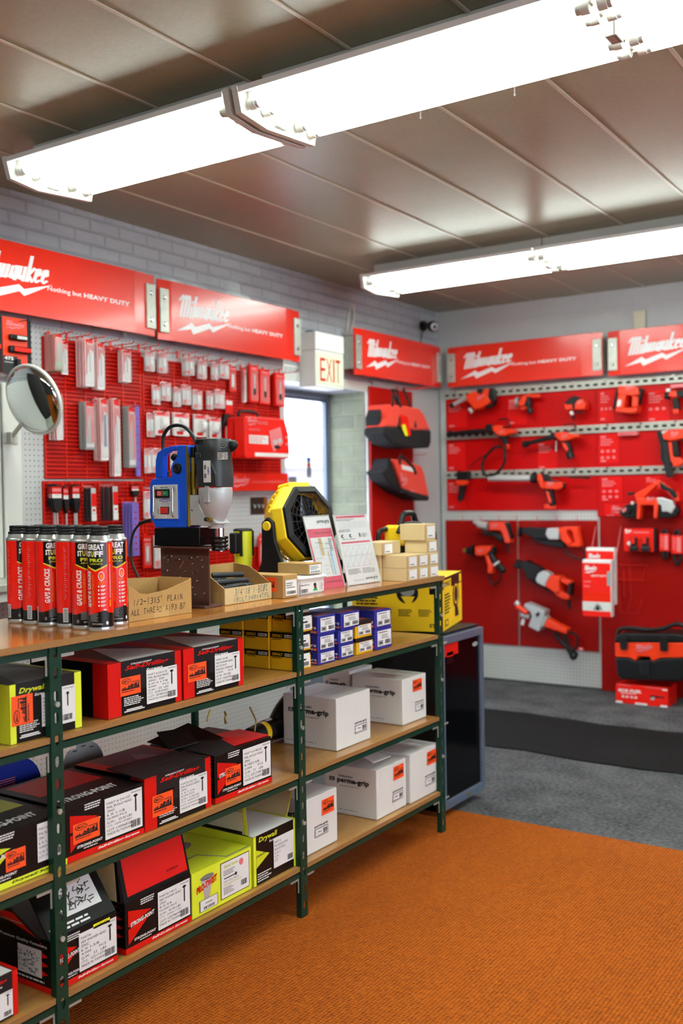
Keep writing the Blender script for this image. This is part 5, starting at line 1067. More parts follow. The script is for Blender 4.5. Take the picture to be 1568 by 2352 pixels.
def draw2(F):
    F.k = 1; F.r(.06, .945, .94, .975, 'pinkprint'); F.r(.06, .585, .94, .61, 'pinkprint'); F.lines(.06, .90, .7, .935, 2, 'greyink'); F.up(.4); F.t(.35, .953, .6, .968, 'Features', 'ink')
    for i in range(5):
        F.r(.08, .80+i*.02, .92, .802+i*.02, 'greyink')
    for i in range(6): F.r(.08+i*.168, .80, .083+i*.168, .88, 'greyink')
    F.lines(.06, .745, .6, .785, 2, 'greyink')
    for u in (.14, .38): F.ell(u, .69, .05, .028, 'ink', 6); F.up(.3); F.ell(u+.02, .69, .03, .014, 'label', 6); F.up(-.3)
    F.r(.64, .665, .68, .725, 'ink'); F.r(.68, .69, .70, .70, 'ink'); F.lines(.72, .66, .93, .72, 5, 'greyink'); F.lines(.1, .635, .55, .655, 1, 'greyink')
    for i in range(5):
        for j in range(2):
            u = .08+i*.17; v = .26+j*.155; F.r(u, v, u+.16, v+.002, 'ink'); F.r(u, v+.14, u+.16, v+.142, 'greyink'); F.r(u, v, u+.003, v+.14, 'greyink'); F.p([(u, v), (u+.006, v), (u+.15, v+.13), (u+.144, v+.13)], 'greyink')
    F.r(.93, .26, .933, .55, 'greyink'); F.lines(.08, .15, .48, .23, 6, 'greyink'); F.lines(.52, .15, .93, .23, 6, 'greyink'); F.t(.56, .05, .93, .10, 'perma-grip', 'ink', .02); F.t(.2, .055, .5, .075, 'Ultimate Fastening System', 'ink')
BR1 = onz(794.5, 1347, ZT); BR1.x = -2.045; BL1 = Vector((-2.045, BR1.y-.158, ZT))
holder('left acrylic sign holder with a pink bordered technical sheet', BL1, BR1, (695.7, 1186), draw1)
BL2 = onz(801, 1347, ZT); BR2 = onz(879.7, 1336.4, ZT)
holder('right acrylic sign holder with a white sheet of tables and small drawings', BL2, BR2, (764, 1182.7), draw2)
# stack of light kraft boxes
KZ = [ZT+.0495*i for i in range(4)]
y0 = onx(*C3(1048, 1055), -1.932).y; kw = .083
rn = ('bottom', 'second', 'third', 'top')
def kb(label, X, y, z, d=.107, w=kw, h=.0488, rot=0, lab=True):
    c = Carton.__new__(Carton); c.w, c.h, c.d = w, h, d; c.t = thing('kraft_box', label, 'box', (X, y, z+.0006), R(90+rot), 'small kraft boxes stacked at the end of the counter'); c.m = M(); c.m.box(0, w, 0, d, 0, h, 'kraftlight', .001); c._f(); c.Tp.r(0, .49, 1, .505, 'kraftdark'); c.F.p([(0, 0), (.08, 0), (.08, .93), (0, .93)], 'kraft'); c.done()
    if lab: c.sticker('F', .18, .14, .88, .86, lambda f, *a: (f.r(*a, 'label'), f.up(), f.lines(a[0]+.1, a[1]+.06, a[2]-.1, a[1]+.2, 1, 'ink')), 'white_label', 'white printed label')
    return c
for r_ in range(2):
    for k in range(3): kb('small kraft box in the %s row, %s of the three in front' % (rn[r_], ('left', 'middle', 'right')[k]), -1.932, y0+k*(kw+.0015), KZ[r_])
    kb('small kraft box in the %s row, behind and left of the front ones' % rn[r_], -2.042, 3.302, KZ[r_], lab=False)
kb('small kraft box on the third level, right end, its white label facing the room', -1.936, y0+2*(kw+.0015)-.002, KZ[2], d=.10)
kb('small kraft box on the third level, left end beside the acrylic sign', -2.022, 3.294, KZ[2], d=.10)
kb('small kraft box on the third level, set back in the middle', -2.04, 3.380, KZ[2], d=.09, lab=False)
kb('kraft box on the very top of the stack', -1.940, y0+2*(kw+.0015)-.010, KZ[3], d=.113, w=.088, h=.064)

# ---- yellow fan
fc = onx(712.6, 1197, -2.13); ax = Vector((1, -.10, .20)).normalized(); sd = Vector((0, 0, 1)).cross(ax).normalized(); upv = ax.cross(sd)
TF = Matrix(((ax.x, sd.x, upv.x, fc.x), (ax.y, sd.y, upv.y, fc.y), (ax.z, sd.z, upv.z, fc.z), (0, 0, 0, 1)))   # local x = blowing direction
fb = (fc.x-.07, fc.y, ZT+.0006)
t = thing('jobsite_fan', 'yellow and black jobsite fan standing behind the acrylic sign holders', 'fan', fb)
def ring8(r, x, n=8, sq=1.0, ph=22.5): return [(x, r*math.cos(R(ph+360*i/n)), r*sq*math.sin(R(ph+360*i/n))) for i in range(n)]
m = M(); m.T = TF; m.loop([ring8(r, x, 16, ph=11.25) for r, x in ((.070, -.135), (.105, -.118), (.128, -.085), (.140, -.055))], 'fanyellow', smooth=False)
m.loop([ring8(r, x) for r, x in ((.146, -.072), (.150, -.05), (.143, -.012), (.130, 0)) ], 'fanyellow', caps=False, smooth=False)
m.box(-.085, -.02, -.055, .055, .125, .150, 'fanyellow', .006); m.build('housing', t, fb, bevel=.003)
for i in range(16):
    a = R(100+i*10); q = M(); q.T = TF; q.tube([(-.145, .05*math.cos(a), .05*math.sin(a)), (-.130, .10*math.cos(a), .10*math.sin(a)), (-.09, .136*math.cos(a), .136*math.sin(a)), (-.062, .148*math.cos(a), .148*math.sin(a))], .0035, 'fanyellow', 6, 3); q.build('rear_rib', t, fb)
m = M(); m.T = TF; A_ = ring8(.138, .004); B_ = ring8(.112, .006); n = 8
m.loop([ring8(.139, -.008), ring8(.139, .004), ring8(.116, .010), ring8(.110, .004)], 'toolblack', caps=False, smooth=False); m.build('front_frame', t, fb, bevel=.002)
m = M(); m.T = TF
for rr_ in (.035, .055, .078, .098): m.tube([(.004, rr_*math.cos(2*math.pi*i/24), rr_*math.sin(2*math.pi*i/24)) for i in range(25)], .0011, 'rubber', 5, 1)
for i in range(20): a = 2*math.pi*i/20; m.cyl((.006, .02*math.cos(a), .02*math.sin(a)), (.004, .112*math.cos(a), .112*math.sin(a)), .0014, 'rubber', n=5)
m.build('grille', t, fb)
m = M(); m.T = TF; m.cyl((-.01, 0, 0), (.008, 0, 0), .022, 'toolblack', n=20); m.build('hub', t, fb)
m = M(); m.T = TF; m.box(.008, .012, -.02, .02, -.008, .008, 'kraftlight', .001); m.build('hub_badge', t, fb)
for i in range(5):
    a = 2*math.pi*i/5; q = M(); q.T = TF @ Matrix.Rotation(a, 4, 'X'); q.prism([(-.035, .02, -.008), (-.02, .098, -.03), (-.028, .1, .03), (-.045, .02, .012)], (.0025, 0, 0), 'glossblack'); q.build('blade', t, fb)
m = M(); m.T = TF; m.cyl((-.05, 0, 0), (-.048, 0, 0), .11, 'glossblack', n=24); m.build('motor_plate', t, fb)
for s_ in (-1, 1):
    kx = Vector((-.062, s_*.155, 0)); K = TF @ kx; q = M(); y_ = K.y
    P1 = [(K.x-.026, K.z+.012), (K.x, K.z+.032), (K.x+.024, K.z+.014), (K.x+.03, K.z-.05), (K.x+.062, K.z-.13), (K.x+.074, ZT+.09), (K.x+.07, ZT+.035), (K.x-.06, ZT+.035), (K.x-.03, ZT+.10), (K.x-.028, K.z-.09)]
    q.prism([(x, y_-.009, z) for x, z in P1], (0, .018, 0), 'toolblack'); q.build('yoke', t, fb, bevel=.004)
    q = M(); q.cyl((K.x, y_-s_*.03, K.z), (K.x, y_+s_*.016, K.z), .0165, 'fanyellow', n=20); q.build('pivot_knob', t, fb, bevel=.002)
m = M(); m.box(fc.x-.18, fc.x+.045, fc.y-.175, fc.y+.175, ZT+.0006, ZT+.045, 'toolblack', .012); m.build('base', t, fb)
m = M(); a = Vector((fc.x-.1, fc.y-.1756, ZT)); F = Face(m, (fc.x+.0455, fc.y-.168, ZT+.006), (0, .10, 0), (0, 0, .034)); F.k = 2; F.t(.05, .2, .85, .85, 'DEWALT', 'printyellow', .04); F = Face(m, (fc.x-.06, fc.y-.1755, ZT+.006), (.10, 0, 0), (0, 0, .034)); F.k = 2; F.t(.05, .2, .95, .85, 'DEWALT', 'printyellow', .04); m.build('base_lettering', t, fb)

# ---- yellow and black work radio behind the kraft stack
rc = (-2.105, 3.598, ZT+.0006)
t = thing('jobsite_radio', 'black and yellow roll cage radio behind the stack of kraft boxes', 'radio', rc, R(90-8))
m = M(); m.box(-.045, .10, -.04, .06, .02, .200, 'toolblack', .02); m.build('body', t)
m = M(); m.box(-.049, -.01, -.044, .064, .12, .205, 'fanyellow', .012); m.build('yellow_corner', t)
m = M(); m.box(.065, .104, -.044, .064, .14, .206, 'fanyellow', .012); m.build('yellow_corner', t)
m = M(); m.box(.096, .107, -.06, .02, .03, .07, 'fanyellow', .004); m.build('yellow_corner', t)
m = M(); m.tube([(.10, -.03, .03), (.165, -.03, .05), (.172, -.03, .13), (.160, -.03, .175), (.10, -.03, .195)], .0115, 'toolblack', 8, 5); m.build('side_bar', t)
m = M(); m.tube([(-.04, .05, .19), (-.085, .05, .182), (-.10, .05, .155), (-.10, .05, .06), (-.05, .05, .04)], .0105, 'toolblack', 8, 5); m.build('side_bar', t)
m = M(); m.tube([(-.02, -.0, .20), (-.005, 0, .235), (.01, 0, .250), (.06, 0, .250), (.075, 0, .235), (.09, 0, .20)], .0125, 'toolblack', 10, 5); m.build('top_handle', t)
m = M(); m.tube([(-.06, -.02, .175), (-.03, -.02, .205), (.03, -.02, .212), (.09, -.02, .205), (.13, -.02, .185)], .009, 'toolblack', 8, 5); m.build('front_bar', t)
for s_ in (-1, 1):
    m = M(); m.box(s_*.06+.02-.015, s_*.06+.02+.015, -.04, .06, 0, .025, 'toolblack', .006); m.build('foot', t)
m = M(); m.box(.100, .1035, -.05, .08, .085, .12, 'kraftlight', .001); m.build('side_badge', t)

# ---- left end of the counter
t_ = onz(0, 1440, ZT)
m = M(); m.box(-2.35, -2.18, 1.30, 1.66, ZT+.0006, ZT+.016, 'paper', .002); tag(m.build('paper_stack'), 'flat white stack of paper at the left end of the counter', 'paper')
m = M(); m.box(-2.38, -2.31, 1.50, 1.73, ZT+.0006, ZT+.052, 'paper', .002); F = Face(m, (-2.31, 1.50, ZT+.0006), (0, .23, 0), (0, 0, .052)); F.r(0, .45, .9, .9, 'flatblue'); F.r(0, .1, .75, .42, 'printyellow'); F.r(.8, .1, .95, .42, 'ink'); tag(m.build('flat_pack'), 'flat white pack with blue and yellow print at the far left of the counter', 'pack')
# ================================================================ goods and fittings along the left wall
XH = XL+.050
def redhook(p, length, label, group='hooks on the red wire panels', mt='wirered'):
    m = M(); m.tube([p, p+Vector((length, 0, 0)), p+Vector((length+.012, 0, .012))], .0022, mt, 6, 2); m.box(p.x-.004, p.x, p.y-.006, p.y+.006, p.z-.02, p.z+.02, mt)
    tag(m.build('display_hook'), label, 'hook', group)
def build_pack(style, w, h, d, label, group):
    t = thing('blister_pack', label, 'pack', (0, 0, 0), R(90), group); m = M()
    F = Face(m, (0, 0, 0), (w, 0, 0), (0, 0, h)); F.k = 2
    if style in ('blade', 'bluebl', 'greybl', 'olive'):
        m.box(0, w, 0, .0022, 0, h, {'blade': 'packwhite', 'bluebl': 'packwhite', 'greybl': 'packgrey', 'olive': 'olivebag'}[style]); m.box(-.0006, .0006, -.0008, .003, 0, h, 'packpink' if style != 'greybl' else 'packgrey')
        F.p([(.1, .99), (.95, .99), (.95, .72), (.6, .80), (.3, .60), (.1, .62)], 'printred'); F.up(); F.t(.25, .86, .85, .92, 'SAW BLADES' if 0 else 'Heavy', 'packwhite', .03)
        F.p([(.1, .62), (.28, .60), (.22, .3), (.1, .2)], 'printred'); F.r(.5, .3, .62, .72, 'packgrey')
        if style == 'bluebl': F.r(.42, .22, .82, .74, 'bluelabel'); F.r(.1, .06, .9, .2, 'packwhite')
        if style == 'olive': F.ell(.5, .18, .28, .06, 'green')
        if style == 'greybl': F.r(.62, .14, .95, .85, 'printred'); F.r(.1, .04, .9, .12, 'packwhite')
        m.build('card', t)
        m = M(); m.box(.002, w-.002, -d*.8, -.0015, h*.04, h*.9, 'blister', .002); m.build('blister', t)
    elif style == 'hole':
        m.box(0, w, 0, .0015, 0, h, 'packwhite'); F.r(.04, .72, .96, .98, 'packpink'); F.up(); F.r(.12, .84, .6, .92, 'printred'); F.r(.06, .04, .5, .24, 'printred'); F.lines(.55, .05, .93, .24, 3, 'packpink'); m.build('card', t)
        m = M(); m.cyl((w*.5, -d*.6, h*.30), (w*.5, -d*.6, h*.72), min(w*.4, d*.55), 'packwhite', n=14); m.build('saw_cup', t)
        m = M(); m.box(.002, w-.002, -d, -.0015, .02*h, h*.97, 'blister', .004); m.build('blister', t)
    elif style == 'cup':
        m.box(0, w, 0, .0015, 0, h, 'packwhite'); F.r(.04, .80, .96, .98, 'packpink'); F.up(); F.r(.15, .86, .7, .93, 'printred'); F.r(.18, .05, .6, .20, 'printred'); m.build('card', t)
        m = M(); m.cyl((w*.38, -.002, h*.48), (w*.58, -d, h*.48), min(w*.40, h*.28), 'packwhite', n=18); m.cyl((w*.58, -d-.0005, h*.48), (w*.585, -d-.002, h*.48), min(w*.3, h*.21), 'packgrey', n=16); m.build('saw_cup', t)
    elif style == 'bit':
        m.box(0, w, 0, .0015, h*.45, h, 'toolblack'); m.box(.001, w-.001, -.003, 0, h*.66, h*.94, 'printred'); F.k = 10; F.r(.04, .66, .96, .76, 'packwhite'); F.r(.3, .72, .8, .74, 'ink'); F.r(.08, .82, .92, .90, 'packpink'); m.build('card', t)
        m = M(); m.prism([(w*.05, -.01, h*.66), (w*.95, -.01, h*.66), (w*.85, -.01, h*.42), (w*.6, -.01, h*.30), (w*.4, -.01, h*.30), (w*.15, -.01, h*.42)], (0, .01, 0), 'toolblack'); m.build('sleeve', t)
        m = M(); m.cyl((w*.5, -.005, 0), (w*.5, -.005, h*.32), .0028, 'silver', n=8); m.build('bit', t)
    elif style == 'sds':
        m.cyl((w*.5, 0, 0), (w*.5, 0, h*.93), .0042, 'darksteel', n=8); m.build('rod', t)
        m = M(); m.tube([(w*.3, 0, h*.93), (w*.3, 0, h*.99), (w*.7, 0, h*.99), (w*.7, 0, h*.93)], .0012, 'blister', 5, 2); m.build('hanger', t)
    elif style == 'sdsfront':
        m.box(w*.1, w*.9, 0, .004, .0, h*.93, 'silver', .001); F.k = 3; F.r(.1, .42, .9, .78, 'printred'); F.r(.1, .02, .9, .2, 'packwhite'); F.r(.2, .22, .8, .40, 'packwhite'); F.up(); F.r(.3, .28, .7, .34, 'printred'); m.build('card', t)
        m = M(); m.cyl((w*.5, .008, 0), (w*.5, .008, h*.93), .004, 'darksteel', n=8); m.build('rod', t)
    elif style == 'lilac':
        m.box(0, w, 0, .004, 0, h, 'lilac', .001)
        for i in range(7): F.ell(.5, .12+i*.115, .18, .016, 'panelred', 10)
        m.build('card', t)
    elif style == 'red':
        m.box(0, w, 0, .002, 0, h, 'printred'); F.r(.1, .86, .9, .94, 'packpink'); F.r(.3, .2, .7, .7, 'silver'); F.up(); F.r(.4, .25, .6, .6, 'packwhite'); m.build('card', t)
        m = M(); m.box(.15*w, .85*w, -d*.5, 0, .1*h, .8*h, 'blister', .003); m.build('blister', t)
    elif style == 'redbit':
        m.box(0, w, 0, .002, 0, h, 'tooltrim'); F.r(.2, .88, .8, .94, 'packpink'); m.build('card', t)
        m = M(); m.cyl((w*.5, -d*.3, h*.3), (w*.5, -d*.3, h*.75), .004, 'silver', n=8); m.cyl((w*.5, -d*.3, h*.2), (w*.5, -d*.3, h*.36), .008, 'toolblack', n=10); m.build('bit', t)
        m = M(); m.box(.1*w, .9*w, -d*.6, 0, .04*h, .84*h, 'blister', .003); m.build('blister', t)
    elif style == 'tinycard':
        m.box(0, w, 0, .0015, 0, h, 'printred'); F.r(.1, .6, .9, .9, 'packwhite'); m.build('card', t)
    return t
def stack(C, l, t_, r, b, Lx, n, style, label, group, hook=True, dmax=.03):
    p = onx(*C(Lx, t_), XH); y = p.y; q = ony(*C(l, t_), y); Xf = max(q.x, XH+.012); Xf = min(Xf, XH+.26)
    zt_ = onx(*C(l, t_), Xf).z; yw = onx(*C(r, t_), Xf).y; y = onx(*C(l, t_), Xf).y if abs(q.x-Xf) > 1e-6 else y
    yw = onx(*C(r, t_), Xf).y; zb_ = onx(*C(l, b), Xf).z; w = max(yw-y, .01); h = zt_-zb_; D = Xf-XH
    pitch = D/max(n, 1); d = min(dmax, pitch*.9 if n > 1 else D*.8)
    root = build_pack(style if style != 'sdsmix' else 'sdsfront', w, h, d, label, group)
    root.location = (Xf, y, zb_)
    other = root
    if style == 'sdsmix': other = build_pack('sds', w, h, d, label.replace('front pack of the', 'dark rod in the'), group+' behind')
    first = True
    for i in range(1, n):
        loc = (Xf-i*pitch, y+random.uniform(-.002, .002), zb_+random.uniform(-.003, .002))
        if style == 'sdsmix' and first: other.location = loc; first = False
        else: dup(other, loc)
    if style == 'sdsmix' and first: bpy.data.objects.remove(other)
    if hook: redhook(Vector((XL+.047, y+w/2, zt_-.004)), D+.03, 'thin red hook: '+group)
    return root
g1 = lambda k: 'packs of stack %s in the top row' % k
def S1(*a): stack(CL1, *a)
def S2(*a): stack(CL2, *a)
S1(560, 205, 645, 590, 452, 7, 'olive', 'clear bagged pack with a green dot at the left end of the top row', 'bagged packs, top row left')
S1(632, 285, 700, 630, 612, 2, 'blade', 'slim red and white pack just right of the bagged packs', 'second hook, top row')
S1(875, 255, 970, 750, 765, 6, 'blade', 'long red and white blade pack in the thick stack of the top row, third hook', 'third hook, top row')
S1(1000, 300, 1080, 785, 935, 4, 'blade', 'long red and white blade pack in the top row, fourth hook', 'fourth hook, top row')
S1(1265, 375, 1355, 705, 1205, 3, 'blade', 'white blade pack with clear hang loop, last of the left top row', 'fifth hook, top row')
S1(578, 815, 645, 1310, 480, 4, 'blade', 'blade pack half hidden by the round mirror', 'packs behind the mirror')
S1(880, 915, 975, 1410, 805, 5, 'greybl', 'grey edged red pack, first stack of the second row', 'first stack, second row')
S1(1035, 880, 1115, 1525, 950, 5, 'bluebl', 'long pack with a blue label, second stack of the second row', 'second stack, second row')
S1(1170, 880, 1240, 1690, 1105, 4, 'blade', 'longest white and red pack, third stack of the second row', 'third stack, second row')
S1(1325, 960, 1400, 1600, 1255, 4, 'greybl', 'grey and pink pack, fourth stack of the second row', 'fourth stack, second row')
S1(1405, 950, 1448, 1690, 1392, 2, 'lilac', 'narrow lilac pack beside the grey and pink packs, second row', 'fifth stack, second row')
S1(530, 1775, 635, 2200, 470, 3, 'bit', 'black and red carded masonry bit, first stack of the third row', 'first stack, third row')
S1(650, 1790, 705, 2200, 640, 2, 'bit', 'black and red carded masonry bit, second stack of the third row', 'second stack, third row')
S1(745, 1775, 820, 2200, 715, 3, 'bit', 'black and red carded masonry bit, third stack of the third row', 'third stack, third row')
S1(940, 1790, 1000, 2160, 832, 8, 'sdsmix', 'front pack of the bundle of long dark rods, fourth stack of the third row', 'fourth stack, third row')
S1(1165, 1770, 1228, 2150, 1005, 9, 'sdsmix', 'front pack of the bundle of long dark rods, fifth stack of the third row', 'fifth stack, third row')
S1(1360, 1780, 1436, 1960, 1345, 2, 'bit', 'short black and red pack above the lilac strips, third row', 'sixth stack, third row')
S1(1370, 1960, 1440, 2352+170, 1240, 4, 'lilac', 'long lilac strip with round red holes hanging behind the foam cans', 'lilac strips')
gh = 'hole saw packs'
for a, lb in (((65, 105, 148, 310, 25, 2, 'hole'), 'white cup saw pack, first on the right panel top row'), ((195, 125, 275, 325, 155, 2, 'hole'), 'white cup saw pack, second on the right panel top row'),
              ((465, 170, 545, 350, 408, 3, 'hole'), 'white cup saw pack, third on the right panel top row'), ((590, 200, 668, 385, 562, 2, 'hole'), 'white cup saw pack, fourth on the right panel top row'),
              ((725, 225, 785, 392, 700, 2, 'hole'), 'white cup saw pack, fifth on the right panel top row'), ((805, 205, 893, 380, 780, 2, 'hole'), 'white cup saw pack, sixth on the right panel top row'),
              ((897, 262, 966, 522, 890, 1, 'red'), 'narrow red card pack between the cup saws and the pink packs'),
              ((1040, 270, 1062, 625, 1005, 2, 'blade'), 'thin white edged pack left of the pink packs, top row'), ((1100, 250, 1185, 620, 1065, 2, 'redbit'), 'first pink red pack with a black bit, top row right'),
              ((1200, 290, 1302, 640, 1185, 2, 'redbit'), 'second pink red pack with a black bit, top row right'), ((1355, 330, 1450, 660, 1312, 3, 'redbit'), 'third pink red pack with a black bit, top row by the doorway'),
              ((135, 455, 205, 645, 108, 2, 'hole'), 'white cup saw pack, first on the second row'), ((225, 420, 312, 605, 192, 2, 'hole'), 'white cup saw pack, second on the second row'),
              ((350, 475, 412, 665, 322, 2, 'hole'), 'white cup saw pack, third on the second row'), ((430, 450, 512, 645, 405, 2, 'hole'), 'white cup saw pack, fourth on the second row'),
              ((535, 500, 622, 690, 505, 2, 'hole'), 'white cup saw pack, fifth on the second row'), ((682, 515, 735, 695, 658, 2, 'hole'), 'white cup saw pack, sixth on the second row'),
              ((755, 495, 850, 680, 735, 2, 'hole'), 'white cup saw pack, seventh on the second row'), ((858, 592, 935, 735, 850, 1, 'tinycard'), 'small red and white card below the second row'),
              ((72, 730, 150, 970, 55, 1, 'hole'), 'bigger cup saw pack, first on the third row'), ((155, 712, 300, 950, 120, 2, 'cup'), 'wide pack with a white cup saw seen end on, second on the third row'),
              ((340, 730, 495, 960, 312, 2, 'cup'), 'wide pack with a white cup saw seen end on, third on the third row'), ((545, 745, 690, 970, 520, 2, 'cup'), 'wide pack with a white cup saw seen end on, fourth on the third row'),
              ((700, 775, 815, 985, 645, 2, 'cup'), 'wide pack with a white cup saw seen end on, last on the third row'),
              ((48, 1090, 112, 1335, 28, 1, 'hole'), 'tall cup saw pack, first on the fourth row'), ((125, 1085, 235, 1330, 105, 2, 'hole'), 'tall cup saw pack, second on the fourth row behind the drill'),
              ((310, 1110, 395, 1300, 290, 1, 'hole'), 'cup saw pack seen through the blue drill handle'), ((48, 1520, 118, 1790, 35, 2, 'hole'), 'cup saw pack left of the drill control plate'),
              ((35, 1975, 120, 2290, 15, 2, 'red'), 'red and silver pack low behind the drill cable'), ((150, 1965, 250, 2290, 125, 2, 'hole'), 'white and red pack low behind the brown beam')):
    stack(CL2, *a, lb, lb.split(',')[0]+' pair')
# three packs hanging low behind the fan
stack(crop(0, 0, 1), 592, 1232, 614, 1302, 590, 1, 'red', 'tall red and white tube pack low behind the yellow barrier post', 'low packs')
stack(crop(0, 0, 1), 622, 1225, 640, 1295, 618, 1, 'red', 'clear bagged red pack low behind the fan', 'low packs two')
stack(crop(0, 0, 1), 550, 1225, 572, 1290, 545, 1, 'cup', 'white cup saw pack low between drill chuck and barrier post', 'low packs three')
# black carded item
p = onx(*CL2(830, 740), XH+.05); q = onx(*CL2(925, 1000), XH+.05)
t = thing('blister_pack', 'black and clear carded tool hanging left of the red tool case', 'pack', p, R(90)); h_ = p.z-q.z; w_ = q.y-p.y
m = M(); m.prism([(0, 0, -h_*.5), (w_, 0, -h_*.45), (w_, 0, -.01), (w_*.3, 0, 0)], (0, .02, 0), 'toolblack'); m.cyl((w_*.6, .01, -h_*.45), (w_*.6, .01, -h_), .006, 'silver', n=8); m.build('tool_body', t)
# red tool case
Xc = XH+.17; a = onx(*CL2(1062, 1190), Xc); b = onx(*CL2(1500, 790), Xc); w_ = b.y-a.y; h_ = b.z-a.z-.005
t = thing('tool_case', 'red hard tool case with black handle hanging on the wall beside the doorway', 'case', (Xc, a.y, a.z), R(90)); d_ = .155
P = [(.0, .05*h_), (.03*w_, 0), (.97*w_, .02*h_), (w_, .08*h_), (.985*w_, .62*h_), (.90*w_, .97*h_), (.88*w_, h_), (.03*w_, h_), (0, .95*h_)]
m = M(); m.prism([(x, 0, z) for x, z in P], (0, d_, 0), 'tooltrim'); m.build('shell', t, bevel=.008)
m = M(); m.box(-.002, w_+.001, d_*.46, d_*.52, .04*h_, .9*h_, 'panelred'); m.build('seam', t)
m = M(); m.tube([(.13*w_, d_*.5, h_-.005), (.13*w_, d_*.5, h_+.030), (.50*w_, d_*.5, h_+.030), (.50*w_, d_*.5, h_-.005)], .008, 'toolblack', 8, 3); m.build('handle', t)
m = M(); F = Face(m, (0, 0, 0), (w_, 0, 0), (0, 0, h_)); F.k = 3; logo(F, .04, .78, .27, .98, 'packpink', rise=.1); F.t(.28, .82, .50, .9, 'PRO PRESS', 'packpink', .02); F.r(.08, .36, .50, .56, 'packwhite'); F.up(); F.lines(.10, .38, .48, .54, 4, 'packpink'); F.lines(.08, .66, .45, .72, 2, 'packpink')
F.p([(.52, .68), (.78, .80), (.84, .40), (.62, .18), (.56, .35)], 'packpink'); F.up(); F.ell(.66, .42, .05, .06, 'silver'); F.ell(.76, .46, .05, .06, 'silver'); F.ell(.70, .30, .07, .05, 'printdark')
for v in (.76, .55, .38): F.ell(.92, v-.1*0, .03, .04, 'packpink')
F.r(.20, .06, .98, .15, 'packwhite'); m.build('case_label', t)
# wall plate with three switches
a = onx(*CL2(1115, 1752), XL+.034); b = onx(*CL2(1278, 1575), XL+.034)
t = thing('switch_plate', 'dark brown wall plate with three pale switches below the small red sign', 'switch plate', a, R(90)); w_, h_ = b.y-a.y, b.z-a.z
m = M(); m.box(0, w_*.80, 0, .003, 0, h_, 'brownplate', .001); m.box(w_*.80, w_, .0005, .003, 0, h_, 'brass'); m.build('plate', t)
for i in range(3): m = M(); m.tube([(w_*(.16+.24*i), 0, h_*.55), (w_*(.16+.24*i), -.014, h_*.50), (w_*(.10+.24*i), -.014, h_*.38)], .005, 'packgrey', 8, 3); m.build('switch_lever', t)
# long orange-red carded tools above the mirror
for (px0, py0, px1, py1, lb, g) in ((16, 736, 70, 862, 'red and black card with two hand torches, above the round mirror', 1), (-70, 726, 3, 850, 'red card cut off at the left edge above the mirror', 0)):
    Xc = XL+.10; a = onx(px0-8, py1-4, Xc); b = onx(px1, py0, Xc); w_, h_ = b.y-a.y, b.z-a.z
    t = thing('carded_torch', lb, 'pack', a, R(90)); m = M(); m.box(0, w_, 0, .004, 0, h_, 'toolred'); F = Face(m, (0, 0, 0), (w_, 0, 0), (0, 0, h_)); F.k = 2
    logo(F, .08, .80, .78, .95, 'packpink', rise=.0); F.r(.86, 0, 1, 1, 'toolblack'); F.p([(.0, .0), (.5, .0), (.5, .32), (.0, .32)], 'printdark'); F.up(); F.t(.04, .25, .36, .31, '475', 'packwhite', .04); F.r(.04, .20, .34, .22, 'packgrey'); m.build('card', t)
    m = M()
    m.box(w_*.18, w_*.80, -.02, 0, h_*.60, h_*.70, 'toolblack', .007); m.box(w_*.40, w_*.75, -.023, -.018, h_*.62, h_*.68, 'silver', .002); m.build('torch', t)
    m = M(); m.box(w_*.16, w_*.92, -.02, 0, h_*.38, h_*.50, 'toolblack', .007); m.box(w_*.30, w_*.88, -.023, -.018, h_*.40, h_*.48, 'tooltrim', .002); m.build('torch', t)
    m = M(); m.box(w_*.42, w_*.56, -.015, 0, h_*.10, h_*.28, 'toolblack', .004); m.box(w_*.78, w_*.88, -.01, 0, h_*.12, h_*.2, 'packwhite', .002); m.build('charger', t)
    redhook(Vector((XL+.031, a.y+w_*.6, b.z-.012)), .12, 'dark hook holding the '+lb, mt='darksteel')
# free hooks along the top
for i, (x, y) in enumerate(((640, 170), (830, 195), (990, 215), (1130, 250), (1280, 280), (1405, 295))):
    p = onx(*CL1(x-130, y+60), XL+.047); redhook(p, .14, 'empty red hook above the packs of the left panel', 'empty hooks, left panel')
for i, (x, y) in enumerate(((105, 45), (225, 75), (350, 105), (490, 110), (610, 145), (750, 180), (900, 195), (1350, 275), (1510, 300))):
    p = onx(*CL2(x-110, y+40), XL+.047); redhook(p, .12, 'empty red hook above the packs of the right panel', 'empty hooks, right panel')
# white steel column and cabinet at the left edge
m = M(); ya, yb = onx(10, 1100, XL+.12).y, onx(52, 1100, XL+.12).y; m.box(XL+.001, XL+.12, ya, yb, .02, onx(30, 880, XL+.12).z, 'whitepaint', .006)
tag(m.build('steel_column'), 'white painted steel column on the left wall that carries the round mirror', 'column')
m = M(); m.box(XL+.001, XL+.115, ya-.50, ya-.006, .62, onx(5, 884, XL+.12).z-.005, 'whitepaint', .008); tag(m.build('steel_cabinet'), 'white steel cabinet door at the left edge beside the column', 'cabinet')
# low grey shelf fixture behind the cans
t = thing('wall_shelf', 'low grey steel shelf fixture behind the foam cans at the left edge', 'shelf', (XL+.13, ya-.3, .7)); off = (XL+.13, ya-.3, .7)
m = M(); m.box(XL+.125, XL+.42, ya-.5, yb+.02, 1.02, 1.05, 'galv', .004); m.build('shelf_top', t, off)
m = M(); m.box(XL+.125, XL+.40, ya-.5, yb+.01, .98, 1.02, 'whitepaint', .003); m.build('shelf_edge', t, off)
m = M(); m.box(XL+.125, XL+.16, ya-.5, yb+.01, .40, .98, 'peggrey'); m.build('back_panel', t, off)
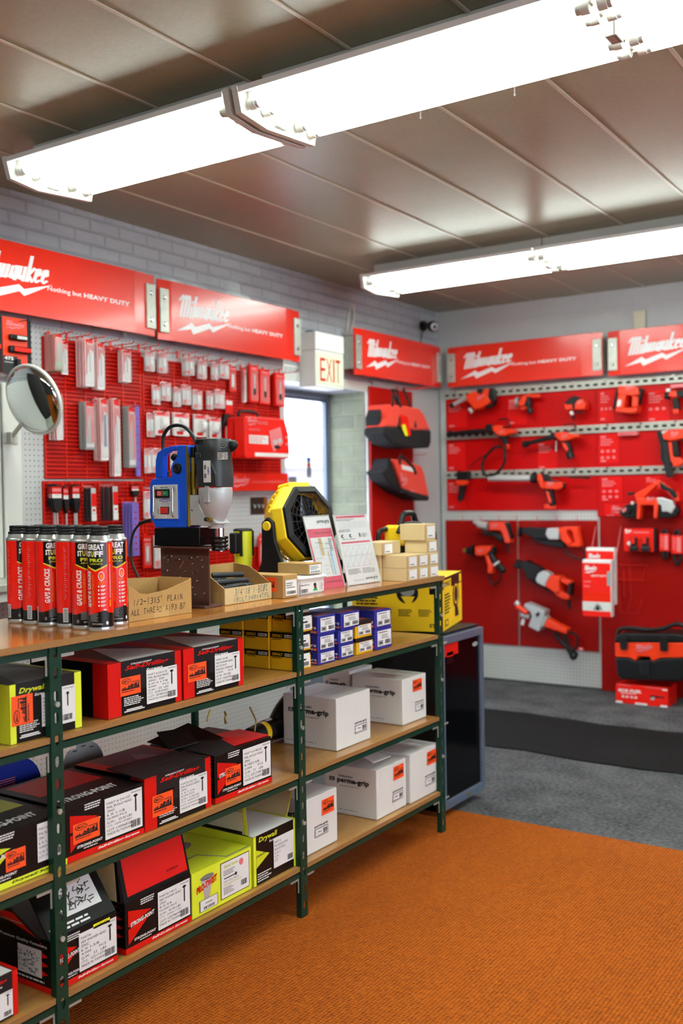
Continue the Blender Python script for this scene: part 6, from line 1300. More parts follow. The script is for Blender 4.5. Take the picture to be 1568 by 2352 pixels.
# convex mirror
m = M(); m.box(XL+.012, XL+.42, -1.6, 2.05, .0055, 2.1, 'darkwall', .01); tag(m.build('reflection_slab'), 'dark tall cupboard outside the picture, left along the wall', 'cupboard')  # added unseen, so that the convex mirror reflects something dark
mc = onx(77, 918, -3.27); vd = (mc-Vector((0, 0, CAM_H))).normalized(); rt = vd.cross(Vector((0, 0, 1))).normalized(); up_ = rt.cross(vd)
nrm = (-vd*.67+(rt*-.935-up_*.355)*.742).normalized(); rad = 79/FPX*(mc-Vector((0, 0, CAM_H))).length
u1 = nrm.orthogonal().normalized(); v1 = nrm.cross(u1)
t = thing('convex_mirror', 'round convex mirror on a steel arm above the foam cans', 'mirror', mc)
def capring(r, h, n=48): return [mc+nrm*h+(u1*math.cos(2*math.pi*i/n)+v1*math.sin(2*math.pi*i/n))*r for i in range(n)]
PAL['mirrorglass'] = dict(c=(205, 210, 208), r=.03, m=1)
m = M(); k_ = 10; hh_ = rad*.30; m.loop([capring(rad*.95*math.sin(math.pi/2*(k_-i)/k_)+1e-5, hh_*(math.cos(math.pi/2*(k_-i)/k_))) for i in range(k_+1)], 'mirrorglass', caps=False); m.build('mirror_face', t, mc)
m = M(); m.loop([capring(rad*.94, -.004), capring(rad, -.008), capring(rad*1.01, .004), capring(rad*.955, .008), capring(rad*.93, .002)], 'whitepaint', caps=False); m.build('rim', t, mc)
m = M(); m.loop([capring(rad*.98, -.006), capring(rad*.8, -.018), capring(rad*.3, -.026)], 'toolblack'); m.build('back_shell', t, mc)
bp_ = onx(20, 1003, XL+.125); m = M(); m.tube([bp_+Vector((.02, 0, .0)), bp_.lerp(mc-nrm*.04, .6)+Vector((0, 0, -.01)), mc-nrm*.028], .009, 'galv', 8, 4); m.build('arm', t, mc)
m = M(); m.box(XL+.121, XL+.127, bp_.y-.03, bp_.y+.045, bp_.z-.03, bp_.z+.02, 'galv', .002); m.box(XL+.127, XL+.155, bp_.y-.012, bp_.y+.012, bp_.z-.025, bp_.z+.018, 'galv', .002); m.build('wall_bracket', t, mc)

# ---------------------------------------------------------------- exit sign, poster, camera, wires
TX = crop(660, 740, 9.8)
Xe = XL+.13; a = onx(*TX(640, 1440), Xe); b = onx(*TX(1270, 1540), Xe); zt_ = onx(*TX(645, 200), Xe).z; w_ = b.y-a.y; h_ = zt_-a.z; zs = (onx(*TX(640, 610), Xe).z-a.z)
t = thing('exit_sign', 'white box sign with red EXIT lettering over the doorway', 'sign', (Xe, a.y, a.z), R(90)); d_ = .126
m = M(); m.box(0, w_, 0, d_, 0, zs-.002, 'white', .004); m.build('sign_box', t)
m = M(); m.box(-.003, w_+.004, -.004, d_, zs, h_, 'white', .006); m.build('battery_box', t)
m = M(); m.box(.012, w_-.012, -.0025, .001, .016, zs-.012, 'exitglow', .001); F = Face(m, (0, -.0025, 0), (w_, 0, 0), (0, 0, zs)); F.k = 2
for ch, u0, u1 in (('E', .14, .33), ('X', .36, .56), ('I', .60, .65), ('T', .69, .86)): F.t(u0, .16, u1, .80, ch, 'exitred', .0)
m.build('lens', t)
Xe = XL+.004; a = onx(650, 855, Xe); b = onx(707, 786, Xe)
m = M(); m.box(XL+.0005, Xe, a.y, b.y-.01, a.z-.015, b.z, 'paper'); F = Face(m, (Xe, a.y, a.z-.015), (0, b.y-.01-a.y, 0), (0, 0, b.z-a.z+.015)); F.r(.68, .62, .96, .97, 'flatblue').up(); F.t(.72, .70, .93, .90, '21', 'signwhite', .05); F.ell(.82, .48, .06, .07, 'green'); F.lines(.05, .3, .8, .42, 2, 'ink'); F.lines(.05, .12, .85, .24, 3, 'greyink')
tag(m.build('wall_notice'), 'white notice with a blue 21 square behind the red header sign', 'notice')
m = M(); p0 = onx(*TX(560, 150), XL+.02); m.box(XL+.001, XL+.05, p0.y-.05, p0.y+.1, zt_+.012, zt_+.022, 'darksteel', .003); m.box(XL+.02, XL+.04, p0.y-.01, p0.y+.02, zt_+.001, zt_+.012, 'darksteel'); tag(m.build('sign_bracket'), 'dark bracket on top of the exit sign', 'bracket')
m = M(); Wr = lambda x, y: onx(*CB(x, y), XL+.02)
m.tube([Wr(562, 675), Wr(565, 700), Wr(548, 780), Wr(538, 890)], .0035, 'cream', 6); m.tube([Wr(575, 675), Wr(592, 740), Wr(590, 800), Wr(568, 870), Wr(560, 895)], .0035, 'cream', 6)
tag(m.build('loose_cable'), 'cream cable loops hanging on the brick above the exit sign', 'cable')
cpos = onx(*CB(1205, 850), XL+.17); t = thing('security_camera', 'small black ball camera in the far top corner of the wall', 'camera', cpos)
m = M(); ax_ = Vector((.75, -.6, -.25)).normalized(); m.lathe([(.012, -.05), (.032, -.035), (.038, 0), (.036, .02), (.028, .032)], cpos, ax_, 'toolblack', 20); m.build('body', t, cpos)
m = M(); m.lathe([(.030, .030), (.030, .034), (.012, .034)], cpos, ax_, 'silver', 18); m.cyl(cpos+ax_*.034, cpos+ax_*.037, .012, 'glossblack'); m.build('lens', t, cpos)
wp = onx(*CB(1145, 845), XL+.03); m = M(); m.cyl((XL+.002, wp.y, wp.z), (XL+.03, wp.y, wp.z), .035, 'toolblack', n=16); m.tube([(XL+.03, wp.y, wp.z), cpos-ax_*.045], .012, 'toolblack', 8, 1); m.build('mount', t, cpos)
m = M(); m.tube([wp+Vector((0, 0, -.03)), Wr(1125, 900), Wr(1108, 980)], .004, 'toolblack', 6); m.build('cable', t, cpos)
a = ony(1455, 752, YB-.03); b = ony(1481, 712, YB-.03); m = M(); m.box(a.x, b.x, YB-.035, YB-.001, a.z-.12, b.z, 'cream', .004); tag(m.build('conduit_box'), 'cream conduit cover on the block wall above the right header sign', 'conduit')

# ---------------------------------------------------------------- tool bags
def xpoly(C, pts, X, th, mt, name, parent, off, bev=.006, label=None):
    m = M(); m.prism([onx(*C(x, y), X) for x, y in pts], (-th, 0, 0), mt); return m.build(name, parent, off, bevel=bev, label=label)
Xb = XL+.24; o_ = onx(*CB(1010, 1790), Xb); t = thing('tool_bag', 'red and black canvas tool bag hanging highest beside the doorway', 'bag', o_, group='hanging tool bags')
xpoly(CB, [(848, 1462), (955, 1468), (1100, 1492), (1140, 1540), (1192, 1662), (1068, 1664), (960, 1640), (826, 1636), (845, 1575)], Xb, .15, 'bagred', 'upper_fabric', t, o_, .012)
xpoly(CB, [(826, 1638), (960, 1642), (1068, 1666), (1194, 1664), (1194, 1760), (1180, 1802), (1090, 1806), (965, 1795), (880, 1765), (820, 1690)], Xb+.002, .155, 'bagblack', 'lower_fabric', t, o_, .012)
xpoly(CB, [(812, 1480), (848, 1462), (845, 1575), (826, 1640), (790, 1660), (785, 1560)], Xb-.04, .11, 'bagblack', 'end_panel', t, o_, .012)
for P_ in (((940, 1640), (935, 1480), (900, 1385), (885, 1345)), ((1072, 1640), (1050, 1540), (1000, 1400), (975, 1345)), ((955, 1480), (930, 1400), (925, 1350)), ((890, 1470), (895, 1400), (905, 1345))):
    m = M(); m.tube([onx(*CB(*q), Xb+.008-.03*i) for i, q in enumerate(P_)], .0085, 'bagblack', 6); m.build('strap', t, o_)
xpoly(CB, [(950, 1540), (1010, 1560), (1035, 1700), (1015, 1712), (975, 1650)], Xb+.012, .003, 'tooltrim', 'hang_tag', t, o_, 0, 'red hang tag'); xpoly(CB, [(968, 1620), (990, 1620), (1012, 1705), (995, 1712), (970, 1655)], Xb+.016, .003, 'yellowsticker', 'hang_tag', t, o_, 0, 'yellow hang tag')
redhook(onx(*CB(930, 1345), XL+.047), .22, 'red hook carrying the upper tool bag'); redhook(onx(*CB(985, 1345), XL+.047), .22, 'second red hook carrying the upper tool bag')
Xb = XL+.20; o_ = onx(*CB(1050, 2200), Xb); t = thing('tool_bag', 'red and black open tote bag hanging below the canvas tool bag', 'bag', o_, group='hanging tool bags')
xpoly(CB, [(897, 1890), (1000, 1900), (1118, 1945), (1140, 2000), (1178, 2180), (1080, 2165), (980, 2120), (935, 2000)], Xb, .03, 'bagred', 'front_panel', t, o_, .008)
xpoly(CB, [(860, 1885), (900, 1885), (940, 2005), (985, 2125), (1178, 2182), (1172, 2216), (1090, 2205), (960, 2150), (850, 2060), (808, 1990), (850, 1960)], Xb-.031, .13, 'bagblack', 'body', t, o_, .010)
xpoly(CB, [(985, 2125), (1178, 2182), (1174, 2214), (1090, 2203), (975, 2150)], Xb+.002, .034, 'bagblack', 'base_strip', t, o_, .005)
xpoly(CB, [(962, 1935), (1050, 1955), (1058, 1990), (968, 1970)], Xb+.003, .003, 'packwhite', 'hang_tag', t, o_, 0)
m = M(); m.tube([onx(*CB(*q), Xb+.01) for q in ((1075, 2005), (1050, 1950), (990, 1890), (950, 1865), (950, 1930))], .008, 'bagblack', 6); m.build('strap', t, o_)
m = M(); a = onx(*CB(955, 2100), Xb+.003); F = Face(m, a, Vector((0, .115, .0)), Vector((0, -.015, .095))); F.k = 2; logo(F, 0, 0, .85, .95, 'packpink', rise=-.1); F.t(1.05, -.42, 1.7, -.25, 'M12 TOTE' if 0 else 'HEAVY DUTY', 'packpink', .04, 0, -.08); m.build('print', t, o_)
redhook(onx(*CB(960, 1862), XL+.047), .18, 'red hook carrying the lower tool bag')

# ---------------------------------------------------------------- glass door cooler and the big yellow box
Xc = -2.0; ya, yb = 3.72, 4.118; zt_ = onx(1113, 1437, Xc).z
t = thing('glass_door_cooler', 'black cooler with silver framed glass door at the end of the shelving', 'cooler', (Xc, ya, .006)); off = (Xc, ya, .006)
m = M(); x1, x2 = Xc-.42, Xc-.035
m.box(x1, x2, ya, ya+.02, .03, zt_-.01, 'fridgeblack', .002); m.box(x1, x2, yb-.02, yb, .03, zt_-.01, 'fridgeblack', .002); m.box(x1, x1+.02, ya+.02, yb-.02, .03, zt_-.01, 'fridgeblack'); m.box(x1, x2, ya, yb, .03, .10, 'fridgeblack'); m.box(x1, x2, ya, yb, zt_-.03, zt_-.004, 'fridgeblack', .002); m.build('cabinet', t, off)
for z in (.30, .50, .66):
    m = M(); m.box(x1+.022, x2-.01, ya+.022, yb-.022, z, z+.004, 'darksteel')
    m.build('rack', t, off)
m = M(); m.box(Xc-.030, Xc, ya, ya+.03, .035, zt_-.002, 'fridgesilver', .004); m.box(Xc-.030, Xc, yb-.03, yb, .035, zt_-.002, 'fridgesilver', .004); m.box(Xc-.0295, Xc-.0005, ya+.02, yb-.02, .035, .072, 'fridgesilver', .004); m.box(Xc-.0295, Xc-.0005, ya+.02, yb-.02, zt_-.037, zt_-.002, 'fridgesilver', .004); o = m.build('door', t, off)
PAL['darkglass'] = dict(c=(4, 6, 9), r=.10, spec=.15, alpha=.96)
m = M(); m.box(Xc-.018, Xc-.012, ya+.03, yb-.03, .072, zt_-.037, 'darkglass'); q = m.build('glass_pane', o, off); q.location = (0, 0, 0)
m = M(); m.cyl((Xc, (ya+yb)/2+.03, .054), (Xc+.004, (ya+yb)/2+.03, .054), .008, 'brass', n=14); q = m.build('lock', o, off); q.location = (0, 0, 0)
def lab_(C, x0, y0, x1_, y1_, fn, nm, lb):
    a = onx(*C(x0, y1_), Xc-.011); b = onx(*C(x1_, y0), Xc-.011); m = M(); F = Face(m, a, (0, b.y-a.y, 0), (0, 0, b.z-a.z)); fn(F); q = m.build(nm, t, off, label=lb)
lab_(C6, 1296, 304, 1396, 238, lambda F: (F.r(0, 0, 1, 1, 'red'), F.up(), F.t(.04, .2, .96, .8, 'Makita', 'signwhite', .04, .1)), 'red_sticker', 'red sticker with white lettering')
lab_(C6, 1330, 356, 1368, 302, lambda F: (F.r(0, .5, 1, 1, 'canblack'), F.r(0, 0, 1, .42, 'red'), F.up(), F.r(.15, .6, .85, .9, 'green'), F.r(.1, .12, .9, .3, 'packwhite')), 'small_sticker', 'small green and red sticker')
lab_(C6, 1478, 262, 1510, 238, lambda F: (F.ell(.5, .5, .5, .4, 'packgrey'),), 'badge', None)
m = M(); m.box(x1+.02, Xc-.02, ya+.06, yb-.01, zt_+.0005, zt_+.010, 'toolblack', .002); m.box(x1+.04, Xc-.03, yb-.03, yb-.015, zt_+.008, zt_+.0115, 'toolblack', .001); tag(m.build('black_tray'), 'flat black tray lying on top of the glass door cooler', 'tray')
pA = onz(1017, 1452.8, zt_+.012); pB = onz(1061, 1424, zt_+.012); pC = onz(866, 1450, zt_+.012)
Zb = zt_+.0125; ydir = Vector((pB.x-pA.x, pB.y-pA.y, 0)); w_ = ydir.length; ang = math.atan2(ydir.y, ydir.x)
hb = ony(1017, 1329, pA.y).z-Zb
t = thing('tool_carton', 'big yellow and black carton with a tool picture on top of the cooler', 'box', (pA.x, pA.y, Zb), ang); d_ = .40
m = M(); m.box(0, w_, 0, d_, 0, hb, 'fanyellow', .003)
F = Face(m, (0, 0, 0), (w_, 0, 0), (0, 0, hb)); F.k = 2; F.p([(0, .78), (1, .78), (1, 1), (0, 1)], 'printblack'); F.up(); F.r(.05, .78, .42, .95, 'fanyellow'); F.r(.84, .80, .97, .96, 'fanyellow'); F.up(); F.t(.08, .82, .38, .92, 'DEWALT', 'ink', .04)
F.ell(.66, .60, .16, .26, 'printdark'); F.up(); F.ell(.66, .60, .12, .20, 'fanyellow'); F.up(); F.ell(.66, .60, .09, .16, 'printdark'); F.p([(.60, .36), (.74, .34), (.80, .16), (.60, .16)], 'printdark'); F.lines(.08, .3, .42, .70, 7, 'ink'); F.r(.1, .08, .25, .2, 'ink'); F.up(); F.r(.12, .1, .23, .18, 'fanyellow')
L = Face(m, (0, d_, 0), (0, -d_, 0), (0, 0, hb)); L.k = 2; L.r(0, .84, 1, 1, 'printblack'); L.ell(.62, .72, .12, .2, 'printdark'); L.up(); L.ell(.62, .76, .08, .1, 'packgrey'); L.p([(.55, .66), (.7, .66), (.66, .52), (.6, .52)], 'fanyellow')
for i in range(4): L.lines(.08+i*.22, .28, .24+i*.22, .42, 5, 'printdark', i)
L.r(.86, .70, .97, .82, 'printblack'); L.lines(.05, .48, .4, .82, 6, 'printdark'); L.t(.86, .08, .96, .15, 'ETM', 'ink', .03)
m.build('carton', t)
# things at the back of the second board
m = M(); XD = -2.36; P = onx(190, 1775, XD); m.cyl((XD, P.y, ZB_+.083), (XD+.004, P.y, ZB_+.083), .083, 'sawgrey', n=40); m.cyl((XD+.004, P.y, ZB_+.083), (XD+.0055, P.y, ZB_+.083), .03, 'packgrey', n=30)
F = Face(m, (XD+.0045, P.y-.083, ZB_), (0, .166, 0), (0, 0, .166))
for a_ in (60, 90, 120): F.r(.5+.4*math.cos(R(a_))-.05, .5+.4*math.sin(R(a_)), .5+.4*math.cos(R(a_))+.05, .5+.4*math.sin(R(a_))+.02, 'ink')
tag(m.build('grinding_disc'), 'grey round disc standing at the back of the second board behind the boxes', 'disc')
m = M(); XD = -2.33; P = onx(35, 1790, XD); m.cyl((XD-.03, P.y, ZB_+.090), (XD, P.y, ZB_+.090), .090, 'navy', n=40); F = Face(m, (XD, P.y-.09, ZB_), (0, .18, 0), (0, 0, .18))
for i in range(6): F.r(.1, .52+i*.035, .5, .535+i*.035, 'packpink')
tag(m.build('blue_drum'), 'round navy blue reel with striped print at the left edge of the second board', 'reel')
CX = crop(540, 1600, 11.2); Xt = -2.27; o_ = onx(*CX(900, 900), Xt); o_.z = ZB_+.001
t = thing('corded_tool', 'black and yellow corded power tool lying behind the white carton on the second board', 'power tool', o_)
A = onx(*CX(360, 690), Xt); B = onx(*CX(1250, 760), Xt); A.z = B.z = ZB_+.045
m = M(); m.cyl(A.lerp(B, .0), A.lerp(B, .30), .030, 'toolblack', r1=.036, n=20); m.build('rear_cap', t, o_)
m = M(); m.cyl(A.lerp(B, .30), A.lerp(B, .42), .0375, 'fanyellow', n=20); m.build('yellow_band', t, o_)
m = M(); m.cyl(A.lerp(B, .42), A.lerp(B, 1.0), .040, 'glossblack', r1=.044, n=24); m.build('motor_body', t, o_)
m = M(); m.tube([A.lerp(B, .7)+Vector((0, 0, .02)), A.lerp(B, .9)+Vector((0, 0, .06)), A.lerp(B, 1.15)+Vector((0, 0, .09))], .024, 'toolblack', 10); m.build('handle', t, o_)
for i, pts in enumerate((((375, 270), (500, 540), (530, 610), (500, 890)), ((-200, 520), (-240, 420), (-150, 300)), ((-560, 440), (-530, 330), (-590, 300), (-520, 200)))):
    pass
for i, (pts, lb) in enumerate(((((375, 270), (490, 520), (530, 610), (515, 760), (500, 890)), 'yellow plastic tie sticking up in front of the black corded tool'), (((-255, 690), (-270, 560), (-250, 480), (-275, 380)), 'crossed yellow tie standing behind the torn black carton, left piece'), (((-235, 690), (-262, 560), (-235, 480), (-262, 390)), 'crossed yellow tie standing behind the torn black carton, right piece'), (((-720, 640), (-715, 560), (-640, 340)), 'yellow tie standing alone behind the torn lid flaps'))):
    m = M(); m.tube([onx(*CX(*q), -2.225) for q in pts], .0028, 'brass', 6); tag(m.build('plastic_tie'), lb, 'tie')
# ================================================================ power tools on the back wall
TA = crop(1020, 870, 8.711); TB = crop(1180, 870, 7.127); TC = crop(1380, 860, 6.533); TDc = crop(1050, 1180, 5.058); TE = crop(1320, 1180, 5.113)
YT = YP-.032
def tool(name, label, cat, C, ref, parts, group='power tools on the back wall'):
    o_ = ony(*C(*ref), YT); t = thing(name, label, cat, o_, group=group)
    for p in parts:
        k = p[0]
        if k == 'p':     # part, material, front offset from wall, thickness, outline
            _, nm, mt, y0, th, pts = p; Y = YT-y0; m = M(); m.prism([ony(*C(x, y), Y) for x, y in pts], (0, th, 0), mt); m.build(nm, t, o_, bevel=min(.006, th*.25))
        elif k == 'c':   # part, material, offset of the axis, points, radius
            _, nm, mt, y0, a, b, r0, r1 = p; m = M(); m.cyl(ony(*C(*a), YT-y0), ony(*C(*b), YT-y0), r0, mt, r1=r1, n=16); m.build(nm, t, o_)
        elif k == 't':
            _, nm, mt, y0, r0, pts = p; m = M(); m.tube([ony(*C(*q), YT-y0) for q in pts], r0, mt, 8, 5); m.build(nm, t, o_)
        elif k == 'l':   # script lettering
            _, y0, u, v, w_, h_, an = p; m = M(); a = ony(*C(u, v), YT-y0-.001); sl = math.tan(R(an)); F = Face(m, a, (w_, 0, w_*sl), (0, 0, h_)); F.k = 2; logo(F, 0, 0, 1, 1, 'packpink', rise=.05); m.build('lettering', t, o_)
    m = M(); m.cyl(o_+Vector((0, -.03, .01)), (o_.x, YP-.0135, o_.z+.01), .004, 'darksteel', n=6); m.build('hanger_pin', t, o_)
    return t
TR, TK, TS = 'toolred', 'toolblack', 'silver'
tool('cordless_soldering_tool' if 0 else 'cordless_pipe_tool', 'cordless red tool with a silver nose, first in the top row beside the corner', 'power tool', TA, (700, 600), [
    ('c', 'nose', TS, .07, (420, 390), (170, 520), .016, .014), ('c', 'nose_tip', TK, .07, (190, 505), (120, 545), .018, .018),
    ('p', 'housing', TR, .11, .08, [(420, 330), (600, 235), (640, 290), (740, 310), (790, 210), (890, 190), (860, 360), (920, 440), (870, 510), (780, 550), (700, 590), (590, 620), (510, 490), (450, 440)]),
    ('p', 'battery', TK, .10, .06, [(880, 190), (960, 180), (1010, 430), (990, 470), (870, 410), (865, 330)]), ('p', 'grip', TK, .095, .05, [(640, 200), (760, 195), (760, 290), (700, 300), (650, 280)]),
    ('c', 'knob', TS, .08, (500, 600), (560, 670), .014, .014), ('l', .112, 640, 450, .07, .03, 20), ('p', 'underside', TK, .09, .05, [(800, 560), (880, 515), (985, 470), (1010, 440), (960, 540), (860, 590)])])
tool('grease_gun', 'long black and red cordless grease gun with a coiled hose, middle row left', 'power tool', TA, (1000, 1100), [
    ('c', 'barrel', TK, .06, (60, 1110), (950, 1025), .017, .018), ('p', 'front_hook', TK, .07, .03, [(30, 1150), (100, 1010), (160, 1080), (160, 1150), (80, 1165)]),
    ('p', 'collar', TK, .09, .06, [(815, 915), (950, 905), (960, 1060), (830, 1070)]), ('p', 'housing', TR, .10, .07, [(950, 935), (1130, 930), (1160, 990), (1300, 1010), (1410, 1010), (1400, 1090), (1270, 1100), (1240, 1135), (1080, 1140), (980, 1060)]),
    ('t', 'top_hook', TK, .08, .006, [(1080, 815), (1270, 810), (1290, 900), (1310, 950), (1160, 970)]), ('p', 'grip', TK, .09, .05, [(1060, 1140), (1250, 1140), (1220, 1220), (1270, 1310), (1190, 1330), (1130, 1240)]),
    ('p', 'battery', TR, .09, .05, [(1190, 1330), (1270, 1300), (1260, 1400), (1190, 1450), (1170, 1420)]), ('l', .102, 1085, 1110, .05, .025, 8),
    ('t', 'hose', TK, .09, .010, [(1160, 1370), (1020, 1370), (870, 1500), (780, 1640), (755, 1790), (820, 1920), (930, 1940), (1060, 1880), (1170, 1740), (1220, 1580), (1210, 1480), (1230, 1330)]),
    ('t', 'hose_lead', TK, .07, .004, [(870, 1500), (620, 1650), (480, 1830), (470, 2000), (400, 2150)])])
tool('inspection_tool', 'small red and black handheld screen tool, lowest row left', 'power tool', TA, (330, 2100), [
    ('p', 'screen_housing', TK, .09, .05, [(240, 1850), (480, 1850), (470, 2030), (240, 2030)]), ('p', 'red_collar', TR, .095, .05, [(220, 2030), (440, 2030), (430, 2110), (360, 2140), (250, 2120)]),
    ('p', 'grip', TK, .085, .045, [(300, 2130), (400, 2120), (370, 2280), (345, 2420), (290, 2460), (250, 2400), (280, 2260)])])
tool('cordless_grinder' if 0 else 'cut_off_tool', 'small red cordless cutting tool with a silver guard, second in the top row', 'power tool', TB, (200, 450), [
    ('c', 'disc_guard', TS, .10, (60, 300), (75, 302), .001, .001), ('c', 'guard', 'toolgrey', .08, (40, 380), (80, 380), .034, .030), ('p', 'head', TR, .10, .05, [(90, 350), (170, 250), (210, 290), (150, 450), (80, 450), (60, 400)]),
    ('p', 'grip', TK, .09, .05, [(170, 300), (240, 290), (270, 450), (190, 460), (130, 420)]), ('c', 'battery', TK, .08, (240, 470), (285, 560), .020, .021), ('p', 'base', TR, .08, .04, [(90, 460), (230, 450), (220, 490), (110, 510)]),
    ('p', 'tag_shelf', TR, .06, .02, [(200, 250), (420, 245), (420, 300), (200, 300)])])
tool('jig_saw', 'red and black cordless tool with a downward bit, third in the top row', 'power tool', TB, (950, 550), [
    ('p', 'housing', TR, .11, .07, [(815, 420), (850, 390), (990, 360), (1060, 320), (1130, 330), (1165, 430), (1150, 500), (980, 500), (840, 510)]), ('p', 'grip', TK, .12, .05, [(820, 390), (900, 310), (980, 275), (1090, 310), (1030, 350), (990, 400), (985, 495), (950, 490), (940, 410), (850, 420)]),
    ('c', 'collar', TS, .09, (930, 540), (960, 590), .012, .012), ('p', 'bit', TK, .08, .02, [(930, 600), (980, 600), (965, 690), (940, 660)]), ('p', 'foot', TK, .09, .03, [(1000, 545), (1130, 535), (1130, 558), (1000, 565)]), ('l', .112, 1025, 430, .04, .03, 8)])
tool('caulking_gun', 'red and black cordless caulking gun with a slim barrel, middle row', 'power tool', TB, (800, 1000), [
    ('c', 'barrel', TK, .07, (210, 1060), (650, 950), .014, .018), ('c', 'front_ring', TK, .07, (150, 1080), (230, 1062), .024, .024), ('p', 'collar', TK, .09, .05, [(590, 880), (650, 870), (680, 960), (660, 1000), (590, 990)]),
    ('p', 'housing', TR, .10, .06, [(645, 890), (840, 860), (860, 890), (1060, 910), (1060, 960), (1000, 960), (900, 1000), (770, 1020), (690, 970)]), ('p', 'grip', TK, .09, .045, [(770, 1040), (880, 1020), (940, 1170), (870, 1200), (810, 1140)]),
    ('p', 'grip_side', TR, .095, .04, [(780, 1045), (840, 1060), (880, 1150), (870, 1200), (800, 1120)]), ('c', 'battery', TK, .075, (900, 1200), (935, 1300), .026, .027), ('t', 'plunger', TK, .07, .005, [(850, 870), (960, 850), (1010, 830), (980, 740), (810, 755)]),
    ('c', 'key', 'steel', .06, (690, 1020), (685, 1190), .005, .006), ('l', .102, 775, 985, .045, .03, 8)])
tool('sausage_gun', 'cordless dispensing gun with a long silver tube, lowest row', 'power tool', TB, (500, 1700), [
    ('c', 'tube', TS, .075, (-410, 1620), (310, 1625), .024, .024), ('c', 'tube_cap', TK, .075, (290, 1630), (375, 1632), .034, .034), ('p', 'yoke', TR, .11, .06, [(375, 1570), (440, 1550), (470, 1660), (490, 1800), (430, 1780), (375, 1650)]),
    ('p', 'top_cover', TK, .105, .05, [(440, 1560), (530, 1560), (580, 1650), (760, 1690), (500, 1680)]), ('p', 'housing', TR, .11, .07, [(480, 1685), (780, 1690), (790, 1790), (700, 1810), (500, 1800)]), ('c', 'rear_cap', TK, .075, (770, 1750), (830, 1765), .026, .022),
    ('p', 'grip', TK, .09, .05, [(490, 1810), (620, 1815), (650, 2060), (600, 2100), (550, 2040)]), ('p', 'grip_side', TR, .095, .045, [(510, 1830), (560, 1850), (605, 2000), (600, 2050), (560, 2020)]), ('p', 'battery_shoe', TR, .095, .06, [(490, 2060), (560, 2050), (590, 2100), (640, 2070), (640, 2130), (490, 2130)]),
    ('c', 'plunger_rod', TK, .06, (880, 1610), (1240, 1625), .005, .007), ('l', .112, 540, 1770, .05, .035, 8)])
tool('cordless_radio' if 0 else 'cordless_lantern', 'square red cordless unit with side rails and a hollow frame, top row right', 'power tool', TC, (380, 500), [
    ('p', 'frame_top', TR, .12, .09, [(250, 170), (540, 180), (570, 300), (470, 320), (250, 290)]), ('p', 'frame_left', TR, .12, .09, [(255, 290), (370, 295), (340, 500), (215, 510)]), ('p', 'frame_right', TR, .12, .09, [(460, 320), (550, 330), (540, 490), (460, 490)]),
    ('p', 'frame_base', TR, .125, .10, [(215, 505), (540, 495), (530, 565), (430, 580), (215, 560)]), ('p', 'side_rail', TK, .10, .06, [(240, 180), (262, 250), (200, 520), (165, 520), (190, 380)]), ('p', 'side_rail', TK, .10, .06, [(570, 190), (620, 230), (550, 490), (530, 480), (555, 320)]),
    ('c', 'lens', 'packwhite', .126, (265, 430), (267, 431), .0, .0), ('p', 'light', 'packwhite', .128, .01, [(250, 380), (295, 375), (300, 410), (290, 480), (240, 485), (235, 440)]), ('l', .122, 350, 240, .07, .035, 4)])
tool('cordless_drill', 'red and black cordless drill cut off at the right edge, top row', 'power tool', TC, (1130, 400), [
    ('p', 'body', TR, .10, .07, [(1010, 260), (1100, 240), (1260, 240), (1260, 330), (1100, 340), (1010, 330)]), ('c', 'chuck', TK, .07, (960, 320), (1030, 318), .022, .026), ('p', 'top_cover', TK, .105, .05, [(1120, 240), (1260, 235), (1260, 320), (1190, 350), (1130, 330)]),
    ('p', 'grip', TK, .09, .05, [(1070, 360), (1140, 350), (1170, 520), (1150, 560), (1080, 530)]), ('p', 'battery_shoe', TR, .095, .05, [(1070, 520), (1165, 520), (1150, 590), (1080, 590)]), ('c', 'side_button', 'packwhite', .105, (1005, 215), (1010, 260), .014, .014)])
m = M(); a = ony(*TC(1040, 205), YT-.05); b = ony(*TC(1300, 130), YT-.05); m.box(a.x, b.x, YT-.05, YT+.018, a.z, b.z, 'packpink', .002); tag(m.build('price_holder'), 'pale pink price holder over the last tool of the top row', 'price holder')
m = M(); a = ony(*TC(250, 920), YT-.03); b = ony(*TC(535, 855), YT-.03); m.box(a.x, b.x, YT-.03, YT+.018, a.z, b.z, 'packpink', .002); F = Face(m, (a.x, YT-.0305, a.z), (b.x-a.x, 0, 0), (0, 0, b.z-a.z)); F.t(.1, .3, .9, .75, 'HEAVY DUTY', 'printred', .03)
tag(m.build('price_holder'), 'pale pink price holder over the empty spot of the middle row', 'price holder')
tool('framing_nailer', 'red and black cordless nailer with a long black magazine, middle row right edge', 'power tool', TC, (1050, 1200), [
    ('p', 'magazine', TK, .09, .05, [(820, 860), (900, 840), (960, 1000), (1060, 1540), (980, 1545), (930, 1340), (890, 1280), (880, 1060)]), ('p', 'magazine_side', 'printdark', .095, .04, [(940, 990), (990, 1000), (1030, 1320), (1080, 1540), (1010, 1550), (960, 1300)]),
    ('p', 'head', TR, .12, .08, [(910, 900), (1010, 830), (1230, 820), (1230, 960), (1060, 995), (940, 980)]), ('p', 'nose', TS, .10, .05, [(890, 850), (1010, 830), (930, 910)]), ('p', 'rear_post', TR, .10, .06, [(1000, 1010), (1060, 1010), (1080, 1230), (1180, 1250), (1230, 1320), (1200, 1360), (1100, 1390), (1040, 1300)]),
    ('p', 'grip', TK, .11, .06, [(1060, 1000), (1140, 1000), (1160, 1230), (1090, 1240)]), ('p', 'end_cap', TK, .10, .06, [(1180, 880), (1235, 870), (1235, 1010), (1190, 1000)]), ('l', .122, 1035, 945, .055, .04, 4)])
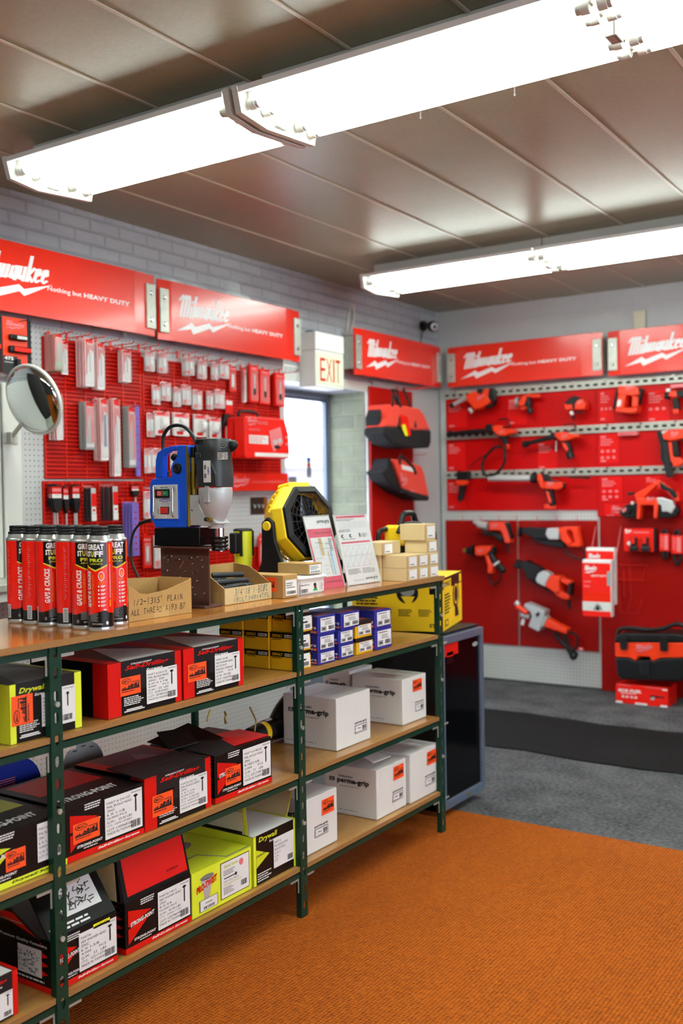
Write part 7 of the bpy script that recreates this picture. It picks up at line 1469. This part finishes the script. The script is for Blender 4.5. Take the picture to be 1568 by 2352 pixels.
tool('band_saw', 'red, black and silver portable band saw, biggest tool of the lowest row', 'power tool', TC, (700, 2000), [
    ('p', 'wheel_cover', TK, .10, .07, [(265, 2060), (330, 1980), (400, 1950), (530, 1930), (540, 2150), (400, 2160), (300, 2130)]), ('p', 'wheel_cover', TK, .10, .07, [(840, 1950), (1060, 1940), (1130, 1980), (1165, 2050), (1120, 2130), (960, 2160), (840, 2150)]),
    ('p', 'bridge', TR, .13, .08, [(520, 1860), (820, 1850), (850, 1950), (830, 2160), (785, 2160), (790, 1960), (590, 1960), (575, 2170), (530, 2170), (540, 1960)]), ('p', 'motor', 'silver', .12, .07, [(830, 1850), (900, 1850), (1070, 1900), (1080, 1960), (1110, 1990), (1050, 2090), (990, 2060), (910, 2060), (900, 1960), (840, 1950)]),
    ('p', 'neck', TR, .12, .06, [(490, 1800), (690, 1690), (790, 1610), (860, 1640), (700, 1790), (620, 1860), (520, 1860)]), ('p', 'rear_handle', TR, .11, .06, [(790, 1590), (880, 1590), (1000, 1680), (1150, 1800), (1170, 1900), (1110, 1900), (1060, 1840), (960, 1740), (860, 1700)]),
    ('p', 'grip', TK, .12, .05, [(870, 1600), (920, 1640), (1080, 1740), (1140, 1810), (1110, 1870), (1060, 1830), (1010, 1760), (890, 1720)]), ('p', 'trigger_side', TK, .09, .04, [(370, 1800), (430, 1760), (500, 1780), (440, 1820)]), ('c', 'blade_guide', TK, .11, (420, 2060), (440, 2060), .02, .02),
    ('c', 'tension_knob', TS, .115, (450, 1930), (490, 1940), .012, .012), ('l', .132, 670, 1905, .06, .03, 4), ('p', 'badge', 'packpink', .112, .02, [(300, 2030), (370, 1990), (370, 2050), (320, 2080)])])
tool('corded_screwdriver', 'red corded screw gun with a silver nose, upper left of the slotted panels', 'power tool', TDc, (450, 200), [
    ('c', 'nose', TS, .07, (240, 120), (360, 145), .026, .030), ('c', 'tip', TS, .07, (190, 95), (250, 110), .012, .022), ('p', 'housing', TR, .11, .07, [(360, 95), (560, 100), (580, 180), (615, 310), (600, 345), (550, 335), (520, 240), (500, 195), (370, 190)]),
    ('p', 'grip_rubber', TK, .112, .06, [(555, 100), (580, 120), (625, 270), (612, 300), (575, 190), (545, 110)]), ('t', 'cord_bundle', TK, .07, .016, [(300, 180), (330, 230), (420, 240), (520, 310), (490, 260), (400, 210)]), ('c', 'cord_sleeve', TK, .08, (583, 345), (583, 450), .008, .006), ('l', .112, 400, 165, .05, .03, 8)])
tool('heat_gun', 'red corded heat gun with a black nozzle and a looped cord, lower left', 'power tool', TDc, (300, 500), [
    ('c', 'nozzle', 'brass', .07, (70, 425), (120, 430), .013, .020), ('c', 'nose_cone', TK, .07, (115, 430), (200, 430), .026, .044), ('p', 'housing', TR, .115, .09, [(200, 380), (370, 375), (380, 420), (330, 480), (260, 490), (200, 480)]),
    ('c', 'rear_cap', TK, .07, (330, 440), (440, 425), .034, .030), ('p', 'handle', TR, .10, .06, [(310, 480), (360, 480), (385, 560), (408, 620), (400, 695), (345, 690), (350, 600)]), ('t', 'cord_bundle', TK, .08, .022, [(390, 450), (410, 520), (480, 590), (520, 640), (530, 660), (500, 640), (450, 560), (400, 500)]),
    ('t', 'cord', TK, .06, .006, [(375, 695), (375, 770), (430, 820), (490, 770), (500, 690)]), ('p', 'cord_tie', 'packwhite', .11, .01, [(410, 595), (475, 545), (488, 560), (425, 608)]), ('l', .117, 225, 460, .055, .03, 8)])
tool('reciprocating_saw', 'corded reciprocating saw lying level, upper one on the slotted panel', 'power tool', TDc, (1050, 250), [
    ('p', 'shoe', TK, .09, .05, [(700, 160), (720, 150), (730, 210), (720, 270), (695, 270)]), ('p', 'front_boot', TK, .11, .08, [(740, 170), (800, 155), (1040, 170), (1030, 270), (1060, 300), (900, 290), (790, 240), (745, 230)]), ('p', 'gear_case', 'silver', .12, .08, [(1040, 168), (1160, 165), (1185, 200), (1170, 300), (1060, 300), (1020, 240)]),
    ('p', 'motor_housing', TR, .125, .09, [(1165, 165), (1240, 150), (1280, 185), (1265, 230), (1320, 340), (1280, 370), (1200, 300), (1185, 240)]), ('p', 'handle', TR, .11, .06, [(1240, 150), (1395, 148), (1400, 210), (1425, 330), (1425, 385), (1270, 385), (1280, 340), (1360, 340), (1330, 200), (1275, 185)]),
    ('p', 'underside', TK, .09, .05, [(850, 280), (1060, 305), (1200, 320), (1260, 390), (1200, 400), (1040, 370), (900, 320)]), ('t', 'cord', TK, .07, .007, [(1430, 390), (1480, 450), (1470, 520), (1400, 520), (1290, 470), (1250, 410)])])
tool('reciprocating_saw', 'corded reciprocating saw hanging slanted, lower one on the slotted panel', 'power tool', TDc, (1000, 800), [
    ('p', 'shoe', TK, .09, .05, [(640, 610), (690, 530), (720, 540), (740, 600), (700, 640), (650, 625)]), ('p', 'front_boot', TK, .11, .08, [(700, 560), (790, 545), (950, 630), (970, 660), (910, 720), (900, 790), (800, 750), (780, 670), (720, 620)]), ('p', 'gear_case', 'silver', .12, .08, [(990, 660), (1080, 705), (1050, 760), (1010, 850), (920, 800), (905, 760), (930, 700)]),
    ('p', 'motor_housing', TR, .125, .09, [(1085, 715), (1200, 730), (1180, 780), (1190, 900), (1150, 930), (1100, 900), (1015, 840), (1050, 760)]), ('p', 'handle', TR, .11, .06, [(1190, 735), (1320, 780), (1325, 810), (1270, 830), (1190, 785)]), ('p', 'handle', TR, .11, .06, [(1120, 900), (1190, 890), (1250, 940), (1290, 935), (1305, 960), (1290, 1005), (1200, 985), (1130, 940)]),
    ('p', 'rear_grip', TK, .115, .065, [(1290, 800), (1328, 805), (1318, 950), (1280, 940)]), ('p', 'underside', TK, .09, .04, [(840, 770), (920, 810), (1100, 910), (1060, 900), (900, 820)]), ('c', 'cord_sleeve', TK, .08, (1285, 1005), (1312, 1110), .010, .008)])
tool('hammer_drill', 'silver and red right angle drill with a coiled cord, lowest on the slotted panel', 'power tool', TDc, (900, 1200), [
    ('p', 'gear_head', 'castgrey', .13, .10, [(790, 1035), (1015, 1130), (1005, 1190), (950, 1360), (930, 1370), (820, 1310), (860, 1200), (850, 1150), (765, 1080)]), ('c', 'side_handle', TR, .11, (690, 1070), (810, 1150), .018, .020), ('c', 'side_handle_end', TS, .11, (680, 1030), (715, 1060), .020, .016),
    ('c', 'chuck', TS, .09, (740, 1170), (840, 1195), .016, .018), ('c', 'spindle', 'packwhite', .08, (770, 1220), (755, 1290), .012, .012), ('p', 'collar', 'castgrey', .12, .08, [(1000, 1180), (1040, 1210), (1000, 1310), (950, 1330)]),
    ('p', 'motor_housing', TR, .12, .08, [(1040, 1215), (1130, 1270), (1275, 1340), (1262, 1400), (1180, 1370), (1000, 1310)]), ('p', 'vent', TK, .135, .01, [(905, 1165), (945, 1140), (955, 1170), (920, 1205)]),
    ('t', 'cord', TK, .08, .008, [(1270, 1370), (1370, 1400), (1400, 1480), (1370, 1560), (1330, 1600)]), ('t', 'cord_bundle', TK, .07, .014, [(1130, 1380), (1200, 1480), (1260, 1540), (1300, 1600), (1340, 1680), (1380, 1630), (1300, 1560), (1260, 1450), (1240, 1400)]), ('c', 'plug', 'packpink', .07, (1415, 1570), (1460, 1578), .010, .010)])
# wire bracket lines
for x in (70, 278, 490, 700, 935, 1160, 1400):
    a = ony(*TDc(x, 20), YP-.002); b = ony(*TDc(x, 1000 if x == 700 else 110), YP-.013)
    m = M(); m.cyl((a.x, YP-.016, a.z), (a.x, YP-.016, b.z), .0022, 'wirered', n=6); tag(m.build('panel_clip'), 'thin red wire clip running down the seam of the slotted panels' if x == 700 else 'thin red wire clip holding the top edge of the slotted panels', 'clip', 'panel clips' if x != 700 else None)
# packs on the right
def wallbox(name, label, cat, C, bl, br, tl, Y, d, body, draw, group=None, bev=.003):
    a = ony(*C(*bl), Y); b = ony(*C(*br), Y); c = ony(*C(*tl), Y); w_, h_ = b.x-a.x, c.z-a.z
    t = thing(name, label, cat, a, 0, group); m = M(); m.box(0, w_, 0, d, 0, h_, body, bev); F = Face(m, (0, 0, 0), (w_, 0, 0), (0, 0, h_)); F.k = 2; draw(F); m.build('shell', t); return t, w_, h_
def dpack(F):
    F.r(0, .42, .98, .94, 'tooltrim'); F.r(0, .26, .98, .42, 'signred'); F.r(0, 0, .98, .10, 'tooltrim'); F.r(0, .10, .98, .26, 'tubbox'); F.up(); logo(F, .06, .76, .52, .90, 'packwhite', rise=.1); F.t(.3, .70, .85, .735, 'FASTBACK' if 0 else 'HEAVY DUTY', 'packwhite', .02); F.r(.06, .60, .3, .62, 'packpink'); F.r(.06, .52, .26, .54, 'packpink')
    F.p([(.35, .11), (.5, .24), (.62, .20), (.7, .12)], 'toolgrey'); F.p([(.45, .12), (.52, .2), (.6, .12)], 'signred'); F.r(.86, .55, 1, .80, 'packgrey'); F.t(.25, .14, .27, .16, 'I', 'ink')
def clamshell(label, C, bl, br, tl, Y):
    t, w_, h_ = wallbox('clamshell_pack', label, 'pack', C, bl, br, tl, Y, .055, 'packwhite', dpack, 'big white edged red packs on long hooks', .008); return t
clamshell('front big red pack in a white shell hanging on long hooks, right of the saws', TE, (92, 1200), (430, 1225), (100, 535), YP-.36)
clamshell('rear big red pack in a white shell, its top showing above the front one', TE, (135, 1060), (470, 1085), (135, 395), YP-.27)
for (xa_, ya_, xb_, yb_) in ((245, 150, 200, 400), (540, 150, 490, 470)):
    a = ony(*TE(xa_, ya_), YP-.012); b = ony(*TE(xb_, yb_), YP-.24); m = M(); m.tube([a, b], .003, 'packpink', 6, 1); tag(m.build('long_hook'), 'long pale red hook rod reaching to the big white edged packs', 'hook', 'long hooks')
def twin(F):
    F.r(0, 0, .93, 1, 'tooltrim'); F.up(); logo(F, .03, .78, .25, .97, 'packwhite', rise=.1); F.r(.3, .8, .8, .86, 'packpink'); F.ell(.16, .35, .06, .09, 'packwhite')
t, w_, h_ = wallbox('blister_pack', 'red card pack with two black batteries, right of the big packs', 'pack', TE, (575, 440), (950, 455), (570, 170), YP-.09, .03, 'toolblack', twin)
for u in (.24, .60):
    m = M(); m.box(w_*u, w_*(u+.2), -.03, 0, h_*.08, h_*.62, 'toolblack', .008); m.box(w_*(u-.03), w_*(u+.24), -.035, 0, h_*.02, h_*.22, 'printdark', .006); m.box(w_*(u+.03), w_*(u+.14), -.033, -.028, h_*.35, h_*.6, 'tooltrim', .002); m.build('battery', t)
for x0, x1, y0, y1, y2, lb in ((985, 1110, 175, 235, 440, 'coiled black strap with a red and white sleeve, left of two at the right edge'), (1125, 1265, 175, 255, 470, 'coiled black strap with a red and white sleeve, right one cut by the edge')):
    Y = YP-.07; a = ony(*TE((x0+x1)/2, y2), Y); t = thing('cord_pack', lb, 'pack', a, 0, 'sleeved cords'); xl_, xr_ = ony(*TE(x0+10, y1), Y).x, ony(*TE(x1-10, y1), Y).x; zt_ = ony(*TE(x0, y0), Y).z; zb_ = ony(*TE(x0, y2+100+(x0-985)*.35), Y).z
    m = M(); n = 20; m.tube([((xl_+xr_)/2+(xr_-xl_)*.36*math.cos(2*math.pi*i/n), Y+.012, (zt_+zb_)/2+(zt_-zb_)*.46*math.sin(2*math.pi*i/n)) for i in range(n+1)], .010, 'toolblack', 8, 1); m.build('cord_coil', t, a)
    z1_, z0_ = ony(*TE(x0, y1), Y).z, ony(*TE(x0, y2), Y).z; m = M(); m.box(xl_-.004, xr_+.004, Y-.003, Y+.028, z0_, z1_, 'tooltrim', .005); F = Face(m, (xl_, Y-.003, z0_), (xr_-xl_, 0, 0), (0, 0, z1_-z0_)); F.k = 2; F.r(.5, .1, .9, .9, 'packpink'); F.lines(.08, .2, .45, .9, 6, 'packpink'); m.build('sleeve', t, a)
m = M(); Q = lambda x, y: ony(*TE(x, y), YP-.03)
for pts in (((520, 600), (850, 605), (820, 650), (790, 800)), ((490, 770), (840, 780)), ((520, 820), (530, 1160), (740, 1170), (790, 1000)), ((640, 620), (660, 980), (620, 1150)), ((570, 650), (580, 980))): m.tube([Q(*q) for q in pts], .0022, 'wirered', 6, 1)
m.cyl((Q(520, 600).x+.01, YP-.03, Q(520, 600).z), (Q(520, 600).x+.01, YP-.013, Q(520, 600).z), .003, 'wirered', n=6)
tag(m.build('wire_basket'), 'empty red wire holder on the slotted panel right of the big packs', 'wire holder')
# vacuum and its carton
pa = onz(*TE(480, 2215), 0); pb = onz(*TE(1090, 2280), 0); w_ = pb.x-pa.x; Y = min(pa.y, pb.y); Y = (pa.y+pb.y)/2
h_ = ony(*TE(480, 1995), Y).z
t = thing('tool_carton', 'long red carton with white print on the floor under the black tool vacuum', 'box', (pa.x, Y, .0008))
m = M(); m.box(0, w_, 0, .20, 0, h_, 'tooltrim', .003); F = Face(m, (0, 0, 0), (w_, 0, 0), (0, 0, h_)); F.k = 2
for u in (0, .38, .86): F.r(u, 0, u+.13+(.1 if u == .38 else 0), .10, 'packwhite')
F.t(.05, .60, .50, .76, 'M18 FUEL', 'packwhite', .05, .2); F.lines(.1, .5, .5, .58, 1, 'packwhite'); F.t(.12, .30, .42, .42, '5.0 5.0', 'packwhite', .04); F.r(.66, .46, .94, .54, 'printdark'); F.p([(.68, .32), (.74, .32), (.76, .5), (.68, .52)], 'silver'); F.r(.9, .86, .99, .93, 'packwhite'); F.r(.05, .93, .3, .96, 'packpink'); F.r(.55, .93, .95, .96, 'packpink'); m.build('carton', t)
Y2 = Y+.0; z0 = h_+.0015
def e(x, y, Yv=None): return ony(*TE(x, y), Yv or Y2-.02)
o_ = Vector((e(800, 1900).x, Y2+.08, z0)); t = thing('tool_vacuum', 'black and red box shaped portable vacuum standing on the long red carton', 'vacuum', o_)
dv = .24; yf = Y2-.02
def vp(nm, mt, pts, y0, th, bev=.01):
    m = M(); m.prism([Vector((e(x, y).x, yf-y0, max(e(x, y).z, z0+.0005))) for x, y in pts], (0, th, 0), mt); m.build(nm, t, o_, bevel=bev)
vp('tank', TK, [(468, 1690), (640, 1690), (700, 1725), (930, 1725), (1000, 1695), (1300, 1690), (1300, 1900), (1240, 1975), (540, 1950), (490, 1890)], 0, dv, .012)
vp('red_band', TR, [(470, 1515), (1300, 1515), (1300, 1690), (1000, 1692), (930, 1725), (900, 1725), (880, 1680), (740, 1675), (725, 1722), (700, 1722), (640, 1690), (475, 1680)], .004, dv+.004, .006)
vp('lid', TK, [(462, 1512), (470, 1440), (540, 1405), (1200, 1410), (1300, 1430), (1300, 1512)], .006, dv+.004, .01)
vp('latch', TK, [(530, 1450), (625, 1450), (620, 1595), (545, 1590)], .022, .03, .004); vp('latch', TK, [(1000, 1450), (1100, 1450), (1095, 1610), (1010, 1605)], .022, .03, .004)
vp('front_rib', 'printdark', [(755, 1720), (885, 1720), (880, 1900), (770, 1900)], .006, .02, .004)
m = M(); m.tube([Vector((e(x, y).x, yf+.05, e(x, y).z)) for x, y in ((470, 1440), (500, 1370), (640, 1355), (840, 1375), (1020, 1355), (1150, 1310), (1230, 1320), (1290, 1400))], .014, TK, 10); m.build('carry_hose', t, o_)
m = M(); a = Vector((e(700, 1625).x, yf-.0055, e(700, 1625).z)); F = Face(m, a, (.12, 0, .018), (0, 0, .05)); F.k = 2; logo(F, 0, 0, 1, 1, 'packpink'); m.build('lettering', t, o_)
